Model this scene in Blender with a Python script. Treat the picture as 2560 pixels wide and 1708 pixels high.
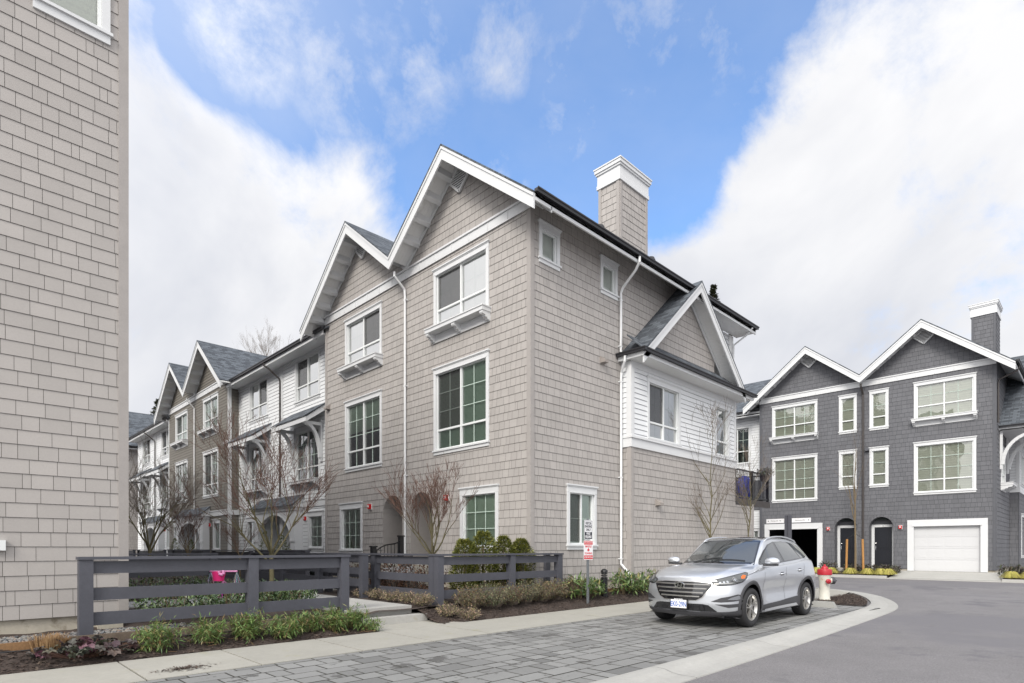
import bpy, bmesh, math, random
from mathutils import Vector, Matrix
from mathutils.bvhtree import BVHTree
random.seed(7)
scene = bpy.context.scene
for o in list(bpy.data.objects): bpy.data.objects.remove(o)
R = math.radians
col = scene.collection
# ---------------------------------------------------------------- camera
cam = bpy.data.cameras.new('camera'); cob = bpy.data.objects.new('camera', cam); col.objects.link(cob)
cob.location = (0, 0, 1.385)
cob.rotation_euler = (R(90), 0, -math.atan2(.7011, .7131))
cam.sensor_width = 36; cam.lens = 20.53; cam.shift_y = .2023; cam.clip_end = 2000; cam.clip_start = .05
scene.camera = cob
# ---------------------------------------------------------------- world
SUN_EL, SUN_AZ = 38, (-.93, -.36)      # azimuth as a direction towards the sun
w = bpy.data.worlds.new('World'); scene.world = w; w.use_nodes = True
nt = w.node_tree; nt.nodes.clear()
def N(t, nt=None, **k):
    n = (nt or globals()['nt']).nodes.new(t)
    for a, b in k.items(): setattr(n, a, b)
    return n
def math_n(nt, op, a, b=None, c=None, clamp=False):
    n = nt.nodes.new('ShaderNodeMath'); n.operation = op; n.use_clamp = clamp
    for i, v in enumerate((a, b, c)):
        if v is None: continue
        if isinstance(v, (int, float)): n.inputs[i].default_value = v
        else: nt.links.new(v, n.inputs[i])
    return n.outputs[0]
L = nt.links.new
tc = N('ShaderNodeTexCoord'); nrm = N('ShaderNodeVectorMath', operation='NORMALIZE'); L(tc.outputs['Generated'], nrm.inputs[0])
DIR = nrm.outputs[0]
sky = N('ShaderNodeTexSky'); sky.sky_type = 'NISHITA'; sky.sun_disc = False
sky.sun_elevation = R(SUN_EL); sky.sun_rotation = math.atan2(SUN_AZ[0], SUN_AZ[1]); sky.air_density = 1.0; sky.dust_density = .3; sky.ozone_density = 2.5
def pdir(px, py):
    t = (px-1280)/1460; v = Vector((t*.7131+.7011, -t*.7011+.7131, (1372-py)/1460)); v.normalize(); return v
def blob(px, py, r_in, r_out):
    d = N('ShaderNodeVectorMath', operation='DOT_PRODUCT'); L(DIR, d.inputs[0]); d.inputs[1].default_value = pdir(px, py)
    m = N('ShaderNodeMapRange', interpolation_type='SMOOTHSTEP'); L(d.outputs['Value'], m.inputs['Value'])
    m.inputs['From Min'].default_value = math.cos(R(r_out)); m.inputs['From Max'].default_value = math.cos(R(r_in))
    return m.outputs[0]
def noise(scale, detail, rough, vec, dist=0):
    n = N('ShaderNodeTexNoise'); n.inputs['Scale'].default_value = scale; n.inputs['Detail'].default_value = detail
    n.inputs['Roughness'].default_value = rough; n.inputs['Distortion'].default_value = dist; L(vec, n.inputs['Vector']); return n.outputs['Fac']
sep = N('ShaderNodeSeparateXYZ'); L(DIR, sep.inputs[0])
zc = math_n(nt, 'MAXIMUM', sep.outputs[2], 0.0); zc = math_n(nt, 'ADD', zc, .22)
flat = N('ShaderNodeCombineXYZ'); L(math_n(nt, 'DIVIDE', sep.outputs[0], zc), flat.inputs[0]); L(math_n(nt, 'DIVIDE', sep.outputs[1], zc), flat.inputs[1])
FV = flat.outputs[0]
blue = None
for b in [(1400, 260, 6, 17), (1130, 330, 3, 12), (760, 60, 2, 12), (1000, 120, 3, 12), (1700, 100, 3, 13), (1640, 430, 2, 8), (1250, -50, 5, 16), (1300, -900, 10, 40), (560, 110, 1, 6)]:
    v = blob(*b); blue = v if blue is None else math_n(nt, 'MAXIMUM', blue, v)
mp = N('ShaderNodeMapping'); mp.inputs['Location'].default_value = (3.1, 1.7, .4); L(DIR, mp.inputs['Vector']); DV = mp.outputs[0]
n1 = noise(3.4, 10, .64, DV, .3)
n1 = math_n(nt, 'MULTIPLY', math_n(nt, 'SUBTRACT', n1, .5), 2.5)
puff = None
for b in [(930, 110, 1, 9), (880, 30, 0, 6), (1250, 110, 0, 4.5), (1440, 190, 0, 4), (1550, 110, 0, 5), (1745, 70, 0, 6), (1190, 400, 0, 4), (620, 60, 0, 6), (1420, 330, 0, 3)]:
    v = blob(*b); puff = v if puff is None else math_n(nt, 'MAXIMUM', puff, v)
np_ = noise(7.5, 9, .66, DV, .15)
cl = math_n(nt, 'SUBTRACT', 1.12, blue)
cl = math_n(nt, 'ADD', cl, n1)
mr = N('ShaderNodeMapRange', interpolation_type='SMOOTHSTEP'); L(cl, mr.inputs['Value']); mr.inputs['From Min'].default_value = .20; mr.inputs['From Max'].default_value = .92
pf = math_n(nt, 'MULTIPLY', puff, math_n(nt, 'MULTIPLY', math_n(nt, 'SUBTRACT', np_, .45, clamp=True), 3.0, clamp=True), clamp=True)
thin = math_n(nt, 'MULTIPLY', math_n(nt, 'SUBTRACT', noise(2.0, 6, .6, DV, .3), .35, clamp=True), .55, clamp=True)
mask = math_n(nt, 'MAXIMUM', mr.outputs[0], pf, clamp=True); mask = math_n(nt, 'MAXIMUM', mask, thin, clamp=True)
n3 = noise(1.9, 6, .55, DV, .4)
cr = N('ShaderNodeValToRGB'); L(n3, cr.inputs[0])
cr.color_ramp.elements[0].position = .36; cr.color_ramp.elements[0].color = (.60, .63, .71, 1)
cr.color_ramp.elements[1].position = .66; cr.color_ramp.elements[1].color = (.97, .97, .985, 1)
SKY_S = .15
bg1 = N('ShaderNodeBackground')
tint = N('ShaderNodeMix', data_type='RGBA', blend_type='MULTIPLY'); tint.inputs[0].default_value = 1.0; L(sky.outputs[0], tint.inputs[6]); tint.inputs[7].default_value = (.93, 1.18, 1.38, 1)
L(tint.outputs[2], bg1.inputs[0]); bg1.inputs[1].default_value = SKY_S
bg2 = N('ShaderNodeBackground'); L(cr.outputs[0], bg2.inputs[0]); bg2.inputs[1].default_value = .73
mx = N('ShaderNodeMixShader'); L(mask, mx.inputs[0]); L(bg1.outputs[0], mx.inputs[1]); L(bg2.outputs[0], mx.inputs[2])
# glow added round the sun, behind the camera, as unseen fill light
sd = Vector((SUN_AZ[0], SUN_AZ[1], 0)).normalized() * math.cos(R(SUN_EL)); sd.z = math.sin(R(SUN_EL))
d = N('ShaderNodeVectorMath', operation='DOT_PRODUCT'); L(DIR, d.inputs[0]); d.inputs[1].default_value = sd
m = N('ShaderNodeMapRange', interpolation_type='SMOOTHSTEP'); L(d.outputs['Value'], m.inputs['Value']); m.inputs['From Min'].default_value = -.35; m.inputs['From Max'].default_value = 1.0
glow = math_n(nt, 'MULTIPLY', m.outputs[0], .82)
bg3 = N('ShaderNodeBackground'); bg3.inputs[0].default_value = (1, .975, .94, 1); L(glow, bg3.inputs[1])
ad = N('ShaderNodeAddShader'); L(mx.outputs[0], ad.inputs[0]); L(bg3.outputs[0], ad.inputs[1])
wo = N('ShaderNodeOutputWorld'); L(ad.outputs[0], wo.inputs[0])
# ---------------------------------------------------------------- sun
sl = bpy.data.lights.new('sun', 'SUN'); sl.energy = 2.0; sl.angle = R(20); sl.color = (1, .95, .87)
so = bpy.data.objects.new('sun', sl); col.objects.link(so); so.location = (-20, -10, 30)
so.rotation_euler = (-sd).to_track_quat('-Z', 'Y').to_euler()
scene.view_settings.view_transform = 'Standard'; scene.view_settings.look = 'None'; scene.view_settings.exposure = 0.48; scene.view_settings.gamma = 1
# ---------------------------------------------------------------- helpers
class MB:
    """collects faces, builds ONE mesh object"""
    def __init__(s): s.v = []; s.f = []; s.m = []
    def face(s, pts, m=0):
        n = len(s.v); s.v += [tuple(p) for p in pts]; s.f.append(tuple(range(n, n+len(pts)))); s.m.append(m)
    def grid(s, rows, m=0, closed=False):
        n = len(s.v); k = len(rows[0])
        for r in rows: s.v += [tuple(p) for p in r]
        for i in range(len(rows)-1):
            for j in range(k if closed else k-1):
                a = n+i*k+j; b = n+i*k+(j+1) % k; s.f.append((a, b, b+k, a+k)); s.m.append(m)
    def hexa(s, p, m=0):
        n = len(s.v); s.v += [tuple(q) for q in p]
        for f in ((0, 3, 2, 1), (4, 5, 6, 7), (0, 1, 5, 4), (1, 2, 6, 5), (2, 3, 7, 6), (3, 0, 4, 7)):
            s.f.append(tuple(n+i for i in f)); s.m.append(m)
    def box(s, x0, x1, y0, y1, z0, z1, m=0):
        s.hexa([(x0, y0, z0), (x1, y0, z0), (x1, y1, z0), (x0, y1, z0), (x0, y0, z1), (x1, y0, z1), (x1, y1, z1), (x0, y1, z1)], m)
    def bar(s, a, b, w, h, m=0, up=(0, 0, 1)):
        a = Vector(a); b = Vector(b); d = (b-a).normalized(); u = Vector(up)
        if abs(d.dot(u)) > .98: u = Vector((1, 0, 0))
        sx = d.cross(u).normalized()*w/2; sy = sx.cross(d).normalized()*h/2
        s.hexa([a-sx-sy, a+sx-sy, b+sx-sy, b-sx-sy, a-sx+sy, a+sx+sy, b+sx+sy, b-sx+sy], m)
    def tube(s, pts, rad, n=8, m=0, cap=True):
        pts = [Vector(p) for p in pts]
        if isinstance(rad, (int, float)): rad = [rad]*len(pts)
        base = len(s.v); up = None
        for i, p in enumerate(pts):
            d = (pts[min(i+1, len(pts)-1)]-pts[max(i-1, 0)])
            if d.length < 1e-9: d = Vector((0, 0, 1))
            d.normalize()
            if up is None: up = Vector((0, 0, 1)) if abs(d.z) < .9 else Vector((1, 0, 0))
            x = d.cross(up)
            if x.length < 1e-5: x = d.cross(Vector((.3, .9, .1)))
            x.normalize(); y = d.cross(x).normalized(); up = -y if False else up
            for k in range(n):
                a = 2*math.pi*k/n; q = p+(x*math.cos(a)+y*math.sin(a))*rad[i]; s.v.append(tuple(q))
        for i in range(len(pts)-1):
            for k in range(n):
                a = base+i*n+k; b = base+i*n+(k+1) % n; s.f.append((a, b, b+n, a+n)); s.m.append(m)
        if cap:
            s.f.append(tuple(base+k for k in range(n))[::-1]); s.m.append(m)
            e = base+(len(pts)-1)*n; s.f.append(tuple(e+k for k in range(n))); s.m.append(m)
    def lathe(s, prof, c=(0, 0, 0), n=24, m=0, axis='z'):
        rows = []
        for r, h in prof:
            row = []
            for k in range(n):
                a = 2*math.pi*k/n; x, y = r*math.cos(a), r*math.sin(a)
                if axis == 'z': p = (c[0]+x, c[1]+y, c[2]+h)
                elif axis == 'y': p = (c[0]+x, c[1]+h, c[2]+y)
                else: p = (c[0]+h, c[1]+x, c[2]+y)
                row.append(p)
            rows.append(row)
        s.grid(rows, m, closed=True)
    def ball(s, c, r, n=10, m=0):
        if isinstance(r, (int, float)): r = (r, r, r)
        rows = []
        for i in range(n+1):
            th = math.pi*i/n
            rows.append([(c[0]+r[0]*math.sin(th)*math.cos(2*math.pi*k/(2*n)), c[1]+r[1]*math.sin(th)*math.sin(2*math.pi*k/(2*n)), c[2]-r[2]*math.cos(th)) for k in range(2*n)])
        s.grid(rows, m, closed=True)
    def poly_prism(s, pts, a, b, fn, m=0, side=True):
        """pts 2-D outline, fn(p,d) gives the point at depth d; prism from depth a to b"""
        s.face([fn(p, b) for p in pts], m); s.face([fn(p, a) for p in pts][::-1], m)
        if side:
            for i in range(len(pts)):
                p, q = pts[i], pts[(i+1) % len(pts)]; s.face([fn(p, a), fn(q, a), fn(q, b), fn(p, b)], m)
    def build(s, name, mats, parent=None, smooth=False, origin=None):
        me = bpy.data.meshes.new(name)
        o3 = Vector(origin) if origin else (wloc(parent) if parent else Vector((0, 0, 0)))
        me.from_pydata([(a-o3.x, b-o3.y, c-o3.z) for a, b, c in s.v], [], s.f)
        if not isinstance(mats, (list, tuple)): mats = [mats]
        for q in mats: me.materials.append(q)
        me.polygons.foreach_set('material_index', s.m)
        if smooth: me.polygons.foreach_set('use_smooth', [True]*len(s.f))
        me.update()
        ob = bpy.data.objects.new(name, me); col.objects.link(ob)
        if parent: ob.parent = parent
        elif origin: ob.location = origin
        return ob
def wloc(o):
    v = Vector((0, 0, 0))
    while o: v += o.location; o = o.parent
    return v
def thing(name, label, cat, loc, group=None, rz=0):
    o = bpy.data.objects.new(name, None); col.objects.link(o); o.location = loc; o.rotation_euler.z = rz; o.empty_display_size = .3
    tag(o, label, cat, group); return o
def tag(o, label=None, cat=None, group=None, kind=None):
    if label: o['label'] = label
    if cat: o['category'] = cat
    if group: o['group'] = group
    if kind: o['kind'] = kind
    return o
def copy_tree(o, parent=None):
    c = o.copy(); col.objects.link(c)
    if parent: c.parent = parent; c.matrix_parent_inverse = o.matrix_parent_inverse
    for ch in [x for x in bpy.data.objects if x.parent == o and x is not c]: copy_tree(ch, c)
    return c
def autosmooth(o, ang=35):
    bpy.context.view_layer.update()
    me = o.data; bm = bmesh.new(); bm.from_mesh(me); bmesh.ops.remove_doubles(bm, verts=bm.verts, dist=1e-4)
    for e in bm.edges: e.smooth = len(e.link_faces) == 2 and e.calc_face_angle(0) < R(ang)
    for f in bm.faces: f.smooth = True
    bmesh.ops.recalc_face_normals(bm, faces=bm.faces); bm.to_mesh(me); bm.free()
# ---------------------------------------------------------------- materials
def mat(name, c, rough=.6, var=None, bump=None, noise_c=None, metal=0, coat=0, spec=.5, stain=None, coord='Object'):
    """c base colour; var=(colour list) random per island; noise_c=(scale, amount); bump=(scale, strength); stain=(scale, colour, lo, hi)"""
    m = bpy.data.materials.new(name); m.use_nodes = True; t = m.node_tree; b = t.nodes['Principled BSDF']
    b.inputs['Base Color'].default_value = (*c, 1); b.inputs['Roughness'].default_value = rough
    b.inputs['Metallic'].default_value = metal; b.inputs['Coat Weight'].default_value = coat; b.inputs['Coat Roughness'].default_value = .06
    b.inputs['Specular IOR Level'].default_value = spec
    tcn = t.nodes.new('ShaderNodeTexCoord'); out = None
    if var:
        g = t.nodes.new('ShaderNodeNewGeometry'); r = t.nodes.new('ShaderNodeValToRGB'); t.links.new(g.outputs['Random Per Island'], r.inputs[0])
        e = r.color_ramp.elements; n = len(var)
        e[0].position = 0; e[0].color = (*var[0], 1); e[1].position = 1; e[1].color = (*var[-1], 1)
        for i in range(1, n-1):
            q = e.new(i/(n-1)); q.color = (*var[i], 1)
        out = r.outputs[0]
    def nz(scale, detail=5):
        q = t.nodes.new('ShaderNodeTexNoise'); q.inputs['Scale'].default_value = scale; q.inputs['Detail'].default_value = detail; q.inputs['Roughness'].default_value = .65
        t.links.new(tcn.outputs[coord], q.inputs['Vector']); return q.outputs['Fac']
    if noise_c:
        specs = noise_c if isinstance(noise_c[0], (list, tuple)) else [noise_c]
        for scale, amt in specs:
            q = t.nodes.new('ShaderNodeMapRange'); t.links.new(nz(scale), q.inputs['Value']); q.inputs['From Min'].default_value = .25; q.inputs['From Max'].default_value = .75
            q.inputs['To Min'].default_value = 1-amt; q.inputs['To Max'].default_value = 1+amt
            x = t.nodes.new('ShaderNodeVectorMath'); x.operation = 'SCALE'
            if out is None: x.inputs[0].default_value = c
            else: t.links.new(out, x.inputs[0])
            t.links.new(q.outputs[0], x.inputs['Scale']); out = x.outputs[0]
    if stain:
        for scale, sc, lo, hi in (stain if isinstance(stain[0], (list, tuple)) else [stain]):
            q = t.nodes.new('ShaderNodeMapRange'); t.links.new(nz(scale, 6), q.inputs['Value']); q.inputs['From Min'].default_value = lo; q.inputs['From Max'].default_value = hi
            x = t.nodes.new('ShaderNodeMix'); x.data_type = 'RGBA'; t.links.new(q.outputs[0], x.inputs[0])
            if out is None: x.inputs[6].default_value = (*c, 1)
            else: t.links.new(out, x.inputs[6])
            x.inputs[7].default_value = (*sc, 1); out = x.outputs[2]
    if out is not None: t.links.new(out, b.inputs['Base Color'])
    if bump:
        for i, (scale, st) in enumerate(bump if isinstance(bump[0], (list, tuple)) else [bump]):
            q = t.nodes.new('ShaderNodeBump'); q.inputs['Strength'].default_value = st; q.inputs['Distance'].default_value = .01
            t.links.new(nz(scale, 8), q.inputs['Height'])
            if i: t.links.new(prev.outputs[0], q.inputs['Normal'])
            t.links.new(q.outputs[0], b.inputs['Normal']); prev = q
    return m
def scaled(c, *k): return [tuple(x*q for x in c) for q in k]
M = {}
TAN = (.380, .357, .340); DRK = (.118, .12, .132); BRN = (.165, .152, .132)
M['shingle_tan'] = mat('tan_shingle', TAN, .75, var=scaled(TAN, .93, 1, 1.05), noise_c=[(.35, .06), (1.7, .04), (60, .05)], bump=(90, .1))
M['gap_tan'] = mat('tan_shingle_gap_shade', (.10, .088, .08), .9)  # gap backings: shade between shingles and boards put into a dark colour
M['trim_tan'] = mat('tan_trim', (.335, .312, .298), .65, noise_c=[(3, .08), (50, .06)])
M['shingle_dark'] = mat('charcoal_shingle', DRK, .7, var=scaled(DRK, .9, 1, 1.08), noise_c=[(.5, .08), (60, .06)], bump=(90, .1))
M['gap_dark'] = mat('charcoal_shingle_gap_shade', (.028, .028, .033), .9)
M['trim_dark'] = mat('charcoal_trim', (.085, .088, .1), .6, noise_c=(4, .08))
M['lap_brown'] = mat('brown_lap', BRN, .7, var=scaled(BRN, .93, 1, 1.05), noise_c=[(.8, .06), (60, .05)])
M['gap_brown'] = mat('brown_lap_gap_shade', (.05, .045, .04), .9)
WH = (.70, .715, .73)
M['lap_white'] = mat('white_lap', WH, .6, var=scaled(WH, .96, 1, 1.02), noise_c=[(.8, .04)])
M['gap_white'] = mat('white_lap_gap_shade', (.13, .13, .14), .9)  # dark colour paints the shade line under each white board
M['white'] = mat('white_trim', (.64, .65, .66), .5, noise_c=[(1.5, .03), (40, .02)])
M['white2'] = mat('white_vinyl', (.72, .74, .74), .4)
M['soffit'] = None
M['gutter'] = mat('black_gutter', (.022, .022, .026), .4)
M['muntin'] = mat('pale_muntin', (.50, .60, .54), .5)
M['pipe_white'] = mat('white_pipe', (.72, .73, .74), .4)
M['pipe_brown'] = mat('brown_pipe', (.045, .038, .036), .45)
M['found'] = mat('foundation_concrete', (.42, .385, .32), .9, noise_c=[(2, .12), (20, .1)], stain=(3.1, (.2, .17, .12), .58, .72), bump=[(30, .3), (150, .3)])
M['concrete'] = mat('pavement_concrete', (.335, .325, .29), .85, var=scaled((.335, .325, .29), .94, 1, 1.05), noise_c=[(1.2, .09), (14, .06), (120, .08)], stain=[(2.3, (.30, .29, .2), .60, .78), (5, (.16, .12, .08), .70, .76)], bump=(160, .2))
M['concrete2'] = mat('curb_concrete', (.37, .365, .345), .85, var=scaled((.37, .365, .345), .95, 1, 1.04), noise_c=[(1.5, .08), (18, .07), (130, .08)], stain=[(3, (.3, .27, .2), .62, .8)], bump=(120, .3))
M['asphalt'] = mat('asphalt', (.175, .168, .172), .85, noise_c=[(.25, .14), (1.6, .08), (9, .07), (40, .3), (130, .5)], stain=[(.35, (.13, .125, .135), .56, .60), (.12, (.15, .145, .155), .5, .56), (2.6, (.145, .14, .145), .60, .66), (30, (.22, .215, .215), .64, .70)], bump=(220, .5))
M['paver'] = mat('paver_stone', (.22, .22, .215), .65, var=scaled((.22, .22, .215), .66, .86, .95, 1.0, 1.06, 1.14), noise_c=[(.5, .12), (90, .1)], stain=[(1.7, (.10, .098, .094), .60, .62), (6, (.12, .117, .11), .66, .68)], bump=(150, .25))
M['joint'] = mat('paver_joint_sand', (.045, .045, .04), .95)
M['soil'] = mat('garden_soil', (.05, .036, .03), .95, noise_c=[(3, .3), (60, .5)], bump=[(18, .8), (70, .9)])
M['chips'] = mat('bark_chip', (.1, .06, .04), .9, var=[(.025, .017, .014), (.055, .035, .028), (.09, .06, .045), (.035, .026, .022), (.17, .13, .1)])
M['fence'] = mat('slate_grey_paint', (.068, .070, .086), .6, noise_c=[(2, .14), (14, .08), (50, .06)], bump=(40, .12))
M['black'] = mat('black_metal', (.012, .012, .014), .35)
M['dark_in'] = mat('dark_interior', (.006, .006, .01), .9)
M['grey_box'] = mat('taupe_plastic', (.30, .27, .25), .5)
M['red'] = mat('red_alarm', (.55, .012, .015), .35)
M['wood'] = mat('cedar_board', (.23, .13, .06), .8, noise_c=[(5, .2), (40, .2)], bump=(30, .3))
M['wood_dark'] = mat('weathered_board', (.13, .1, .075), .85, noise_c=[(5, .25), (40, .2)])
M['pebble'] = mat('pebble', (.3, .3, .3), .6, var=[(.07, .08, .09), (.2, .2, .2), (.3, .27, .23), (.11, .13, .15), (.24, .17, .13)])
def soffit_mat():
    m = mat('soffit_panel', (.74, .745, .74), .55); t = m.node_tree; b = t.nodes['Principled BSDF']
    tc = t.nodes.new('ShaderNodeTexCoord'); w = t.nodes.new('ShaderNodeTexWave'); w.wave_type = 'BANDS'; w.bands_direction = 'X'; w.wave_profile = 'SAW'
    w.inputs['Scale'].default_value = 3.2; t.links.new(tc.outputs['Object'], w.inputs['Vector'])
    q = t.nodes.new('ShaderNodeBump'); q.inputs['Strength'].default_value = .8; q.inputs['Distance'].default_value = .02
    t.links.new(w.outputs['Fac'], q.inputs['Height']); t.links.new(q.outputs[0], b.inputs['Normal'])
    return m
M['soffit'] = soffit_mat()
def roof_mat():
    m = mat('asphalt_shingle', (.09, .1, .115), .9); t = m.node_tree; b = t.nodes['Principled BSDF']
    tc = t.nodes.new('ShaderNodeTexCoord'); br = t.nodes.new('ShaderNodeTexBrick'); t.links.new(tc.outputs['UV'], br.inputs['Vector'])
    br.inputs['Scale'].default_value = 1; br.inputs['Brick Width'].default_value = .27; br.inputs['Row Height'].default_value = .14; br.inputs['Mortar Size'].default_value = .006
    br.inputs['Color1'].default_value = (.05, .058, .07, 1); br.inputs['Color2'].default_value = (.13, .148, .17, 1); br.inputs['Mortar'].default_value = (.02, .022, .027, 1)
    br.offset = .37; br.inputs['Bias'].default_value = -.1
    n = t.nodes.new('ShaderNodeTexNoise'); n.inputs['Scale'].default_value = 60; t.links.new(tc.outputs['UV'], n.inputs['Vector'])
    x = t.nodes.new('ShaderNodeMix'); x.data_type = 'RGBA'; x.blend_type = 'OVERLAY'; x.inputs[0].default_value = .5; t.links.new(br.outputs['Color'], x.inputs[6]); t.links.new(n.outputs['Fac'], x.inputs[7])
    t.links.new(x.outputs[2], b.inputs['Base Color'])
    q = t.nodes.new('ShaderNodeBump'); q.inputs['Strength'].default_value = .6; q.inputs['Distance'].default_value = .02; t.links.new(br.outputs['Color'], q.inputs['Height']); t.links.new(q.outputs[0], b.inputs['Normal'])
    return m
M['roof'] = roof_mat()
def glass_mat(name, tint, base, rough=.02, wob=.12):
    m = bpy.data.materials.new(name); m.use_nodes = True; t = m.node_tree; t.nodes.clear()
    tc = t.nodes.new('ShaderNodeTexCoord'); n = t.nodes.new('ShaderNodeTexNoise'); n.inputs['Scale'].default_value = 1.6; n.inputs['Detail'].default_value = 1; t.links.new(tc.outputs['Object'], n.inputs['Vector'])
    bp = t.nodes.new('ShaderNodeBump'); bp.inputs['Strength'].default_value = wob; bp.inputs['Distance'].default_value = .05; t.links.new(n.outputs['Fac'], bp.inputs['Height'])
    g = t.nodes.new('ShaderNodeBsdfGlossy'); g.inputs['Roughness'].default_value = rough; t.links.new(bp.outputs[0], g.inputs['Normal'])
    tr = t.nodes.new('ShaderNodeBsdfTransparent'); tr.inputs[0].default_value = (*tint, 1)
    f = t.nodes.new('ShaderNodeFresnel'); f.inputs['IOR'].default_value = 1.5
    a = t.nodes.new('ShaderNodeMath'); a.operation = 'MULTIPLY_ADD'; a.use_clamp = True; t.links.new(f.outputs[0], a.inputs[0]); a.inputs[1].default_value = 1.6; a.inputs[2].default_value = base
    mx = t.nodes.new('ShaderNodeMixShader'); t.links.new(a.outputs[0], mx.inputs[0]); t.links.new(tr.outputs[0], mx.inputs[1]); t.links.new(g.outputs[0], mx.inputs[2])
    o = t.nodes.new('ShaderNodeOutputMaterial'); t.links.new(mx.outputs[0], o.inputs[0]); return m
M['glass'] = glass_mat('window_glass', (.88, .96, .90), .14)
M['glass_hi'] = glass_mat('upper_window_glass', (.75, .85, .8), .45)
def blind_mat(name, c, c2, scale=26):
    m = mat(name, c, .6); t = m.node_tree; b = t.nodes['Principled BSDF']
    tc = t.nodes.new('ShaderNodeTexCoord'); w = t.nodes.new('ShaderNodeTexWave'); w.bands_direction = 'Z'; w.inputs['Scale'].default_value = scale/3.14; t.links.new(tc.outputs['Object'], w.inputs['Vector'])
    r = t.nodes.new('ShaderNodeValToRGB'); t.links.new(w.outputs['Fac'], r.inputs[0]); r.color_ramp.elements[0].color = (*c2, 1); r.color_ramp.elements[1].color = (*c, 1); r.color_ramp.elements[0].position = .1; r.color_ramp.elements[1].position = .5
    t.links.new(r.outputs[0], b.inputs['Base Color']); return m
M['blind'] = blind_mat('venetian_blind', (.64, .73, .64), (.27, .34, .29), 50)
M['blind_pale'] = blind_mat('pale_roller_blind', (.66, .64, .58), (.60, .58, .53), 9)
M['curtain'] = mat('pale_curtain', (.72, .68, .70), .8, noise_c=(3, .1))
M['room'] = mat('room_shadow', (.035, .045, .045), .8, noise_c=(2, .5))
M['foil'] = blind_mat('green_shade', (.36, .45, .38), (.2, .28, .23), 30)
# ================================================================ walls, siding, windows
class Wall:
    def __init__(s, o, U, Nn): s.o = Vector(o); s.U = Vector(U); s.N = Vector(Nn); s.holes = []
    def pt(s, u, z, d=0): 
        p = s.o+s.U*u+s.N*d; return (p.x, p.y, p.z+z)
    def box(s, mb, u0, u1, z0, z1, d0, d1, m=0):
        mb.hexa([s.pt(u0, z0, d0), s.pt(u1, z0, d0), s.pt(u1, z0, d1), s.pt(u0, z0, d1), s.pt(u0, z1, d0), s.pt(u1, z1, d0), s.pt(u1, z1, d1), s.pt(u0, z1, d1)], m)
def wallX(x): return Wall((x, 0, 0), (0, 1, 0), (-1, 0, 0))     # faces -X, u = world y
def wallY(y): return Wall((0, y, 0), (1, 0, 0), (0, -1, 0))     # faces -Y, u = world x
def wallXp(x): return Wall((x, 0, 0), (0, 1, 0), (1, 0, 0))
def sub_rects(r, holes):
    out = [r]
    for h in holes:
        nx = []
        for a in out:
            if h[0] >= a[1] or h[1] <= a[0] or h[2] >= a[3] or h[3] <= a[2]: nx.append(a); continue
            if h[2] > a[2]: nx.append((a[0], a[1], a[2], h[2]))
            if h[3] < a[3]: nx.append((a[0], a[1], h[3], a[3]))
            z0, z1 = max(a[2], h[2]), min(a[3], h[3])
            if h[0] > a[0]: nx.append((a[0], h[0], z0, z1))
            if h[1] < a[1]: nx.append((h[1], a[1], z0, z1))
        out = nx
    return [a for a in out if a[1]-a[0] > .002 and a[3]-a[2] > .002]
def clip_poly(sub, poly):
    """clip polygon sub by convex polygon poly (ccw)"""
    out = sub; n = len(poly)
    for i in range(n):
        a, b = poly[i], poly[(i+1) % n]; inp = out; out = []
        if not inp: return []
        def side(p): return (b[0]-a[0])*(p[1]-a[1])-(b[1]-a[1])*(p[0]-a[0])
        for j in range(len(inp)):
            p, q = inp[j], inp[(j+1) % len(inp)]; sp, sq = side(p), side(q)
            if sp >= -1e-9: out.append(p)
            if (sp > 1e-9 and sq < -1e-9) or (sp < -1e-9 and sq > 1e-9):
                t = sp/(sp-sq); out.append((p[0]+(q[0]-p[0])*t, p[1]+(q[1]-p[1])*t))
    return out
def ccw(poly):
    a = sum(poly[i][0]*poly[(i+1) % len(poly)][1]-poly[(i+1) % len(poly)][0]*poly[i][1] for i in range(len(poly)))
    return poly if a > 0 else poly[::-1]
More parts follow.
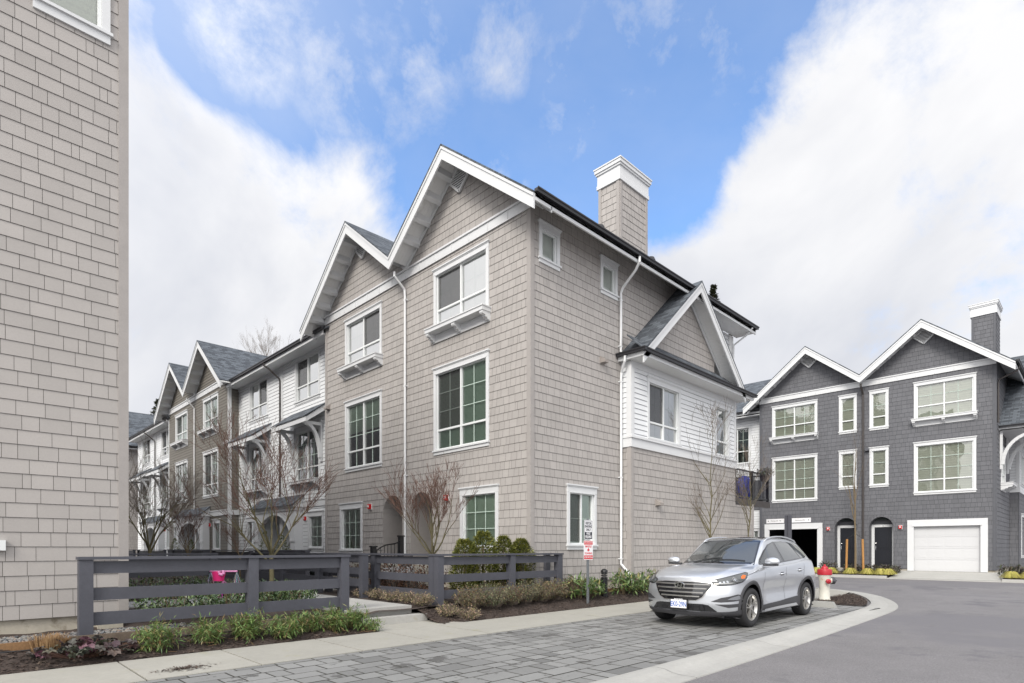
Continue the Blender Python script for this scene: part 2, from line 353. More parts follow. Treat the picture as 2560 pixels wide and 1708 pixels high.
def siding(mb, W, poly, e=.203, wr=(.13, .27), zbase=.0, th=(.002, .013), gap=.007, seed=0, rnd=None, is_rect=False, back=True):
    poly = ccw(poly); u0 = min(p[0] for p in poly); u1 = max(p[0] for p in poly); z0 = min(p[1] for p in poly); z1 = max(p[1] for p in poly)
    if back:
        for a in sub_rects((u0, u1, z0, z1), W.holes):
            pg = [(a[0], a[2]), (a[1], a[2]), (a[1], a[3]), (a[0], a[3])]
            if not is_rect: pg = clip_poly(pg, poly)
            if len(pg) > 2: mb.face([W.pt(p[0], p[1], 0) for p in pg], 1)
    i = int(math.floor((z0-zbase)/e))
    while zbase+i*e < z1:
        za, zb = zbase+i*e, zbase+(i+1)*e; rr = random.Random(i*131+seed)
        def dep(z): return th[1]+(th[0]-th[1])*(z-za)/(zb-za)
        u = u0-rr.random()*.2 if wr else u0
        while u < u1:
            un = u+(rr.uniform(*wr) if wr else u1-u0+1)
            if wr and rr.random() < .08: un = u+wr[0]*.6
            a, b = max(u, u0), min(un, u1)
            if wr: a += gap/2; b -= gap/2
            if b-a > .01 and min(zb, z1)-max(za, z0) > .002:
                for r in sub_rects((a, b, max(za, z0), min(zb-(.0045 if wr else .010), z1)), W.holes):
                    pg = [(r[0], r[2]), (r[1], r[2]), (r[1], r[3]), (r[0], r[3])]
                    if not is_rect: pg = clip_poly(pg, poly)
                    if len(pg) < 3: continue
                    n = len(mb.v); k = len(pg)
                    mb.v += [W.pt(p[0], p[1], dep(p[1])) for p in pg]; mb.f.append(tuple(range(n, n+k))); mb.m.append(0)
                    for j in range(k):
                        p, q = pg[j], pg[(j+1) % k]
                        if abs(p[1]-za) < 1e-4 and abs(q[1]-za) < 1e-4:
                            mb.v += [W.pt(p[0], p[1], 0), W.pt(q[0], q[1], 0)]; e2 = len(mb.v)
                            mb.f.append((n+j, n+(j+1) % k, e2-1, e2-2)); mb.m.append(0)
            u = un
        i += 1
def corbel(mb, W, u, w, zt, h, d0, d1):
    prof = [(d0, zt), (d1, zt), (d1, zt-h*.28), (d1-.02, zt-h*.42), (d1-(d1-d0)*.35, zt-h*.5), (d1-(d1-d0)*.42, zt-h*.72), (d1-(d1-d0)*.62, zt-h*.8), (d1-(d1-d0)*.7, zt-h), (d0, zt-h)]
    a = [W.pt(u, z, d) for d, z in prof]; b = [W.pt(u+w, z, d) for d, z in prof]
    mb.face(a); mb.face(b[::-1])
    for i in range(len(prof)): j = (i+1) % len(prof); mb.face([a[i], a[j], b[j], b[i]])
def window(parent, W, u0, u1, z0, z1, trim=.105, head=.17, sill=.13, panels=2, cols=2, bar=.3, rows=(2, 1), behind='blind', glass='glass', ledge=0, label=None, blind_split=None, dark_panel=None, crown=True, T='white'):
    W.holes.append((u0+.02, u1-.02, z0+.03, z1-.03))
    f = MB(); a0, a1 = u0+trim, u1-trim; za, zb = z0+sill, z1-head
    # casing
    W.box(f, u0, a0, za-.002, zb, .0, .035); W.box(f, a1, u1, za-.002, zb, .0, .035)
    W.box(f, u0-.005, u1+.005, zb, z1-.035, .0, .04)
    if crown: W.box(f, u0-.035, u1+.035, z1-.035, z1, .0, .075); W.box(f, u0-.02, u1+.02, z1-.06, z1-.035, .002, .055)
    W.box(f, a0-.01, a1+.01, zb-.022, zb, .0, .05)
    if not ledge:
        W.box(f, u0-.03, u1+.03, za-.045, za, .0, .07); W.box(f, u0, u1, z0, za-.045, .0, .038)
    # jamb returns + vinyl frame
    fw = .045; mz = (-.078, -.066) if glass == 'glass_hi' else (-.052, -.04)
    W.box(f, a0, a1, zb-fw, zb, -.09, -.004, 1); W.box(f, a0, a1, za, za+fw, -.09, -.004, 1)
    W.box(f, a0, a0+fw, za+fw, zb-fw, -.09, -.004, 1); W.box(f, a1-fw, a1, za+fw, zb-fw, -.09, -.004, 1)
    pw = (a1-a0-2*fw)/panels; zm = za+fw+(zb-za-2*fw)*bar
    for i in range(1, panels): c = a0+fw+pw*i; W.box(f, c-.028, c+.028, za+fw, zb-fw, -.08, -.008, 1)
    if bar: W.box(f, a0+fw, a1-fw, zm-.026, zm+.026, -.078, -.012, 1)
    for i in range(panels):
        pa = a0+fw+pw*i; pb = pa+pw
        for k in range(1, cols): c = pa+(pb-pa)*k/cols; W.box(f, c-.009, c+.009, za+fw, zb-fw, *mz, 2)
    for (r, lo, hi) in ((rows[0], zm if bar else za+fw, zb-fw), (rows[1], za+fw, zm)) if bar else ((rows[0], za+fw, zb-fw),):
        for k in range(1, r): c = lo+(hi-lo)*k/r; W.box(f, a0+fw, a1-fw, c-.009, c+.009, mz[0]-.001, mz[1]+.001, 2)
    ob = f.build('window', [M[T], M['white2'], M['muntin']], parent)
    if label: ob['label'] = label
    g = MB(); gp = [W.pt(a0+fw, za+fw, -.06), W.pt(a1-fw, za+fw, -.06), W.pt(a1-fw, zb-fw, -.06), W.pt(a0+fw, zb-fw, -.06)]; g.face(gp if W.U.cross(Vector((0, 0, 1))).dot(W.N) > 0 else gp[::-1]); g.build('pane', M[glass], ob)
    b = MB()
    if blind_split:
        mid = za+(zb-za)*blind_split[0]; b.face([W.pt(a0, mid, -.085), W.pt(a1, mid, -.085), W.pt(a1, zb, -.085), W.pt(a0, zb, -.085)], 0)
        b.build('blind', M[blind_split[1]], ob); b = MB()
    b.face([W.pt(a0, za, -.105), W.pt(a1, za, -.105), W.pt(a1, zb, -.105), W.pt(a0, zb, -.105)])
    for q in ((a0, a0, za, zb), (a1, a1, za, zb)): b.face([W.pt(q[0], q[2], -.105), W.pt(q[0], q[2], -.05), W.pt(q[0], q[3], -.05), W.pt(q[0], q[3], -.105)])
    b.build('blind' if behind != 'room' else 'room_interior', M[behind], ob)
    if dark_panel is not None:
        b = MB(); pa = a0+fw+pw*dark_panel+.01; b.face([W.pt(pa, zm+.03, -.034), W.pt(pa+pw-.02, zm+.03, -.034), W.pt(pa+pw-.02, zb-fw, -.034), W.pt(pa, zb-fw, -.034)]); b.build('insect_screen', M['screen'], ob)
    if ledge:
        l = MB(); D = ledge; x = .06
        W.box(l, u0-x, u1+x, za-.13, za-.03, .0, D); W.box(l, u0-x-.02, u1+x+.02, za-.03, za, .0, D+.02); W.box(l, u0-x+.03, u1+x-.03, za-.36, za-.13, .0, .04)
        for c in (u0-x+.02, (u0+u1)/2-.06, u1+x-.14): corbel(l, W, c, .12, za-.13, .2, .0, D-.02)
        l.build('window_ledge', M['white'], ob)
    return ob
def screen_mat():
    m = bpy.data.materials.new('insect_screen'); m.use_nodes = True; t = m.node_tree; t.nodes.clear()
    d = t.nodes.new('ShaderNodeBsdfDiffuse'); d.inputs[0].default_value = (.06, .058, .06, 1); tr = t.nodes.new('ShaderNodeBsdfTransparent')
    x = t.nodes.new('ShaderNodeMixShader'); x.inputs[0].default_value = .5; t.links.new(tr.outputs[0], x.inputs[1]); t.links.new(d.outputs[0], x.inputs[2])
    o = t.nodes.new('ShaderNodeOutputMaterial'); t.links.new(x.outputs[0], o.inputs[0]); return m
M['screen'] = screen_mat()
def roof_uv(ob):
    me = ob.data; uv = me.uv_layers.new(name='UVMap')
    for p in me.polygons:
        n = p.normal; h = Vector((0, 0, 1)).cross(n)
        if h.length < .01: h = Vector((1, 0, 0))
        h.normalize(); s = n.cross(h)
        for li in p.loop_indices:
            c = me.vertices[me.loops[li].vertex_index].co; uv.data[li].uv = (c.dot(h)+50, c.dot(s)+50)
def strip(mb, line, d0, d1, x1, x2, axis='x', m=0):
    """line = [(a,z)], extruded along x (axis='x') or y, vertical thickness d0..d1"""
    for (a, za), (b, zb) in zip(line[:-1], line[1:]):
        if axis == 'x': P = lambda q, z, x: (x, q, z)
        else: P = lambda q, z, x: (q, x, z)
        mb.hexa([P(a, za+d0, x1), P(a, za+d0, x2), P(b, zb+d0, x2), P(b, zb+d0, x1), P(a, za+d1, x1), P(a, za+d1, x2), P(b, zb+d1, x2), P(b, zb+d1, x1)], m)
def gutter_x(parent, x0, x1, y, z, out=-1, m='gutter', name='gutter', ret=None):
    """gutter running along X at fascia plane y (outward dir out)"""
    g = MB(); s = out
    prof = [(0, -.085), (.075, -.085), (.095, -.10), (.10, -.045), (.125, -.03), (.125, 0), (.11, 0), (.10, -.015), (.0, -.015)]
    a = [(x0, y+s*d, z+h) for d, h in prof]; b = [(x1, y+s*d, z+h) for d, h in prof]
    g.face(a); g.face(b[::-1])
    for i in range(len(prof)): j = (i+1) % len(prof); g.face([a[i], a[j], b[j], b[i]])
    return g.build(name, M[m], parent)
def gutter_y(parent, y0, y1, x, z, out=-1, m='gutter', name='gutter'):
    g = MB(); s = out
    prof = [(0, -.085), (.075, -.085), (.095, -.10), (.10, -.045), (.125, -.03), (.125, 0), (.11, 0), (.10, -.015), (.0, -.015)]
    a = [(x+s*d, y0, z+h) for d, h in prof]; b = [(x+s*d, y1, z+h) for d, h in prof]
    g.face(a); g.face(b[::-1])
    for i in range(len(prof)): j = (i+1) % len(prof); g.face([a[i], a[j], b[j], b[i]])
    return g.build(name, M[m], parent)
def pipe(parent, pts, m='pipe_white', r=.036, clips=None):
    g = MB(); g.tube(pts, r, 8)
    if clips:
        for c in clips: g.box(c[0]-.05, c[0]+.05, c[1]-.05, c[1]+.05, c[2]-.015, c[2]+.015)
    return g.build('downpipe', M[m], parent, smooth=False)
def hood_vent(parent, W, u, z, m='grey_box', s=1):
    g = MB(); w = .09*s; W.box(g, u-w*1.15, u+w*1.15, z-.09*s, z+.11*s, .0, .03)
    p = lambda a, z_, d: W.pt(a, z_, d)
    g.hexa([p(u-w, z-.07*s, .03), p(u+w, z-.07*s, .03), p(u+w, z-.07*s, .17*s), p(u-w, z-.07*s, .17*s), p(u-w, z+.09*s, .03), p(u+w, z+.09*s, .03), p(u+w, z-.0*s, .17*s), p(u-w, z-.0*s, .17*s)])
    return g.build('dryer_vent', M[m], parent)
def alarm(parent, W, u, z):
    g = MB(); W.box(g, u-.075, u+.075, z-.1, z+.1, .0, .035, 1); W.box(g, u-.065, u+.065, z-.07, z+.08, .035, .11, 0); W.box(g, u-.03, u+.03, z-.025, z+.045, .11, .125, 1)
    W.box(g, u-.05, u+.05, z-.085, z-.07, .035, .09, 0)
    return g.build('fire_alarm', [M['red'], M['white2']], parent)
MOD = dict(ap=(2.63, 7.72), c=5.175, w=10.35, ee=.71, zap=12.07, ze=9.39)
def gable_line(y0):
    zv = MOD['zap']-.802*(MOD['c']-MOD['ap'][0])
    return [(y0-MOD['ee'], MOD['ze']), (y0+MOD['ap'][0], MOD['zap']), (y0+MOD['c'], zv), (y0+MOD['ap'][1], MOD['zap']), (y0+MOD['w']+MOD['ee'], MOD['ze'])]
def gable_block(root, x0, y0, kind, xb, wins3, wins2, extra_holes=(), shell=None, zb=.53, rake=.65, pipe_m='pipe_white', corner='trim_tan', ridge_walls=True, gutter_ends=(True, True)):
    """double-gabled front facing -X; kind = siding name; returns (front wall, siding mb)"""
    W = wallX(x0); ln = gable_line(y0); c = y0+MOD['c']; w = MOD['w']
    # roof
    r = MB(); strip(r, ln, -.05, 0, x0-rake-.03, xb); ro = r.build('roof', M['roof'], root); roof_uv(ro)
    s = MB(); strip(s, ln, -.11, -.052, x0-rake+.06, xb-.05); so_ = s.build('soffit', M['soffit'], root)
    # lookout blocks under the rake overhang
    for (a, za), (b, zb_) in zip(ln[:-1], ln[1:]):
        n = 7 if abs(b-a) > 2.6 else 5
        for i in range(1, n):
            t = (i-.3)/n; y = a+(b-a)*t; z = za+(zb_-za)*t; sg = 1 if zb_ > za else -1; dy = .045
            lk = MB(); lk.hexa([(x0-rake+.05, y-dy, z-.28-sg*dy*.8), (x0-.0, y-dy, z-.28-sg*dy*.8), (x0-.0, y+dy, z-.28+sg*dy*.8), (x0-rake+.05, y+dy, z-.28+sg*dy*.8), (x0-rake+.05, y-dy, z-.112-sg*dy*.8), (x0-.0, y-dy, z-.112-sg*dy*.8), (x0, y+dy, z-.112+sg*dy*.8), (x0-rake+.05, y+dy, z-.112+sg*dy*.8)]); lk.build('rafter_block', M['white'], root)
    k = MB(); strip(k, ln, -.40, -.052, x0-rake, x0-rake+.045); strip(k, ln, -.13, -.053, x0-rake-.022, x0-rake-.001); k.build('rake_board', M['white'], root)
    # frieze under the soffit on the wall
    fr = MB()
    strip(fr, ln, -.26, -.112, x0-.05, x0-.022)
    # belly band
    W.box(fr, y0-.02, y0+w+.02, 9.54, 9.78, .022, .05); W.box(fr, y0-.03, y0+w+.03, 9.78, 9.83, .022, .085)
    for i in range(1, 14):
        u = y0+w*i/14; W.box(fr, u-.012, u+.012, 9.58, 9.76, .05, .062)
    fr.build('belly_band', M['white'], root)
    # gable vents
    for ap in MOD['ap']:
        u = y0+ap; v = MB(); zt = 11.78; pts = [(u, 11.07), (u-.40, 11.44), (u, 11.76), (u+.40, 11.44)]
        fn = lambda p, d: W.pt(p[0], p[1], d)
        v.poly_prism(pts, .02, .03, fn, 2)
        for i in range(9):
            z = 11.14+i*.065; hw = .37*(1-abs(z+.02-11.43)/.37)
            if hw > .04: W.box(v, u-hw, u+hw, z, z+.035, .04, .055)
        for i in range(4): a, b = pts[i], pts[(i+1) % 4]; v.bar(W.pt(a[0], a[1], .045), W.pt(b[0], b[1], .045), .05, .06)
        v.build('gable_vent', [M['white'], M['pipe_white'], M['gap_brown']], root)
    for a in wins3: window(root, W, *a[0], **a[1])
    for a in wins2: window(root, W, *a[0], **a[1])
    W.holes += list(extra_holes)
    return W, ln
def front_siding(root, W, ln, y0, kind, zb, corner, name='siding', shell=True):
    c = y0+MOD['c']; w = MOD['w']; mb = MB(); e, wr = (.203, (.13, .27)) if kind[0] == 's' else (.148, None)
    kw = dict(e=e, wr=wr, zbase=zb, th=(.002, .013) if wr else (.004, .02))
    siding(mb, W, [(y0, zb), (y0+w, zb), (y0+w, 9.6), (y0, 9.6)], is_rect=True, **kw)
    for k in (0, 1):
        a = y0 if k == 0 else c; b = c if k == 0 else y0+w; ap = y0+MOD['ap'][k]; f = lambda y: MOD['zap']-.802*abs(y-ap)-.1
        siding(mb, W, [(a, 9.6), (b, 9.6), (b, max(f(b), 9.605)), (ap, f(ap)), (a, max(f(a), 9.605))], seed=77+k, **kw)
    g = 'gap_'+kind.split('_')[1]
    mb.build(name, [M[kind], M[g]], root)
    t = MB(); W.box(t, y0-.024, y0+.11, zb, 9.55, -.11, .024); t.build('corner_trim', M[corner], root); t = MB(); W.box(t, y0+w-.11, y0+w+.024, zb, 9.55, -.11, .024); t.build('corner_trim', M[corner], root)
def shell(root, x0, x1, y0, y1, z0, z1, m, name='wall_core', inset=.4):
    s = MB(); s.box(x0+inset, x1, y0+inset, y1, z0, z1); return s.build(name, M[m], root)
def foundation(root, x0, x1, y0, y1, z0, z1, holes=()):
    f = MB(); f.box(x0+.03, x1, y0+.03, y1-.03, z0, z1); return f.build('foundation', M['found'], root)
# ================================================================ main tan house
X0, Y0 = 10.13, 9.67
main = thing('townhouse', 'large tan shingled corner townhouse with twin gables and a tall shingled chimney', 'house', (X0, Y0, .3))
def mirror(y0, a, b): return (2*y0+MOD['w']-b, 2*y0+MOD['w']-a)
w3 = dict(panels=2, cols=2, bar=.34, rows=(2, 1), behind='curtain', glass='glass_hi', ledge=.3)
w2 = dict(panels=2, cols=2, bar=.25, rows=(3, 1), behind='room')
def main_windows(y0, hi3, lo2):
    R3 = (y0+1.46, y0+3.8); L3 = mirror(y0, *R3)
    return ([((R3[0], R3[1], 7.46, 9.33), {**w3, **hi3[0]}), ((L3[0], L3[1], 7.46, 9.30), {**w3, **hi3[1]})],
            [((R3[0], R3[1], 4.04, 6.52), {**w2, **lo2[0]}), ((L3[0], L3[1], 4.02, 6.48), {**w2, **lo2[1]})])
a3, a2 = main_windows(Y0, (dict(dark_panel=1), dict(dark_panel=0)), (dict(behind='foil', dark_panel=1), dict(blind_split=(.55, 'blind'))))
def arch_pts(c, hw, zs, zt, n=10): return [(c-hw*math.cos(math.pi*i/n), zs+(zt-zs)*math.sin(math.pi*i/n)) for i in range(n+1)]
ARCH = [(Y0+3.88, Y0+4.95), (Y0+5.40, Y0+6.47)]; AZ = (2.48, 3.05)
W, ln = gable_block(main, X0, Y0, 'shingle_tan', 21.3, a3, a2, extra_holes=[(a, b, .3, AZ[1]) for a, b in ARCH])
window(main, W, Y0+1.11, Y0+2.62, 1.30, 3.03, panels=1, cols=3, bar=0, rows=(3, 0), behind='blind', head=.2)
window(main, W, Y0+7.75, Y0+9.26, 1.22, 2.97, panels=1, cols=3, bar=0, rows=(3, 0), behind='blind', head=.2)
front_siding(main, W, ln, Y0, 'shingle_tan', .53, 'trim_tan')
# arched entries
def entry(root, x0, c, hw, z0, zs, zt, kind, door_m, depth=1.0, door_y=None, step=True):
    """shingled spandrels, reveal and door of one arched entry in a wall at x = x0"""
    W2_ = wallX(x0); pts = arch_pts(c, hw, zs, zt); sp = MB()
    for (a, za), (b, zb) in zip(pts[:-1], pts[1:]):
        siding(sp, W2_, [(a, za), (b, zb), (b, zt+.002), (a, zt+.002)], zbase=.53, seed=9)
    sp.build('spandrel_siding', [M['shingle_'+kind], M['gap_'+kind]], root)
    r = MB(); prof = [(c-hw, z0)]+pts+[(c+hw, z0)]
    for (a, za), (b, zb) in zip(prof[:-1], prof[1:]):
        r.face([(x0-.018, a, za), (x0-.018, b, zb), (x0+depth, b, zb), (x0+depth, a, za)], 0)
    Wb = wallX(x0+depth); dl = MB()
    r.build('entry_reveal', M['trim_'+kind], root)
    p = [(c-hw, z0)]+pts+[(c+hw, z0)]
    b = MB(); b.face([(x0+depth, q[0], q[1]) for q in p]); b.build('entry_wall', M['shingle_'+kind], root)
    d = MB(); dw = .38; dz = z0+2.08
    Wb.box(d, c-dw, c+dw, z0+.02, dz, .01, .05, 0)
    for (u0, u1, za, zb) in ((c-.27, c+.27, z0+.25, z0+.85), (c-.27, c+.27, z0+1.0, z0+1.85)):
        Wb.box(d, u0, u1, za, zb, .05, .062, 0); Wb.box(d, u0+.06, u1-.06, za+.06, zb-.06, .062, .075, 0)
    do = d.build('door', M[door_m], root)
    t = MB()
    for (u0, u1, za, zb) in ((c-dw-.13, c-dw, z0+.02, dz+.13), (c+dw, c+dw+.13, z0+.02, dz+.13), (c-dw, c+dw, dz, dz+.13)): Wb.box(t, u0, u1, za, zb, .005, .07)
    t.build('door_frame', M['white'], do)
    h = MB(); h.tube([Wb.pt(c+.32, z0+.95, .1), Wb.pt(c+.32, z0+1.15, .1)], .012); h.ball(Wb.pt(c+.32, z0+1.28, .06), .03, 6); h.build('door_handle', M['chrome'], do)
M['chrome'] = mat('chrome', (.75, .75, .76), .18, metal=1)
M['door_dark'] = mat('charcoal_door', (.02, .022, .028), .3)
M['door_white'] = mat('white_door', (.7, .71, .72), .35)
for a, b in ARCH: entry(main, X0, (a+b)/2, (b-a)/2, .95, AZ[0], AZ[1], 'tan', 'door_white', 1.1)
g = MB()
for a, b in ARCH: g.box(X0-.02, X0+1.1, a-.02, b+.02, .3, .95); g.box(X0-1.05, X0-.02, a-.1, b+.1, .3, .93)
g.build('entry_landing', M['concrete'], main)
# side wall (facing -Y)
B = wallY(Y0); BX0 = 13.87; BXE = 20.45; BY = Y0-.32
window(main, B, 10.41, 11.17, 8.36, 9.38, panels=1, cols=1, bar=0, rows=(1, 0), behind='curtain')
window(main, B, 12.87, 13.65, 8.36, 9.38, panels=1, cols=1, bar=0, rows=(1, 0), behind='curtain')
window(main, B, 11.46, 12.68, 1.36, 3.05, panels=2, cols=1, bar=0, rows=(2, 0), behind='blind', head=.2, dark_panel=0)
mb = MB(); siding(mb, B, [(X0, .53), (17.4, .53), (17.4, 9.88), (X0, 9.88)], zbase=.53, seed=5, is_rect=True)
# bay lower part
BB = wallY(BY); BL = wallX(BX0)
window(main, BB, 14.68, 16.56, 4.56, 6.42, panels=2, cols=2, bar=.28, rows=(2, 1), behind='curtain', glass='glass_hi', dark_panel=0, sill=.06)
window(main, BB, 18.85, 19.95, 4.56, 6.42, panels=1, cols=2, bar=.28, rows=(2, 1), behind='curtain', glass='glass_hi', sill=.06)
siding(mb, BB, [(BX0, .46), (21.95, .46), (21.95, 3.05), (BX0, 3.05)], zbase=.46, seed=6, is_rect=True)
siding(mb, BB, [(BX0, 3.05), (BXE, 3.05), (BXE, 4.28), (BX0, 4.28)], zbase=.46, seed=6, is_rect=True)
siding(mb, BL, [(BY, .46), (Y0, .46), (Y0, 4.28), (BY, 4.28)], zbase=.46, seed=8, is_rect=True)
mb.build('side_siding', [M['shingle_tan'], M['gap_tan']], main)
lap = MB(); siding(lap, B, [(17.4, 4.5), (20.9, 4.5), (20.9, 9.2), (17.4, 9.2)], e=.145, wr=None, zbase=4.5, th=(.004, .022), is_rect=True); siding(lap, BB, [(BX0, 4.5), (BXE, 4.5), (BXE, 6.7), (BX0, 6.7)], e=.145, wr=None, zbase=4.5, th=(.004, .022), is_rect=True)
siding(lap, BL, [(BY, 4.5), (Y0, 4.5), (Y0, 6.7), (BY, 6.7)], e=.145, wr=None, zbase=4.5, th=(.004, .022), is_rect=True)
lap.build('bay_lap_siding', [M['lap_white'], M['gap_white']], main)
t = MB(); BB.box(t, BX0-.05, BXE+.03, 4.25, 4.50, .0, .05); BB.box(t, BX0-.07, BXE+.05, 4.50, 4.56, .0, .09)
BL.box(t, BY-.052, Y0, 4.25, 4.498, .0, .048); BL.box(t, BY-.088, Y0, 4.50, 4.558, .0, .068)
BB.box(t, BX0-.026, BX0+.13, 4.56, 6.62, .0, .032); BL.box(t, BY-.03, BY+.13, 4.56, 6.62, .0, .03); BB.box(t, BXE-.12, BXE+.02, 4.56, 6.62, .0, .03)
BB.box(t, BX0, BXE, 6.5, 6.7, .0, .026); t.build('bay_trim', M['white'], main)
t = MB(); BB.box(t, BX0-.024, BX0+.11, .46, 4.25, .0, .028); BL.box(t, BY, BY+.11, .46, 4.25, .0, .028); BB.box(t, 21.85, 21.98, .46, 3.05, .0, .028); t.build('corner_trim', M['trim_tan'], main)
t = MB(); B.box(t, X0-.026, X0+.11, .53, 9.8, -.0, .026); t.build('corner_trim', M['trim_tan'], main)
# eave along side B
ey = Y0-MOD['ee']
t = MB(); t.box(17.4, 21.2, ey+.045, Y0-.022, 9.22, 9.26); t.box(20.6, 20.93, Y0-.03, Y0-.024, 4.56, 9.2); t.build('rear_soffit', M['soffit'], main)
t = MB(); t.box(X0-.6, 21.3, ey, ey+.04, 9.2, 9.37); t.build('fascia', M['white'], main)
gutter_x(main, X0-.62, 21.32, ey, 9.45)
# chimney
t = MB(); C1 = wallX(14.4); C2 = wallY(10.1); siding(t, C1, [(10.1, 9), (10.86, 9), (10.86, 12.35), (10.1, 12.35)], zbase=.53, is_rect=True, seed=3); siding(t, C2, [(14.4, 9), (15.87, 9), (15.87, 12.35), (14.4, 12.35)], zbase=.53, is_rect=True, seed=4)
t.box(14.42, 15.85, 10.12, 10.84, 9, 12.3, 1)
for (a, b) in ((10.1, 10.2), (10.76, 10.86)): C1.box(t, a, b, 9, 12.35, 0, .028, 2)
for (a, b) in ((14.4, 14.5), (15.77, 15.87)): C2.box(t, a, b, 9, 12.35, 0, .028, 2)
ch = t.build('chimney', [M['shingle_tan'], M['gap_tan'], M['trim_tan']], main)
def chim_cap(x0, x1, y0, y1, z, par):
    t = MB()
    for e, za, zb in ((.05, z-.62, z-.5), (.035, z-.5, z-.2), (.07, z-.2, z-.14), (.10, z-.14, z-.04), (.12, z-.04, z)): t.box(x0-e, x1+e, y0-e, y1+e, za, zb)
    return t.build('chimney_cap', M['white'], par)
chim_cap(14.4, 15.87, 10.1, 10.86, 12.94, ch)
t = MB()
for x, y in ((13.9, 10.45), (16.4, 10.3)):
    t = MB(); z = 12.07-.802*abs(y-(Y0+2.63)); t.lathe([(.0, z+.32), (.12, z+.30), (.16, z+.2), (.14, z+.12), (.11, z+.1), (.11, z-.2)], (x, y, 0), 12); t.build('roof_vent', M['gutter'], main)

# bay roof: pent gutter + cross gable
DA, DS, DZ = 16.93, .9, 9.72; dl = 13.72; dr = 20.14; zf = lambda x: DZ-DS*abs(x-DA)
dline = [(dl, zf(dl)), (DA, DZ), (dr, zf(dr))]; dy0, dy1 = 8.82, 11.5
r = MB(); strip(r, dline, -.05, 0, dy0-.03, dy1, 'y')
# pent roof between gutter and gable wall
pz = 6.86; r.hexa([(dl-.05, dy0, pz-.04), (20.78, dy0, pz-.04), (20.78, BY, pz+.46), (dl-.05, BY, pz+.46), (dl-.05, dy0, pz), (20.78, dy0, pz), (20.78, BY, pz+.5), (dl-.05, BY, pz+.5)])
roof_uv(r.build('bay_roof', M['roof'], main))
r = MB(); strip(r, dline, -.11, -.052, dy0+.045, Y0, 'y'); r.box(dl+.02, 20.75, dy0+.03, Y0-.0, 6.68, 6.72); r.build('bay_soffit', M['soffit'], main)
r = MB(); strip(r, dline, -.36, -.052, dy0, dy0+.045, 'y'); strip(r, dline, -.13, -.053, dy0-.022, dy0-.001, 'y')
r.box(dl-.04, 20.78, dy0+.0, dy0+.035, 6.66, 6.8) ; r.box(dl-.04, dl, dy0+.035, Y0-.02, 6.66, 6.8); r.build('bay_rake_board', M['white'], main)
G = wallY(BY); r = MB(); siding(r, G, [(15.02, pz+.3), (18.84, pz+.3), (18.84, zf(18.84)-.3+.02), (DA, DZ-.3), (15.02, zf(15.02)-.28)], zbase=.46, seed=12); r.build('bay_gable_siding', [M['shingle_tan'], M['gap_tan']], main)
r = MB(); strip(r, [(14.3, zf(14.3)), (DA, DZ), (19.55, zf(19.55))], -.30, -.112, BY-.05, BY-.024, 'y'); r.build('bay_gable_trim', M['white'], main)
gutter_x(main, dl-.13, 20.85, dy0, 6.86); gutter_y(main, dy0-.125, Y0-.02, dl-.04, 6.861)
# downpipes
pipe(main, [(13.62, ey-.06, 9.34), (13.62, ey-.06, 9.2), (13.68, ey+.1, 9.05), (13.74, Y0-.14, 8.72), (13.75, Y0-.07, 8.6), (13.75, Y0-.07, 6.95), (13.72, Y0-.16, 6.88)], clips=[(13.75, Y0-.05, 8.4), (13.75, Y0-.05, 7.1)])
pipe(main, [(13.62, Y0-.30, 6.75), (13.63, Y0-.28, 6.6), (13.76, Y0-.08, 6.36), (13.76, Y0-.07, 6.2), (13.76, Y0-.07, 1.1), (13.76, Y0-.07, .95), (13.86, Y0-.34, .62), (13.87, Y0-.40, .42)], clips=[(13.76, Y0-.05, z) for z in (6.1, 3.4, 1.1)])
pipe(main, [(X0-.45, Y0+5.17, 9.62), (X0-.45, Y0+5.17, 9.5), (X0-.09, Y0+5.17, 9.2), (X0-.07, Y0+5.17, 9.0), (X0-.07, Y0+5.17, .9)], clips=[(X0-.05, Y0+5.17, z) for z in (8.9, 6.3, 3.6)])
pipe(main, [(20.9, ey-.05, 9.34), (20.88, ey+.1, 9.15), (20.82, Y0-.1, 8.85), (20.82, Y0-.07, 7.9)])
hood_vent(main, B, 12.95, 6.52); hood_vent(main, BB, 15.23, 2.74, s=1.05); hood_vent(main, W, Y0+10.1, 6.5)
alarm(main, W, Y0+3.18, 2.8); alarm(main, W, Y0+7.22, 2.76)
t = MB(); t.box(X0+.03, 21.2, Y0+.03, 20.02, -.2, .56); t.box(BX0+.03, 21.92, BY+.03, Y0+.03, -.2, .49); t.build('foundation', M['found'], main)
t = MB(); t.box(X0+1.2, 21.5, Y0+.3, 20.0, .5, 9.3); t.box(BX0+.3, 20.4, BY+.25, 12, .5, 6.7); t.box(BX0+.3, 21.9, BY+.25, 12, .5, 3.02); t.build('wall_core', M['trim_tan'], main)
t = MB(); Er = wallXp(20.9); Er.box(t, Y0, 20.0, .5, 9.3, -.1, 0); t.box(20.35, BXE, BY, 12, 3.0, 6.7); t.box(21.8, 21.95, BY+.02, 12, .4, 3.05); t.build('rear_wall', M['trim_tan'], main)
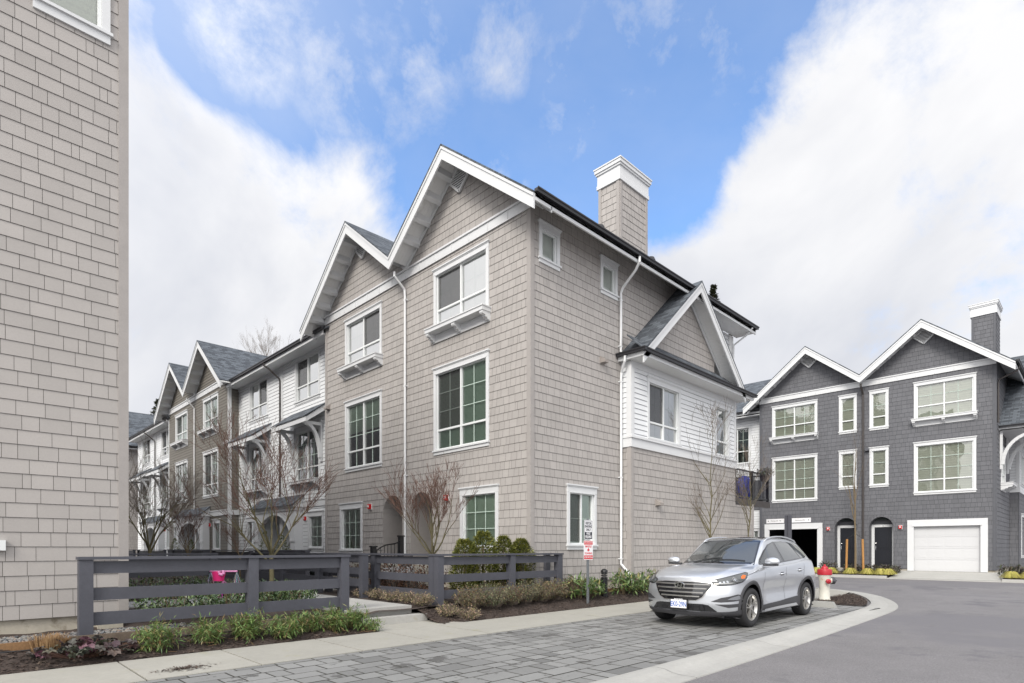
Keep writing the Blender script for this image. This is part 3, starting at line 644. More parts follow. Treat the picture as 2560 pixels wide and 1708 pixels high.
# balcony at the rear corner
t = MB(); bx0, bx1, by0, by1 = BXE+.02, 23.5, 9.36, 11.2
t.box(bx0, bx1, by0, by1, 3.05, 3.2); t.box(bx0, bx1, by0-.03, by0, 2.98, 3.22); t.build('balcony_floor', M['pipe_brown'], main)
t = MB()
for x in (bx0+.05, 22.0, bx1-.05): t.box(x-.045, x+.045, by0, by0+.09, 3.2, 4.32)
t.box(bx1-.09, bx1, by1-.09, by1, 3.2, 4.3)
t.box(bx0, bx1, by0+.02, by0+.07, 4.26, 4.31); t.box(bx0, bx1, by0+.02, by0+.07, 3.28, 3.33); t.box(bx1-.07, bx1-.02, by0, by1, 4.26, 4.31); t.box(bx1-.07, bx1-.02, by0, by1, 3.28, 3.33)
for i in range(25): x = bx0+.12*i+.06; t.box(x-.009, x+.009, by0+.03, by0+.05, 3.33, 4.26)
for i in range(14): y = by0+.12*i+.1; t.box(bx1-.055, bx1-.035, y-.009, y+.009, 3.33, 4.26)
t.build('balcony_railing', M['black'], main)
# ================================================================ brown lap-sided house with the same gables
def porch(root, xw, c, hw, zs, zt, prot=.35, zr=3.55, peds=True):
    """white arched entry porch on a wall at x=xw facing -X, centred at y=c"""
    x = xw-prot; Wp = wallX(x); p = MB(); z0 = .9; top = 2.95
    pts = [(c-(hw-.42)*math.cos(math.pi*i/18), zs+(zt-zs)*math.sin(math.pi*i/18)) for i in range(19)]
    for d in (0, 1):
        pass
    for (a, za), (b, zb) in zip(pts[:-1], pts[1:]):
        p.hexa([(x, a, za), (x+.14, a, za), (x+.14, b, zb), (x, b, zb), (x, a, top), (x+.14, a, top), (x+.14, b, top), (x, b, top)])
        p.hexa([(x-.02, a, za-.0), (x-.001, a, za), (x-.001, b, zb), (x-.02, b, zb), (x-.02, a, za+.07), (x-.001, a, za+.07), (x-.001, b, zb+.07), (x-.02, b, zb+.07)])
    for s in (-1, 1):
        y0, y1 = sorted((c+s*hw, c+s*(hw-.42))); p.box(x, xw-.0, y0, y1, z0, top); p.box(x-.03, x+.05, y0-.02, y1+.02, zs-.05, zs+.03); p.box(x-.02, x, y0+.05, y1-.05, z0, z0+.2)
    p.box(x-.05, xw, c-hw-.05, c+hw+.05, top, top+.12); p.box(x-.12, xw, c-hw-.12, c+hw+.12, top+.12, top+.18)
    for s in (-1, 1):
        y = c+s*(hw+.04); a, b = (y-.03, y+.03)
        p.hexa([(x-.1, a, top+.18), (xw, a, top+.18), (xw, b, top+.18), (x-.1, b, top+.18), (x-.1, a, top+.19), (xw, a, zr), (xw, b, zr), (x-.1, b, top+.19)])
    po = p.build('porch', M['white'], root)
    r = MB(); r.hexa([(x-.18, c-hw-.15, top+.17), (xw, c-hw-.15, zr+.0), (xw, c+hw+.15, zr+.0), (x-.18, c+hw+.15, top+.17), (x-.18, c-hw-.15, top+.21), (xw, c-hw-.15, zr+.06), (xw, c+hw+.15, zr+.06), (x-.18, c+hw+.15, top+.21)]); rr = r.build('porch_roof', M['roof'], po); roof_uv(rr)
    # recess behind with two doors and a dividing pier
    q = MB(); d = 1.2
    q.face([(xw+d, c-hw, z0), (xw+d, c+hw, z0), (xw+d, c+hw, top), (xw+d, c-hw, top)]); q.face([(xw, c-hw+.3, z0), (xw+d, c-hw+.3, z0), (xw+d, c-hw+.3, top), (xw, c-hw+.3, top)])
    q.face([(xw, c+hw-.3, z0), (xw+d, c+hw-.3, z0), (xw+d, c+hw-.3, top), (xw, c+hw-.3, top)]); q.face([(x, c-hw, top-.01), (xw+d, c-hw, top-.01), (xw+d, c+hw, top-.01), (x, c+hw, top-.01)])
    q.box(x, xw+d, c-hw, c+hw, .3, z0); q.box(xw-.02, xw+d, c-.14, c+.14, z0, top)
    q.build('porch_recess', M['white'], root)
    for s in (-1, 1):
        e = MB(); u = c+s*.85; wl = wallX(xw+d); wl.box(e, u-.45, u+.45, z0, z0+2.0, .0, .04)
        for za, zb in ((.2, .8), (.95, 1.8)): wl.box(e, u-.3, u+.3, z0+za, z0+zb, .04, .06)
        e.build('door', M['door_dark'], root)
def gf_window(root, W, a, b, z0=1.25, z1=2.9, **k):
    return window(root, W, a, b, z0, z1, panels=1, cols=2, bar=0, rows=(3, 0), behind='blind', head=.2, **k)
YB_ = 30.0
brown = thing('townhouse', 'brown lap sided townhouse with two gables standing between two white houses', 'house', (X0, YB_, .3), group='townhouses of the row behind the fence')
b3, b2 = main_windows(YB_, (dict(behind='foil', glass='glass', ledge=.3), dict(behind='foil', glass='glass', dark_panel=1)), (dict(behind='curtain', dark_panel=1), dict(behind='curtain')))
Wb_, lnb = gable_block(brown, X0, YB_, 'lap_brown', 22, b3, b2, extra_holes=[(YB_+5.175-2.1, YB_+5.175+2.1, .3, 2.95)])
gf_window(brown, Wb_, YB_+1.15, YB_+2.25); gf_window(brown, Wb_, *mirror(YB_, YB_+1.15, YB_+2.25))
front_siding(brown, Wb_, lnb, YB_, 'lap_brown', .6, 'white')
Sb = wallY(YB_); mb = MB(); siding(mb, Sb, [(X0, .6), (10.75, .6), (10.75, 9.33), (X0, 9.33)], e=.148, wr=None, zbase=.6, th=(.004, .02), is_rect=True); mb.build('side_siding', [M['lap_brown'], M['gap_brown']], brown)
t = MB(); Wb_.box(t, YB_-.03, YB_+2.78, 3.05, 3.28, .02, .05); Wb_.box(t, YB_+7.6, YB_+10.38, 3.05, 3.28, .02, .05); Wb_.box(t, YB_-.04, YB_+2.78, 3.28, 3.33, .02, .08); Sb.box(t, X0-.05, 10.6, 3.05, 3.28, .02, .05); Sb.box(t, X0-.024, X0+.11, .6, 9.2, 0, .026); t.build('trim_band', M['white'], brown)
porch(brown, X0, YB_+5.175, 2.35, 1.75, 2.78)
pipe(brown, [(X0-.45, YB_+5.17, 9.62), (X0-.45, YB_+5.17, 9.5), (X0-.07, YB_+5.17, 9.1), (X0-.07, YB_+5.17, 3.5)])
alarm(brown, Wb_, YB_+2.62, 2.62); hood_vent(brown, Wb_, YB_+.25, 6.6, 'white')
t = MB(); t.box(X0+1.4, 21.5, YB_+.1, YB_+10.3, .3, 9.3); t.box(X0+.3, X0+1.4, YB_+.1, YB_+2.9, .3, 9.3); t.box(X0+.3, X0+1.4, YB_+7.4, YB_+10.3, .3, 9.3); t.box(X0+.3, X0+1.4, YB_+2.9, YB_+7.4, 3.3, 9.3)
t.build('wall_core', M['room'], brown)
# ================================================================ white houses with plain eaves
def white_house(y0, label):
    y1 = y0+9.98; c = (y0+y1)/2; xw = 10.6
    root = thing('townhouse', label, 'house', (xw, y0, .3), group='townhouses of the row behind the fence')
    Ww = wallX(xw); zb = .6
    for k in (0, 1):
        S = lambda a, b: (a, b) if k == 0 else (2*c-b, 2*c-a)
        # third floor window
        a, b = S(y0+1.38, y0+3.6); window(root, Ww, a, b, 7.3, 9.2, head=.1, bar=.34, rows=(2, 1), behind='curtain' if k == 0 else 'foil', glass='glass_hi', crown=False, dark_panel=1 if k == 0 else 0)
        window(root, Ww, a, b, 4.0, 6.25, head=.12, bar=.25, rows=(3, 1), behind='room', ledge=.3, crown=False)
        # awning
        a, b = S(y0+.85, y0+3.95); aw = MB(); x = xw-.85; zf_, zw_ = 6.32, 6.98
        aw.hexa([(x+.03, a+.03, zf_-.06), (xw, a+.03, zw_-.12), (xw, b-.03, zw_-.12), (x+.03, b-.03, zf_-.06), (x+.03, a+.03, zf_-.02), (xw, a+.03, zw_-.05), (xw, b-.03, zw_-.05), (x+.03, b-.03, zf_-.02)])
        aw.box(x, x+.035, a, b, zf_-.18, zf_); 
        for q in (a, b-.035): aw.hexa([(x+.036, q, zf_-.18), (xw, q, zw_-.25), (xw, q+.035, zw_-.25), (x+.036, q+.035, zf_-.18), (x+.036, q, zf_), (xw, q, zw_-.03), (xw, q+.035, zw_-.03), (x+.036, q+.035, zf_)])
        ao = aw.build('awning', M['white'], root)
        rr = MB(); rr.hexa([(x-.03, a-.03, zf_+.005), (xw, a-.03, zw_-.02), (xw, b+.03, zw_-.02), (x-.03, b+.03, zf_+.005), (x-.03, a-.03, zf_+.04), (xw, a-.03, zw_+.03), (xw, b+.03, zw_+.03), (x-.03, b+.03, zf_+.04)]); roof_uv(rr.build('awning_roof', M['roof'], ao))
        for q in (a+.3, b-.42):
            br = MB(); n = 10; pts = []
            for i in range(n+1):
                t = i/n; ang = math.pi/2*t; pts.append((xw-.1-.62*(1-math.cos(ang)), 4.9+1.25*math.sin(ang)))
            for (xa, za), (xb, zb2) in zip(pts[:-1], pts[1:]): br.bar((xa, q+.06, za), (xb, q+.06, zb2), .12, .13, up=(0, 1, 0))
            br.box(xw-.1, xw-.02, q, q+.12, 4.75, 6.35); br.box(x+.05, xw-.1, q+.001, q+.119, 6.12, 6.24); br.build('bracket', M['white'], ao)
        a, b = S(y0+1.1, y0+2.4); gf_window(root, Ww, a, b, 1.3, 2.88)
    Ww.holes.append((c-1.7, c+1.7, .3, 2.95))
    mb = MB(); siding(mb, Ww, [(y0, zb), (y1, zb), (y1, 9.2), (y0, 9.2)], e=.148, wr=None, zbase=zb, th=(.004, .02), is_rect=True); mb.build('siding', [M['lap_white'], M['gap_white']], root)
    t = MB(); Ww.box(t, y0, c-2.0, 3.05, 3.28, .02, .05); Ww.box(t, c+2.0, y1, 3.05, 3.28, .02, .05); Ww.box(t, y0, c-2.0, 3.28, 3.32, .02, .07); Ww.box(t, c+2.0, y1, 3.28, 3.32, .02, .07)
    Ww.box(t, y0, y1, 9.12, 9.25, .02, .045); Ww.box(t, c-.2, c+.1, .6, 9.12, .02, .032)
    t.build('trim_band', M['white'], root)
    porch(root, xw, c, 2.1, 1.72, 2.82, prot=.35)
    # roof
    xe = 10.0; r = MB(); line = [(xe, 9.41), (15.8, 12.1), (21.6, 9.41)]; strip(r, line, -.05, 0, y0-.3, y1+.3, 'y'); roof_uv(r.build('roof', M['roof'], root))
    t = MB(); t.box(xe+.03, xw-.02, y0, y1, 9.22, 9.26); t.box(xe, xe+.04, y0, y1, 9.2, 9.37); t.build('soffit', M['white'], root)
    gutter_y(root, y0-.1, y1+.1, xe, 9.44)
    t = MB(); t.box(xw+1.4, 21, y0+.1, y1-.1, .3, 9.3); t.box(xw+.3, xw+1.4, y0+.1, c-2.1, .3, 9.3); t.box(xw+.3, xw+1.4, c+2.1, y1-.1, .3, 9.3); t.box(xw+.3, xw+1.4, c-2.1, c+2.1, 3.3, 9.3); t.build('wall_core', M['room'], root)
    pipe(root, [(xe-.06, c+.25, 9.35), (xe-.06, c+.25, 9.22), (xe+.1, c+.15, 9.1), (xw-.1, c, 8.72), (xw-.07, c, 8.6), (xw-.07, c, 3.6)], 'pipe_brown')
    alarm(root, Ww, c-2.4, 2.6)
    return root, Ww
wh1, Ww1 = white_house(20.02, 'white lap sided townhouse between the tan corner house and the brown gabled house')
wh2, Ww2 = white_house(40.38, 'farther white lap sided townhouse beyond the brown gabled house')
t = MB(); t.box(10.6, 21, 50.36, 50.42, .3, 9.25); t.build('end_wall', M['lap_white'], wh2)
# far tan house at the end
far = thing('townhouse', 'distant tan shingled house at the far left end of the row', 'house', (8, 54, .3))
Wf = wallX(8.2); 
mb = MB(); Sf = wallY(54); window(far, Sf, 9.0, 10.35, 6.3, 8.6, panels=1, cols=2, bar=.3, behind='room')
siding(mb, Sf, [(8.2, .5), (20, .5), (20, 9.3), (8.2, 9.3)], zbase=.5, is_rect=True); siding(mb, Wf, [(54, .5), (64, .5), (64, 9.3), (54, 9.3)], zbase=.5, is_rect=True)
mb.build('siding', [M['shingle_tan'], M['gap_tan']], far)
r = MB(); strip(r, [(53.4, 9.4), (59, 13.2), (64.6, 9.4)], -.06, 0, 7.6, 22); roof_uv(r.build('roof', M['roof'], far)); gutter_x(far, 7.6, 22, 53.4, 9.44)
r = MB(); r.box(7.7, 22, 53.45, 64.5, 9.2, 9.26); r.box(8.5, 20, 54.3, 63.8, .4, 9.2); r.build('soffit', M['white'], far)
# ================================================================ charcoal house on the right
DX, DY = 33.25, 3.40
dark = thing('townhouse', 'charcoal shingled townhouse with two garages across the road', 'house', (DX, DY, .1))
def md(a, b): return (DY+a, DY+b)
d3, d2 = [], []
for k in (0, 1):
    f = (lambda a, b: (DY+a, DY+b)) if k == 0 else (lambda a, b: mirror(DY, DY+a, DY+b))
    beh = dict(behind='blind_pale')
    a = f(.68, 3.03); d3.append(((a[0], a[1], 7.42, 9.31), dict(panels=2, cols=2, bar=.36, rows=(2, 1), ledge=.28, glass='glass_sky', **beh)))
    d2.append(((a[0], a[1], 3.93, 6.45), dict(glass='glass_sky', panels=2, cols=2, bar=.25, rows=(3, 1), **beh)))
    a = f(4.07, 4.89); d3.append(((a[0], a[1], 7.28, 9.28), dict(panels=1, cols=1, bar=.3, rows=(2, 1), glass='glass_sky', **beh))); d2.append(((a[0], a[1], 4.43, 6.44), dict(glass='glass_sky', panels=1, cols=1, bar=.3, rows=(2, 1), **beh)))
M['glass_sky'] = glass_mat('reflective_glass', (.90, .955, .90), .14)
GA = [(DY+.27, DY+3.29), mirror(DY, DY+.27, DY+3.29)]; DAr = [(DY+3.87, DY+4.91), mirror(DY, DY+3.87, DY+4.91)]
Wd, lnd = gable_block(dark, DX, DY, 'shingle_dark', 44, d3, d2, extra_holes=[(a+.03, b-.03, 0, 2.72) for a, b in GA]+[(a, b, 0, 2.96) for a, b in DAr])
front_siding(dark, Wd, lnd, DY, 'shingle_dark', .42, 'trim_dark')
for a, b in DAr: entry(dark, DX, (a+b)/2, (b-a)/2, .38, 2.44, 2.96, 'dark', 'door_dark', .45)
for a_, s_ in ((DAr[0], '79'),):
    pl_ = MB(); Wn_ = wallX(DX+.45); c_ = sum(a_)/2; Wn_.box(pl_, c_-.12, c_+.12, 2.475, 2.545, .071, .08); pl_.build('number_plate', M['white2'], dark)
M['garage'] = mat('garage_door_white', (.58, .585, .595), .45)
for i, (a, b) in enumerate(GA):
    t = MB(); Wd.box(t, a, a+.26, .33, 2.75, 0, .05); Wd.box(t, b-.26, b, .33, 2.75, 0, .05); Wd.box(t, a, b, 2.5, 2.75, 0, .055); Wd.box(t, a+.2, b-.2, 2.44, 2.5, -.05, .08)
    fr = t.build('garage_frame', M['white'], dark)
    t = MB(); dz = (2.46-.33)/4
    if i == 0:
        for k in range(4): Wd.box(t, a+.26, b-.26, .33+dz*k+.012, .33+dz*(k+1)-.006, -.16, -.10); [Wd.box(t, a+.34+j*.65, a+.9+j*.65, .33+dz*k+.09, .33+dz*(k+1)-.09, -.10, -.094) for j in range(4)]
        t.box(DX+.11, DX+.14, a+.2, b-.2, .33, 2.5); t.build('garage_door', M['garage'], fr)
    else:
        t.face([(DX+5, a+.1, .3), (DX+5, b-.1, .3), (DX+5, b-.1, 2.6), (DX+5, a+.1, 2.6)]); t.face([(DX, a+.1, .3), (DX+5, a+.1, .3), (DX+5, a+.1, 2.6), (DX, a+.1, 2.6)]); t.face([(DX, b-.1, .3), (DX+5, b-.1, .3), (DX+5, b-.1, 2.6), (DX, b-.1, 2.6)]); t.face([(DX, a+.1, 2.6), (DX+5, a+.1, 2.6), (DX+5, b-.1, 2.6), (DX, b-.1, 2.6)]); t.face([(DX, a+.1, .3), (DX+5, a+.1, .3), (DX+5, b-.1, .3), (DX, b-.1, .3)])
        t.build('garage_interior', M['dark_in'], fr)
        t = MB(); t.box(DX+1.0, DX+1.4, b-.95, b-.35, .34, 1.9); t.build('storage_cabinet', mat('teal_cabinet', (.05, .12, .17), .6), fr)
    alarm(dark, Wd, (b+.28 if i == 0 else a-.28), 2.42)
t = MB(); t.box(DX+.05, 44, DY+.04, DY+.3, -.1, .45); t.box(DX+.03, DX+.2, DAr[0][0]-.6, DAr[1][1]+.6, -.1, .4); t.build('foundation', M['found'], dark)
pipe(dark, [(DX-.45, DY+5.17, 9.62), (DX-.45, DY+5.17, 9.5), (DX-.08, DY+5.17, 9.15), (DX-.07, DY+5.17, 9.0), (DX-.07, DY+5.17, .5)], 'pipe_brown', .05)
hood_vent(dark, Wd, DY+4.98, 6.35, 'trim_dark')
# sides and core
Sd = wallY(DY); bxd = 38.4
window(dark, Sd, 34.9, 36.5, 4.3, 6.1, panels=2, cols=2, bar=.28, behind='blind_pale', ledge=.45, T='white')
mb = MB(); siding(mb, Sd, [(DX, .45), (44, .45), (44, 9.88), (DX, 9.88)], zbase=.42, is_rect=True)
Bd = wallY(3.05); Bdl = wallX(bxd); siding(mb, Bd, [(bxd, .45), (43, .45), (43, 4.2), (bxd, 4.2)], zbase=.42, is_rect=True); siding(mb, Bdl, [(3.05, .45), (DY, .45), (DY, 4.2), (3.05, 4.2)], zbase=.42, is_rect=True)
mb.build('side_siding', [M['shingle_dark'], M['gap_dark']], dark)
window(dark, Bd, 39.6, 41.2, .9, 3.2, panels=2, behind='room'); window(dark, Bd, 39.4, 41.0, 4.6, 6.3, panels=2, behind='blind_pale')
mb = MB(); siding(mb, Bd, [(bxd, 4.45), (43, 4.45), (43, 6.7), (bxd, 6.7)], e=.145, wr=None, zbase=4.45, is_rect=True); siding(mb, Bdl, [(3.05, 4.45), (DY, 4.45), (DY, 6.7), (3.05, 6.7)], e=.145, wr=None, zbase=4.45, is_rect=True); mb.build('bay_lap_siding', [M['lap_white'], M['gap_white']], dark)
t = MB(); Bd.box(t, bxd-.04, 43, 4.2, 4.45, 0, .05); Bdl.box(t, 3.0, DY, 4.2, 4.448, 0, .045); Bd.box(t, bxd-.03, bxd+.12, 4.45, 6.7, 0, .03); Bdl.box(t, 3.02, 3.15, 4.45, 6.7, 0, .028); t.build('bay_trim', M['white'], dark)
t = MB(); Sd.box(t, DX-.025, DX+.11, .42, 9.3, 0, .026); t.build('corner_trim', M['trim_dark'], dark); t = MB(); Bd.box(t, bxd-.03, bxd+.12, .42, 4.2, 0, .03); t.build('corner_trim', M['trim_dark'], dark)
ds = [(34.2, 6.9), (39.3, 11.2), (44.4, 6.9)]; r = MB(); strip(r, ds, -.05, 0, 1.4, 6.5, 'y'); roof_uv(r.build('bay_roof', M['roof'], dark))
r = MB(); strip(r, ds, -.36, -.052, 1.4, 1.445, 'y'); r.box(34.2, 44.3, 1.45, DY-.02, 6.72, 6.76); r.box(34.2, 34.24, 1.45, DY, 6.72, 6.86); r.build('bay_soffit', M['white'], dark)
gutter_y(dark, 1.3, DY-.02, 34.2, 6.93)
for xx in (34.45, 36.9):
    br = MB(); pts = [(DY-.12-1.0*(1-math.cos(math.pi/2*i/10)), 5.2+1.3*math.sin(math.pi/2*i/10)) for i in range(11)]
    for (ya, za), (yb, zb2) in zip(pts[:-1], pts[1:]): br.bar((xx, ya, za), (xx, yb, zb2), .13, .15, up=(1, 0, 0))
    br.box(xx-.06, xx+.06, DY-.12, DY-.02, 5.0, 6.72); br.build('bracket', M['white'], dark)
t = MB(); t.box(DX-.6, 43.9, DY-.71, DY-.67, 9.2, 9.37); t.build('fascia', M['white'], dark); gutter_x(dark, DX-.62, 44, DY-.71, 9.45)
pipe(dark, [(DX+.3, DY-.76, 9.34), (DX+.3, DY-.7, 9.15), (DX+.12, DY-.1, 8.85), (DX+.12, DY-.07, 8.7), (DX+.12, DY-.07, 6.95)], 'pipe_brown')
t = MB(); C1 = wallX(37.5); C2 = wallY(3.83); siding(t, C1, [(3.83, 9.3), (4.8, 9.3), (4.8, 13.15), (3.83, 13.15)], zbase=.42, is_rect=True, seed=3); siding(t, C2, [(37.5, 9.3), (39, 9.3), (39, 13.15), (37.5, 13.15)], zbase=.42, is_rect=True, seed=4)
t.box(37.52, 38.98, 3.85, 4.78, 9.3, 13.1, 1); C1.box(t, 3.83, 3.93, 9.3, 13.15, 0, .028, 2); C1.box(t, 4.7, 4.8, 9.3, 13.15, 0, .028, 2); chd = t.build('chimney', [M['shingle_dark'], M['gap_dark'], M['trim_dark']], dark); chim_cap(37.5, 39, 3.83, 4.8, 13.75, chd)
t = MB(); t.box(DX+5.2, 43.8, DY+.3, DY+10.3, .1, 9.3); t.box(DX+.5, DX+5.2, DY+3.4, DY+6.9, .1, 9.3); t.box(DX+.3, DX+5.2, DY+.1, DY+10.3, 2.8, 9.3); t.box(bxd+.3, 43, 3.35, 3.6, .3, 6.7); t.build('wall_core', M['room'], dark)
# white house farther along the same street
whd = thing('townhouse', 'white sided house glimpsed between the tan corner house and the charcoal house', 'house', (33.9, 13.8, .1))
Wn = wallX(33.9); window(whd, Wn, 14.55, 16.2, 6.3, 8.6, head=.1, panels=2, cols=2, bar=.33, rows=(2, 1), behind='room', crown=False)
window(whd, Wn, 14.0, 14.5, .5, 2.6, panels=1, cols=1, bar=0, rows=(1, 0), behind='curtain')
mb = MB(); siding(mb, Wn, [(13.76, .4), (24, .4), (24, 3.6), (13.76, 3.6)], e=.148, wr=None, is_rect=True); siding(mb, Wn, [(13.76, 5.35), (24, 5.35), (24, 9.1), (13.76, 9.1)], e=.148, wr=None, is_rect=True); mb.build('siding', [M['lap_white'], M['gap_white']], whd)
mb = MB(); siding(mb, Wn, [(13.76, 3.6), (24, 3.6), (24, 5.35), (13.76, 5.35)], is_rect=True); mb.build('shingle_siding', [M['shingle_dark'], M['gap_dark']], whd)
t = MB(); t.box(33.3, 33.88, 13.78, 24, 9.05, 9.12); t.box(33.3, 33.34, 13.78, 24, 9.0, 9.25); t.build('soffit', M['white'], whd); gutter_y(whd, 13.8, 24, 33.3, 9.32)
r = MB(); strip(r, [(33.25, 9.3), (38.6, 12.4), (44, 9.3)], -.06, 0, 13.8, 24, 'y'); roof_uv(r.build('roof', M['roof'], whd))
t = MB(); t.box(34.2, 43, 14, 23.9, .3, 9); t.build('wall_core', M['room'], whd)
# ================================================================ near left tan house
LY = 10.58; near = thing('townhouse', 'tan shingled house wall filling the left edge beside the fence', 'house', (2.07, LY, .2))
Wl = wallY(LY); window(near, Wl, .95, 1.86, 8.99, 10.6, panels=1, cols=1, bar=0, rows=(1, 0), behind='blind_pale', sill=.17)
mb = MB(); siding(mb, Wl, [(-9, .4), (2.07, .4), (2.07, 11.2), (-9, 11.2)], wr=(.16, .38), gap=.0055, zbase=.4, is_rect=True, seed=50)
Wr = wallXp(2.07); siding(mb, Wr, [(LY, .4), (40, .4), (40, 11.2), (LY, 11.2)], zbase=.4, is_rect=True, seed=51)
mb.build('siding', [M['shingle_tan'], M['gap_tan']], near)
t = MB(); Wl.box(t, 1.965, 2.096, .4, 11.2, 0, .026); Wr.box(t, LY+.002, LY+.14, .4, 11.2, 0, .022); t.build('corner_trim', M['trim_tan'], near)
t = MB(); t.box(-9, 2.03, LY+.04, LY+.4, -.1, .41); t.box(1.7, 2.03, LY, 40, -.1, .41); t.build('foundation', M['found'], near)
t = MB(); t.box(-9, 1.9, LY+.3, 40, .3, 11.1); t.build('wall_core', M['trim_tan'], near)
r = MB(); strip(r, [(-10, 11.2), (-3.5, 15), (2.2, 11.2)], -.06, 0, LY-.3, 40.5, 'y'); roof_uv(r.build('roof', M['roof'], near))
t = MB(); Wl.box(t, .50, .66, 1.36, 1.50, .0, .07); t.build('dryer_vent', M['white2'], near)
# ================================================================ ground
t = MB(); t.face([(-150, -150, 0), (260, -150, 0), (260, 260, 0), (-150, 260, 0)]); tag(t.build('road', M['asphalt']), kind='structure')
ZP = .04
# concrete sidewalk slabs
t = MB(); xs = [-6.0, -4.6, -3.2, -1.9, -.7, .38, 1.52, 2.67, 3.98, 5.13, 6.26, 9.3, 12.3, 15.3, 18.2, 20.9]
for a, b in zip(xs[:-1], xs[1:]):
    y1 = 8.21
    for k in range(1):
        g = .011; z = ZP+.006; y0 = 6.84 if b < 16 else 6.3
        t.hexa([(a+g, y0, -.1), (b-g, y0, -.1), (b-g, y1, -.1), (a+g, y1, -.1), (a+g, y0, z), (b-g, y0, z), (b-g, y1, z), (a+g, y1, z)])
t.box(5.1, 6.95, 8.222, 8.9, -.1, ZP+.005)
t.box(15.32, 18.4, 5.35, 6.29, -.1, ZP+.006); t.face([(18.41, 5.3, ZP+.006), (20.6, 5.62, ZP+.006), (21.2, 6.29, ZP+.006), (18.41, 6.29, ZP+.006)])
tag(t.build('sidewalk', M['concrete']), kind='structure')
t = MB(); t.face([(-6, 6.8, ZP-.008), (21, 6.8, ZP-.008), (21, 8.24, ZP-.008), (-6, 8.24, ZP-.008)]); tag(t.build('sidewalk_base', M['joint']), kind='structure')
# pavers
t = MB(); rr = random.Random(3); y = 3.60; rows = []
while y < 6.82: h = rr.choice((.2, .25, .25, .3)); rows.append((y, min(y+h, 6.83))); y += h
for (a, b) in rows:
    x = -6-rr.random()*.4
    while x < 15.28:
        wd = rr.choice((.2, .28, .38, .45)); x1 = min(x+wd, 15.3); g = .004; z = ZP+rr.uniform(-.002, .002); e = .006
        if b-a > .05 and x1-x > .05:
            p = [(x+g, a+g), (x1-g, a+g), (x1-g, b-g), (x+g, b-g)]; q = [(x+g+e, a+g+e), (x1-g-e, a+g+e), (x1-g-e, b-g-e), (x+g+e, b-g-e)]
            n = len(t.v); t.v += [(u, v, z-.008) for u, v in p]+[(u, v, z) for u, v in q]
            for f in ((4, 5, 6, 7), (0, 1, 5, 4), (1, 2, 6, 5), (2, 3, 7, 6), (3, 0, 4, 7)): t.f.append(tuple(n+i for i in f)); t.m.append(0 if f[0] == 4 else 1)
        x = x1
tag(t.build('paver_paving', [M['paver'], M['joint']]), kind='structure')
t = MB(); t.box(-6, 15.3, 3.60, 6.845, -.1, ZP-.007); tag(t.build('paver_bed', M['joint']), kind='structure')
# kerb: flush concrete band that wraps round the island
inner = [(-6, 3.62), (1, 3.62), (4, 3.62), (6.9, 3.63), (9.5, 3.67), (12.0, 3.74), (14.4, 3.82), (15.7, 3.93), (16.9, 4.2), (18.2, 4.65), (19.4, 5.2), (20.5, 5.95), (21.3, 6.9), (21.75, 8.2), (21.9, 10), (21.95, 14), (21.95, 30)]
def offs(path, d):
    out = []
    for i, p in enumerate(path):
        a = Vector(path[max(i-1, 0)]); b = Vector(path[min(i+1, len(path)-1)]); n = (b-a).normalized(); out.append((p[0]+n.y*d, p[1]-n.x*d))
    return out
def subdiv(path, k=4):
    P = [Vector((*p, 0)) for p in path]; out = []
    for i in range(len(P)-1):
        p0 = P[max(i-1, 0)]; p1 = P[i]; p2 = P[i+1]; p3 = P[min(i+2, len(P)-1)]
        for j in range(k):
            s = j/k; q = .5*((2*p1)+(p2-p0)*s+(2*p0-5*p1+4*p2-p3)*s*s+(-p0+3*p1-3*p2+p3)*s**3); out.append((q.x, q.y))
    out.append(path[-1]); return out
ip = subdiv(inner, 5); prof = [(0, -.05), (.005, ZP+.006), (.08, ZP+.012), (.18, ZP+.006), (.27, .022), (.36, .010), (.56, .012), (.58, -.05)]
t = MB(); seg = []; cuts = [2.2, 5.35, 8.4, 11.5, 14.6, 18.5, 20.6]; ci = 0; start = 0
for i in range(1, len(ip)):
    if (ci < len(cuts) and ip[i][0] > cuts[ci]) or i == len(ip)-1:
        sub = ip[start:i+1]; rows = []
        cols = [offs(sub, d) for d, z in prof]
        for k in range(len(sub)): rows.append([(cols[j][k][0], cols[j][k][1], prof[j][1]) for j in range(len(prof))])
        # a hair gap at the joint
        a, b = Vector(rows[0][3]), Vector(rows[1][3]); dd = (b-a).normalized()*.008
        rows[0] = [tuple(Vector(p)+dd) for p in rows[0]]; t.grid(rows); start = i; ci += 1
tag(t.build('kerb', M['concrete2']), kind='structure')
# soil beds
def bumpy(x, y, s=1.0): 
    return .012*math.sin(x*7.1+y*3.3)+.010*math.sin(x*13.7-y*9.1+1.3)+.008*math.sin(x*23.+y*19.)
def bed_z(x, y):
    """height of the planted ground north of the sidewalk"""
    t_ = max(0, min(1, (y-8.22)/1.25)); t_ = t_*t_*(3-2*t_)
    top = .30 if x < 5.2 else (.27 if x > 6.9 else .3)
    return .035+(top-.035)*t_
def soil(name, x0, x1, y0, y1, zf_, st=.08, m='soil', kind='structure'):
    t = MB(); nx = max(2, int((x1-x0)/st)); ny = max(2, int((y1-y0)/st))
    t.grid([[(x0+(x1-x0)*i/nx, y0+(y1-y0)*j/ny, zf_(x0+(x1-x0)*i/nx, y0+(y1-y0)*j/ny)+bumpy(x0+(x1-x0)*i/nx, y0+(y1-y0)*j/ny)) for i in range(nx+1)] for j in range(ny+1)])
    return tag(t.build(name, M[m], smooth=True), kind=kind)
def fz(x, y):      # bed in front of the left fence is lower, edging holds the higher ground
    return .035+.15*max(0, min(1, (y-8.22)/.7))**1.1
soil('garden_bed', -6, 5.08, 8.215, 9.0, fz)
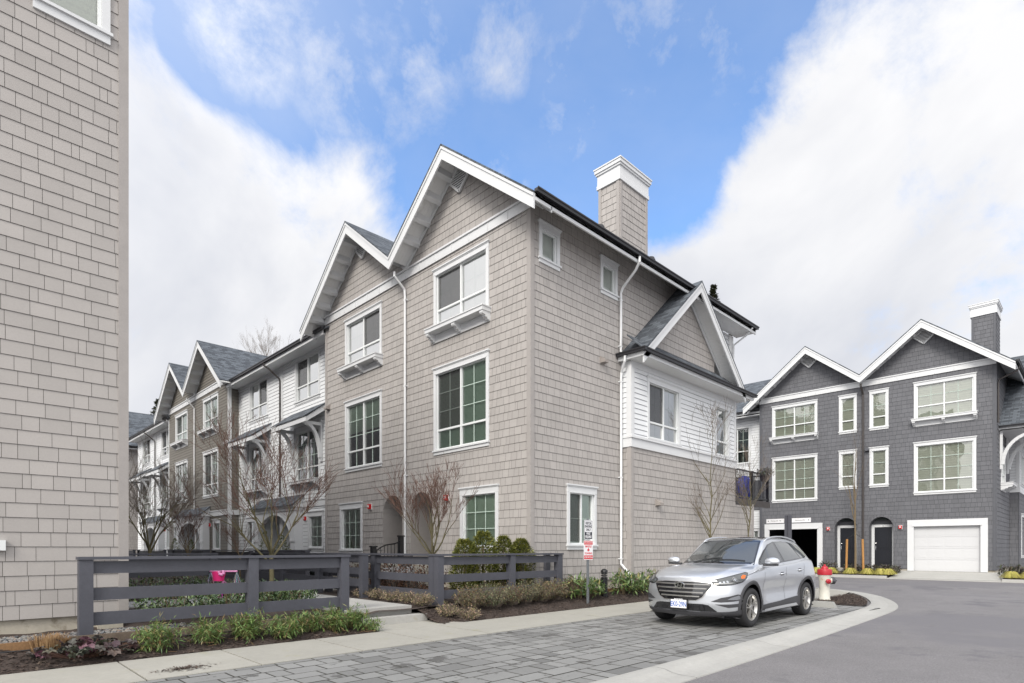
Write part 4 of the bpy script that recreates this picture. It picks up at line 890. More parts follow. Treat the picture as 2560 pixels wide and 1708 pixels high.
soil('garden_bed', 6.42, 21.6, 8.215, 9.72, bed_z)
soil('courtyard_ground', -2, 10.4, 9.02, 60, lambda x, y: .15 if (x < 2.9 and y < 10.7) else .27+.03*min(1, max(0, (y-9)/3)), st=.25)
t = MB(); isl = [(15.32, 3.99), (16.0, 4.05), (16.9, 4.26), (18.1, 4.7), (19.2, 5.2), (18.4, 5.34), (15.32, 5.34)]
n = 10; top = []
t.face([(x, y, ZP+.004) for x, y in isl]); 
ob = t.build('island_bed', M['soil']); tag(ob, kind='structure')
soil('corner_bed', 18.5, 21.6, 6.5, 8.2, lambda x, y: .05, st=.2) if False else None
# edging boards and river pebbles
t = MB(); t.box(-6, 1.15, 8.98, 9.02, .02, .28); eb = t.build('edging_board', M['wood'], origin=(-2, 9, .02)); tag(eb, 'cedar edging board along the pebbles under the left tan wall', 'edging')
t = MB(); t.box(1.16, 4.98, 8.98, 9.02, .02, .295); eb = t.build('edging_board', M['wood_dark'], origin=(3, 9, .02)); tag(eb, 'weathered dark edging board behind the bright green leafy shrubs', 'edging')
t = MB(); t.box(10.9, 15, 9.2, 9.24, .1, .33); eb = t.build('edging_board', M['wood'], origin=(12, 9.2, .1)); tag(eb, 'cedar edging board under the tan side wall by the sign', 'edging')
def pebbles(name, area, n, zf_, lab=None, sz=(.015, .04)):
    t = MB(); rr = random.Random(n)
    for i in range(n):
        x = rr.uniform(area[0], area[1]); y = rr.uniform(area[2], area[3]); a, b, c = rr.uniform(*sz), rr.uniform(*sz)*.8, rr.uniform(*sz)*.5; th = rr.random()*3.14; z = zf_(x, y)+c*.5; base = len(t.v)
        ca, sa = math.cos(th), math.sin(th)
        for (ux, uy, uz) in ((0, 0, 1), (1, 0, 0.1), (.5, .87, 0), (-.5, .87, .1), (-1, 0, 0), (-.5, -.87, .1), (.5, -.87, 0), (0, 0, -1)):
            px_, py_ = ux*a, uy*b; t.v.append((x+px_*ca-py_*sa, y+px_*sa+py_*ca, z+uz*c))
        for k in range(6): p, q = base+1+k, base+1+(k+1) % 6; t.f += [(base, p, q), (base+7, q, p)]; t.m += [0, 0]
    return tag(t.build(name, M['pebble'], smooth=True), kind='stuff')
pebbles('river_pebbles', (-2, 2.9, 9.03, 10.56), 4600, lambda x, y: .16)
pebbles('river_pebbles', (10.9, 17, 9.25, 9.66), 1500, lambda x, y: .28)
def chips(name, pts_fn, n, s=(.006, .022), seed=1):
    t = MB(); rr = random.Random(seed)
    for i in range(n):
        x, y, z = pts_fn(rr); a = rr.uniform(*s); b = a*rr.uniform(.3, .7); th = rr.random()*6.28; tl = rr.uniform(-.5, .5); tl2 = rr.uniform(-.5, .5)
        ca, sa = math.cos(th), math.sin(th); P = []
        for ux, uy in ((-a, -b), (a, -b*.7), (a*.8, b), (-a*.9, b*.8)): P.append((x+ux*ca-uy*sa, y+ux*sa+uy*ca, z+.006+ux*tl*.6+uy*tl2*.6))
        t.face(P)
    return tag(t.build(name, M['chips']), kind='stuff')
chips('bark_mulch', lambda r: (lambda x, y: (x, y, fz(x, y)+bumpy(x, y)+.005))(r.uniform(-3, 5.05), r.uniform(8.22, 8.97)), 7000, seed=2)
chips('bark_mulch', lambda r: (lambda x, y: (x, y, bed_z(x, y)+bumpy(x, y)+.005))(6.4+r.random()**1.3*14, r.uniform(8.22, 9.6)), 15000, seed=3)
chips('spilled_soil', lambda r: (lambda a, q: (1.95+math.cos(a)*q*1.3, 7.22+math.sin(a)*q*.7, ZP+.008))(r.random()*6.283, abs(r.gauss(0, .13))), 420, s=(.005, .018), seed=9)
def inpoly(x, y, P):
    c = False
    for i in range(len(P)):
        a, b = P[i], P[i-1]
        if (a[1] > y) != (b[1] > y) and x < (b[0]-a[0])*(y-a[1])/(b[1]-a[1])+a[0]: c = not c
    return c
def isl_pt(r):
    while True:
        x, y = r.uniform(15.3, 19.3), r.uniform(3.95, 5.35)
        if inpoly(x, y, isl): return (x, y, ZP+.012+r.random()*.03)
chips('bark_mulch', isl_pt, 6000, seed=4)
# steps and the walkway into the courtyard
t = MB(); t.box(5.12, 6.5, 8.86, 9.3, -.05, .175); s1 = t.build('concrete_step', M['concrete2'], origin=(5.8, 9, .04)); tag(s1, 'low bottom concrete step with a mossy front edge at the walkway', 'step')
t = MB(); t.box(4.98, 6.34, 9.14, 17.5, -.05, .325); t.box(-1.5, 4.97, 12.4, 13.7, -.05, .325); t.box(6.35, 10.0, 14.2, 15.6, -.05, .325); tag(t.build('walkway', M['concrete2']), kind='structure')
# far side of the road: kerb, driveway pads and planting strip
t = MB(); KX = 31.15
for a, b in ((-30, -9.0), (-8.98, 3.0), (7.1, 10.4), (13.2, 40)): t.hexa([(KX, a, -.05), (KX+.16, a, -.05), (KX+.16, b, -.05), (KX, b, -.05), (KX+.03, a, .13), (KX+.16, a, .13), (KX+.16, b, .13), (KX+.03, b, .13)])
for a, b in ((3.0, 7.1), (10.4, 13.2)): t.hexa([(KX, a, -.05), (KX+.16, a, -.05), (KX+.16, b, -.05), (KX, b, -.05), (KX+.03, a, .03), (KX+.16, a, .04), (KX+.16, b, .04), (KX+.03, b, .03)])
tag(t.build('far_kerb', M['concrete2']), kind='structure')
t = MB()
for a, b in ((3.02, 7.05), (10.42, 13.2)):
    t.face([(KX+.16, a, .045), (KX+.16, b, .045), (DX+.2, b-.2, .34), (DX+.2, a+.4, .34)])
t.box(DX-.45, DX, 7.2, 10.3, .1, .36); t.box(DX-.02, DX+.5, 2.9, 13.5, -.1, .33)
tag(t.build('driveway', M['concrete2']), kind='structure')
t = MB()
for a, b in ((-12, 3.02), (7.05, 10.42), (13.2, 24)):
    n = 8; t.grid([[(KX+.16+(DX+.1-KX-.16)*i/n, a+(b-a)*j/12, .10+.19*i/n+.02*math.sin(i*2.1+j*3)) for i in range(n+1)] for j in range(13)])
tag(t.build('verge_bed', M['soil'], smooth=True), kind='structure')
# ground under and beyond the houses
t = MB(); t.face([(-150, 21.5, .02), (9.9, 21.5, .02), (9.9, 120, .02), (-150, 120, .02)]); tag(t.build('terrain', M['soil']), kind='structure')
# ================================================================ fences
def rail_fence(name, label, pts, posts, zb=.26, zt=1.28, group=None, post_zb=None, rails=((.385, .555), (.71, .87), (1.06, 1.22)), back=True, cap=True, zoff=0, po=.075, outward=None):
    """pts two ends (x,y); posts list of fractions or absolute distances"""
    a = Vector((*pts[0], 0)); b = Vector((*pts[1], 0)); d = (b-a).normalized(); Lh = (b-a).length; n = Vector((d.y, -d.x, 0))
    root = thing(name, label, 'fence', (a.x, a.y, 0), group=group); P = lambda s, o, z: tuple(a+d*s+n*o+Vector((0, 0, z)))
    for i, s in enumerate(posts):
        p = MB(); zz = post_zb[i] if post_zb else zb-.15
        p.hexa([P(s-po, -po, zz), P(s+po, -po, zz), P(s+po, po, zz), P(s-po, po, zz), P(s-po, -po, zt-.04), P(s+po, -po, zt-.04), P(s+po, po, zt-.04), P(s-po, po, zt-.04)]); p.build('post', M['fence'], root)
    for (za, zc) in rails:
        for s0, s1 in zip(posts[:-1], posts[1:]):
            p = MB(); p.hexa([P(s0+po, -.02, za), P(s1-po, -.02, za), P(s1-po, .022, za), P(s0+po, .022, za), P(s0+po, -.02, zc), P(s1-po, -.02, zc), P(s1-po, .022, zc), P(s0+po, .022, zc)]); p.build('rail', M['fence'], root)
    if cap:
        p = MB(); p.hexa([P(-.09, -.095, zt-.038), P(Lh+.09, -.095, zt-.038), P(Lh+.09, .095, zt-.038), P(-.09, .095, zt-.038), P(-.09, -.095, zt), P(Lh+.09, -.095, zt), P(Lh+.09, .095, zt), P(-.09, .095, zt)]); p.build('cap_rail', M['fence'], root)
    return root
FY = 9.25
rail_fence('rail_fence', 'three rail slate grey wooden fence in front of the left courtyard, beside the tan wall', [(1.36, FY), (5.0, FY)], [0, 2.1, 3.64], zb=.26)
rail_fence('rail_fence', 'three rail slate grey fence section in front of the round green cedar bushes', [(7.06, FY), (10.66, FY)], [0, 2.0, 3.6], post_zb=[-.05, .05, .1])
rail_fence('rail_fence', 'slate grey fence section running back from the corner post beside the concrete walkway', [(7.06, FY+.16), (7.06, 13.9)], [0, 2.17, 4.4], post_zb=[.1, .2, .2])
F3 = rail_fence('rail_fence', 'slate grey rail fence on the far side of the walkway behind the sapling', [(6.65, 11.4), (6.65, 17.6)], [0, 2.1, 4.2, 6.2], zb=.4, rails=((.55, .72), (.82, .97), (1.1, 1.26)))
rail_fence('rail_fence', 'low slate grey fence farther back in the courtyard behind the laurel hedges', [(2.3, 15.0), (4.7, 15.0)], [0, 2.4], zb=.4, rails=((.42, .58), (.75, .9), (1.05, 1.2)))
t_ = rail_fence('rail_fence', 'short slate grey fence return between the cedar bushes and the tan corner', [(10.66, FY+.2), (10.66, 9.6)], [.2], post_zb=[.1], cap=True)
# solid privacy screens of the patios along the row
def screen(x, y0, y1, label, z1=1.33):
    root = thing('privacy_screen', label, 'fence', (x, y0, .2), group='patio privacy screens along the row')
    p = MB(); nb = 6; z0 = .28; h = (z1-.05-z0)/nb
    for i in range(nb): p.box(x-.015, x+.015, y0, y1, z0+h*i+.006, z0+h*(i+1)-.006)
    p.build('board_panel', M['fence'], root); 
    for y in (y0, y1): q = MB(); q.box(x-.06, x+.06, y-.06, y+.06, .1, z1-.03); q.build('post', M['fence'], root)
    q = MB(); q.box(x-.08, x+.08, y0-.08, y1+.08, z1-.03, z1); q.build('cap_rail', M['fence'], root)
for i, (a, b, lb) in enumerate([(16.2, 19.6, 'nearest solid slate grey patio screen beyond the walkway'), (20.4, 24.2, 'solid slate grey patio screen in front of the near white house'), (25.4, 29.6, 'solid slate grey patio screen beside the brown house porch'), (31, 36, 'solid slate grey patio screen in front of the brown house'), (37, 44, 'farthest solid slate grey patio screen in front of the far white house')]):
    screen(7.6, a, b, lb)
# planter boxes with dwarf conifers on the patio edge
def conifer_mb(h, r, n, rr, leaf=.05):
    t = MB()
    for i in range(n):
        z = h*rr.random()**1.25; k = (1-z/h); rad = r*k**.8*rr.uniform(.3, 1)*(1+.18*math.sin(z*40)); a = rr.random()*6.283; x, y = rad*math.cos(a), rad*math.sin(a); L_ = leaf*rr.uniform(.6, 1.3); d = Vector((math.cos(a)*.7, math.sin(a)*.7, rr.uniform(.1, .9))).normalized(); s = d.cross(Vector((rr.uniform(-1, 1), rr.uniform(-1, 1), rr.uniform(-1, 1)))).normalized()*L_*.28
        p = Vector((x, y, z)); t.face([p, p+d*L_*.5+s, p+d*L_, p+d*L_*.5-s])
    return t
M['conifer'] = mat('dwarf_conifer', (.08, .1, .02), .7, var=[(.035, .05, .014), (.09, .11, .025), (.15, .16, .04)])
labs = ['planter box with a small conifer beside the near white house arch', 'planter box with a small conifer under the near white house ground window', 'planter box with a small conifer beside the tan house corner', 'planter box with a small conifer near the brown house side', 'planter box with a small conifer under the brown house window', 'planter box with a small conifer beside the brown house arch']
for i, (y, hh) in enumerate(((22.5, .75), (20.9, .55), (19.6, 0), (29.0, 0), (30.6, .5), (33.2, .6))):
    x = 8.9 if y < 28 else 8.6
    pl = thing('planter_box', labs[i] if hh else ('low empty slate grey planter box beside the tan house downpipe side' if i == 2 else 'low empty slate grey planter box before the brown side wall'), 'planter', (x, y, .3), group='planter boxes on the patio edge')
    q = MB(); q.hexa([(x-.2, y-.3, .3), (x+.2, y-.3, .3), (x+.2, y+.3, .3), (x-.2, y+.3, .3), (x-.25, y-.36, 1.3+.0), (x+.25, y-.36, 1.3), (x+.25, y+.36, 1.3), (x-.25, y+.36, 1.3)]); q.box(x-.28, x+.28, y-.39, y+.39, 1.3, 1.345); q.build('box', M['fence'], pl)
    if hh: c = conifer_mb(hh, .26, 420, random.Random(i)); c.v = [(a+x, b+y, d+1.3) for a, b, d in c.v]; c.build('conifer', M['conifer'], pl)
# ================================================================ small street things
def text_mesh(name, s, size, m, parent=None, align='CENTER', bold=0, ext=.0008):
    cu = bpy.data.curves.new(name, 'FONT'); cu.body = s; cu.size = size; cu.align_x = align; cu.align_y = 'CENTER'; cu.extrude = ext; cu.offset = bold; cu.resolution_u = 3
    o = bpy.data.objects.new(name, cu); col.objects.link(o); bpy.context.view_layer.update()
    me = bpy.data.meshes.new_from_object(o.evaluated_get(bpy.context.evaluated_depsgraph_get())); bpy.data.objects.remove(o)
    me.materials.clear(); me.materials.append(m); r = bpy.data.objects.new(name, me); col.objects.link(r)
    if parent: r.parent = parent
    return r
M['sign_white'] = mat('sign_white', (.78, .78, .8), .4); M['ink'] = mat('sign_ink', (.03, .033, .045), .5); M['ink_red'] = mat('sign_red', (.62, .04, .05), .5)
M['galv'] = mat('galvanised_steel', (.34, .36, .38), .45, metal=.7)
def place_text(o, x, y, z, rz): o.location = (x, y, z); o.rotation_euler = (R(90), 0, rz)
sx, sy = 11.0, 8.63; rz = R(-3)     # sign faces the camera side of the street
sign = thing('parking_sign', 'visitor parking and towing sign on a steel post by the tan side wall', 'sign', (sx, sy, .1), rz=rz)
p = MB(); p.box(-.025, .025, -.0, .012, -.1, 2.0); p.box(-.03, -.018, -.022, .0, -.1, 2.0); p.box(.018, .03, -.022, .0, -.1, 2.0); ob = p.build('post', M['galv'], None); ob.parent = sign
for z0, z1, wd, nm in ((1.50, 2.06, .10, 'towing_panel'), (2.07, 2.57, .10, 'parking_panel')):
    hw = .19 if nm == 'towing_panel' else .17
    p = MB(); pts = []; r_ = .025
    for (cx, cz, a0) in ((hw-r_, z1-r_-.1, 0), (-hw+r_, z1-r_-.1, 90), (-hw+r_, z0+r_-.1, 180), (hw-r_, z0+r_-.1, 270)):
        for k in range(4): a = R(a0+30*k); pts.append((cx+r_*math.cos(a), cz+r_*math.sin(a)))
    p.poly_prism(pts, -.026, -.023, lambda q, d: (q[0], d, q[1])); pn = p.build(nm, M['sign_white']); pn.parent = sign
    kz_ = .46/(z1-z0); pn.scale = (.86, 1, kz_); pn.location.z = (1.02 if nm == 'towing_panel' else 1.50)-kz_*(z0-.1)
    def T(s, size, x, z, m, bold=0, sc=1): o = text_mesh('lettering', s, size, m, pn, bold=bold); o.location = (x, -.0275, z); o.rotation_euler = (R(90), 0, 0); o.scale.x = sc; return o
    zc_ = z0-.1; b = MB()
    if nm == 'parking_panel':
        q = MB(); 
        for (a, c, d, e) in ((-.155, .155, zc_+.018, zc_+.026), (-.155, .155, zc_+.474, zc_+.482), (-.155, -.147, zc_+.026, zc_+.474), (.147, .155, zc_+.026, zc_+.474)): q.box(a, c, -.0275, -.0262, d, e)
        q.box(-.147, .147, -.0275, -.0262, zc_+.026, zc_+.195); q.build('lettering_block', M['ink']).parent = pn
        T('VISITOR', .088, 0, zc_+.415, M['ink'], .0022, .80); T('PARKING', .088, 0, zc_+.335, M['ink'], .0022, .78); T('ONLY', .088, 0, zc_+.252, M['ink'], .0022, .85)
        for s, zz, k in (('PASS', .152, .9), ('REQUIRED', .072, .66)): o = T(s, .082, 0, zc_+zz, M['sign_white'], .002, k); o.location.y = -.029
    else:
        q = MB(); q.box(-.18, .18, -.0275, -.0262, zc_+.49, zc_+.545); q.box(-.18, .18, -.0275, -.0262, zc_+.44, zc_+.478); q.box(-.18, .18, -.0275, -.0262, zc_+.02, zc_+.13)
        for a in range(8): pass
        q.build('lettering_block', M['ink_red']).parent = pn
        q = MB(); # leaf emblem
        leaf = [(0, -.05), (.006, -.02), (.035, -.028), (.03, -.012), (.055, .008), (.043, .013), (.05, .035), (.025, .028), (.02, .04), (.012, .03), (.015, .06), (.0, .08), (-.015, .06), (-.012, .03), (-.02, .04), (-.025, .028), (-.05, .035), (-.043, .013), (-.055, .008), (-.03, -.012), (-.035, -.028), (-.006, -.02)]
        q.poly_prism(leaf, -.0275, -.0262, lambda a, d: (a[0], d, a[1]+zc_+.275)); q.build('leaf_emblem', M['ink_red']).parent = pn
        T('MAPLE', .088, 0, zc_+.385, M['ink_red'], .002, 1.0); T('TOWING', .075, 0, zc_+.185, M['ink_red'], .002, 1.0); o = T('TOW AWAY ZONE', .04, 0, zc_+.517, M['sign_white'], .0005); o.location.y = -.029
        o = T('Call 24 Hrs', .07, 0, zc_+.075, M['sign_white'], .001); o.location.y = -.029
# black bollard light
bx, by = 12.05, 8.92; bo = thing('bollard_light', 'black louvred bollard light standing between the two broadleaf shrubs', 'light', (bx, by, .15))
p = MB(); p.lathe([(.0, -.1), (.085, -.1), (.085, .48), (.0, .48)], (bx, by, .15), 20); p.build('post', M['black'], bo, smooth=False)
p = MB()
for k in range(3): p.lathe([(.05, .48+.05*k), (.088, .49+.05*k), (.088, .505+.05*k), (.05, .52+.05*k)], (bx, by, .15), 20)
p.lathe([(.088, .625), (.088, .66), (.075, .69), (.045, .72), (.0, .73)], (bx, by, .15), 20); p.build('louvred_head', M['black'], bo, smooth=True)
# fire hydrant
hx, hy, hz = 16.35, 5.1, ZP+.01; M['hyd_white'] = mat('chalky_white_paint', (.56, .55, .49), .7, noise_c=(8, .1), stain=[(4, (.40, .22, .05), .56, .66)]); M['hyd_red'] = mat('red_paint', (.40, .018, .03), .4, noise_c=(9, .12))
hy_ = thing('fire_hydrant', 'white fire hydrant with a red top behind the car on the island', 'hydrant', (hx, hy, hz)); c = (hx, hy, hz)
p = MB(); p.lathe([(.0, .0), (.14, .0), (.14, .03), (.125, .04), (.12, .3), (.128, .5), (.15, .62), (.16, .66)], c, 28); p.build('barrel', M['hyd_white'], hy_, smooth=True)
p = MB(); p.lathe([(.16, .655), (.172, .66), (.175, .70), (.172, .78), (.165, .80), (.10, .815), (.085, .82), (.08, .85), (.06, .875), (.03, .885), (.025, .93), (.0, .93)], c, 28); autosmooth(p.build('bonnet', M['hyd_red'], hy_), 40)
cd = Vector((-.75, -.66, 0)).normalized(); pd = Vector((.66, -.75, 0))
p = MB(); q = Vector(c)+Vector((0, 0, .50)); p.tube([q+cd*.1, q+cd*.20], .045, 14); p.build('outlet', M['hyd_white'], hy_)
p = MB(); p.tube([q+cd*.19, q+cd*.23, q+cd*.25], [.062, .062, .035], 14); p.tube([q+cd*.25, q+cd*.28], .018, 5); p.build('outlet_cap', M['hyd_red'], hy_)
p = MB(); q = Vector(c)+Vector((0, 0, .51)); p.tube([q+pd*.1, q+pd*.16], [.055, .08], 14); p.build('pumper_outlet', M['hyd_white'], hy_)
p = MB(); p.tube([q+pd*.16, q+pd*.24, q+pd*.25], [.09, .09, .06], 12); p.tube([q+pd*.25, q+pd*.30], .02, 5); p.build('pumper_cap', mat('faded_black_cap', (.05, .05, .06), .5), hy_)
# wheel stop
ws = MB(); prof = [(-.09, 0), (.09, 0), (.07, .13), (-.07, .13)]; y0, y1 = 4.3, 6.1; x = 14.55
ws.hexa([(x-.1, y0, ZP), (x+.1, y0, ZP), (x+.1, y1, ZP), (x-.1, y1, ZP), (x-.075, y0+.06, ZP+.13), (x+.075, y0+.06, ZP+.13), (x+.075, y1-.06, ZP+.13), (x-.075, y1-.06, ZP+.13)])
tag(ws.build('wheel_stop', mat('wheel_stop_concrete', (.3, .3, .285), .9, noise_c=[(4, .1), (60, .1)]), origin=(x, y0, ZP)), 'concrete wheel stop behind the silver car beside the hydrant', 'wheel stop')
# directional blade sign
gx, gy = 22.8, 8.38; gs = thing('direction_sign', 'slate grey post with two white arrow boards behind the silver car', 'sign', (gx, gy, .05))
p = MB(); p.box(gx-.06, gx+.06, gy+.02, gy+.11, .0, 2.64); p.box(gx-.06, gx+.06, gy-.11, gy-.02, .0, 2.64); p.box(gx-.02, gx+.02, gy-.02, gy+.02, .0, 2.6); p.build('post', M['fence'], gs)
for (a, b, s, arr) in ((gy+.14, gy+.80, 'Homes 43 - 95', 1), (gy-.80, gy-.14, 'Hammond Rd', -1)):
    p = MB(); p.box(gx-.02, gx+.02, a, b, 2.36, 2.52); bd = p.build('arrow_board', M['sign_white'], gs); mid = (a+b)/2
    o = text_mesh('lettering', s, .064, M['ink'], bd); o.rotation_euler = (R(90), 0, R(-90)); o.location = (-.0215, mid-gy-(.03 if arr == 1 else -.04), 2.44-.05)
    e = (b-.07) if arr == 1 else (a+.07); q = MB(); q.face([(gx-.0215, e+arr*.025, 2.44), (gx-.0215, e-arr*.02, 2.465), (gx-.0215, e-arr*.02, 2.415)]); q.build('arrow', M['ink'], bd)
# black entry stair railing
st = thing('stair_railing', 'black metal stair railing climbing to the left arched entry', 'railing', (8.1, 13.9, .3))
p = MB(); p.box(8.05, 8.17, 13.35, 13.47, .25, 1.42); p.box(8.03, 8.19, 13.33, 13.49, 1.42, 1.46); p.build('newel_post', M['black'], st)
p = MB(); p.box(9.3, 9.42, 13.95, 14.07, .3, 1.72); p.box(9.28, 9.44, 13.93, 14.09, 1.72, 1.76); p.build('newel_post', M['black'], st)
a0, a1 = Vector((8.11, 13.41, 1.3)), Vector((9.36, 14.01, 1.64)); pts = [a0+(a1-a0)*t_+Vector((0, 0, .1*math.sin(t_*math.pi*2-.6)*.4)) for t_ in [i/8 for i in range(9)]]
p = MB(); p.tube(pts, .022, 8); p.tube([a0+Vector((0, 0, -.85)), a1+Vector((0, 0, -.75))], .014, 6)
for i in range(1, 8): q = pts[i]; p.tube([q, q+Vector((0, 0, -.83))], .011, 5)
p.build('balusters', M['black'], st)
t = MB()
for k in range(4): t.box(8.5+.28*k, 10.05, 13.4, 16.3, .3+.15*k, .3+.15*(k+1))
tag(t.build('entry_steps', M['concrete'], origin=(9, 14.8, .3)), 'concrete entry steps below the arched doorways of the tan house', 'steps')

o = text_mesh('house_number', '79', .075, M['ink'], dark); o.rotation_euler = (R(90), 0, R(-90)); o.location = (.45-.0815, (DAr[0][0]+DAr[0][1])/2-DY, 2.51-.1)
# ================================================================ plants
M['bark'] = mat('bare_bark', (.16, .12, .07), .85, noise_c=[(6, .2), (50, .2)]); M['bark_moss'] = mat('mossy_bark', (.12, .105, .055), .85, noise_c=[(5, .25), (60, .2)]); M['twig_red'] = mat('red_twig', (.11, .058, .042), .8); M['twig_grey'] = mat('grey_twig', (.16, .13, .105), .85)
def branch(tr, tw, p, d, L_, r, lvl, rr, spread=.6, up=.25, kids=(3, 5), maxl=4, wig=.12, tf=.55):
    n = 4; pts = [p]; rad = [r]; q = p
    for i in range(n):
        d = (d+Vector((rr.uniform(-wig, wig), rr.uniform(-wig, wig), rr.uniform(-wig, wig)+up*.12))).normalized(); q = q+d*(L_/n); pts.append(q); rad.append(max(r*(1-tf*(i+1)/n), .0028))
    (tr if r > .008 else tw).tube(pts, rad, 7 if r > .02 else (5 if r > .008 else 3), cap=False)
    if lvl >= maxl: return
    k = rr.randint(*kids)
    for i in range(k):
        t_ = rr.uniform(.3, 1) if i else 1.0; j = min(int(t_*n), n-1); bp = pts[j]+(pts[j+1]-pts[j])*(t_*n-j); br = rad[j]*rr.uniform(.55, .8)
        ax = Vector((rr.uniform(-1, 1), rr.uniform(-1, 1), rr.uniform(-.3, .3))); nd = (d+ax.normalized()*spread*rr.uniform(.5, 1.2)+Vector((0, 0, up*.4))).normalized()
        branch(tr, tw, bp, nd, L_*rr.uniform(.55, .82), max(br, .0034), lvl+1, rr, spread, up, kids, maxl, wig, tf)
def bare_tree(name, label, cat, loc, h_trunk, r, nlimb, L0, seed, spread=.6, tilt=.5, up=.25, maxl=4, kids=(3, 5), mats=('bark_moss', 'twig_red'), group=None, leader=0, parent=None):
    rr = random.Random(seed); root = thing(name, label, cat, loc, group) if not parent else parent
    tr, tw = MB(), MB(); top = Vector((rr.uniform(-.04, .04), rr.uniform(-.04, .04), h_trunk))
    tr.tube([Vector((0, 0, -.1)), Vector((0, 0, .05)), top*.5+Vector((rr.uniform(-.02, .02), rr.uniform(-.02, .02), 0)), top], [r*1.25, r*1.05, r*.9, r*.75], 10, cap=False)
    if leader:
        pts = [top]; rad = [r*.72]; q = top
        for i in range(8): q = q+Vector((rr.uniform(-.05, .05), rr.uniform(-.05, .05), leader/8)); pts.append(q); rad.append(r*.72*(1-.9*(i+1)/8))
        tr.tube(pts, rad, 7, cap=False)
        for i in range(nlimb*2):
            t_ = rr.uniform(0, .92); j = int(t_*8); bp = pts[j]+(pts[min(j+1, 8)]-pts[j])*(t_*8-j); a = rr.random()*6.283
            branch(tr, tw, bp, Vector((math.cos(a)*tilt, math.sin(a)*tilt, 1)).normalized(), L0*(1-t_*.65)*rr.uniform(.7, 1.1), max(rad[j]*.55, .004), 1, rr, spread, up, kids, maxl)
    else:
        for i in range(nlimb):
            a = 6.283*(i+rr.uniform(-.25, .25))/nlimb; tl = tilt*rr.uniform(.6, 1.25); s = rr.uniform(.75, 1.0)
            branch(tr, tw, top*s, Vector((math.cos(a)*tl, math.sin(a)*tl, 1)).normalized(), L0*rr.uniform(.85, 1.15), r*rr.uniform(.45, .62), 1, rr, spread, up, kids, maxl)
    a = tr.build('trunk', M[mats[0]], None, smooth=True); a.parent = root; b = tw.build('twigs', M[mats[1]], None); b.parent = root
    return root
bare_tree('courtyard_tree', 'leafless vase shaped small tree before the tan house arches', 'tree', (8.3, 11.1, .3), 1.15, .042, 6, .88, 11, tilt=.8, maxl=5, kids=(3, 4), spread=.5)
bare_tree('courtyard_tree', 'leafless spreading multi-stem tree behind the left rail fence', 'tree', (4.65, 11.5, .3), 1.0, .05, 6, 1.0, 23, tilt=.95, maxl=5, kids=(3, 4), spread=.6)
bare_tree('courtyard_tree', 'leafless mossy tree in front of the far white house', 'tree', (4.4, 19.4, .3), 1.15, .055, 6, 1.05, 31, tilt=.5, maxl=5, kids=(3, 4), spread=.55, mats=('bark_moss', 'twig_grey'))
bare_tree('courtyard_shrub', 'reddish twiggy shrub with dead leaves before the brown house porch', 'shrub', (6.1, 22.0, .3), .9, .03, 5, .8, 41, tilt=.45, maxl=5, kids=(3, 4), mats=('bark', 'twig_red'))
bare_tree('courtyard_tree', 'thin dark leafless sapling right beside the left tan wall corner', 'tree', (3.25, 17.2, .3), .9, .03, 4, 1.5, 43, tilt=.16, maxl=4, kids=(3, 4), mats=('bark', 'twig_grey'))
bare_tree('courtyard_shrub', 'small red twigged shrub before the near white house', 'shrub', (6.6, 18.6, .3), .9, .022, 5, .6, 47, tilt=.6, maxl=4, kids=(3, 4), mats=('bark', 'twig_red'))
bare_tree('street_sapling', 'tall leafless sapling against the tan garage wall, left of the balcony', 'tree', (17.6, 8.85, .2), 1.3, .035, 12, 1.5, 53, tilt=.65, maxl=3, kids=(3, 5), leader=4.2, mats=('bark_moss', 'twig_grey'), spread=.5)
bare_tree('street_sapling', 'leafless sapling in front of the black balcony railing', 'tree', (20.4, 8.8, .2), 1.3, .035, 8, 1.3, 59, tilt=.55, maxl=3, kids=(3, 5), leader=3.4, mats=('bark_moss', 'twig_grey'), spread=.5)
tr = bare_tree('staked_sapling', 'slender leafless sapling tied between two orange stakes by the charcoal doors', 'tree', (32.1, 8.62, .2), 2.15, .055, 4, 2.0, 61, tilt=.16, maxl=3, kids=(2, 3), leader=4.0, mats=('bark', 'twig_grey'), spread=.35)
M['stake'] = mat('orange_stake', (.4, .2, .06), .7, noise_c=(6, .15))
for s in (-1, 1):
    y = 8.62-s*.38; g = MB(); g.tube([(32.1-.1, y, .0), (32.1-.1, y+s*.04, 1.85)], .05, 8); sk = g.build('tree_stake', M['stake'], origin=(32, y, .1)); tag(sk, 'orange wooden tree stake on the %s side of the sapling by the dark doors' % ('right' if s == 1 else 'left'), 'stake')
    g = MB(); g.tube([(32.0, y+s*.05, 1.88), (32.1, 8.62, 2.12)], .012, 4); g.build('tie', M['black'], tr)
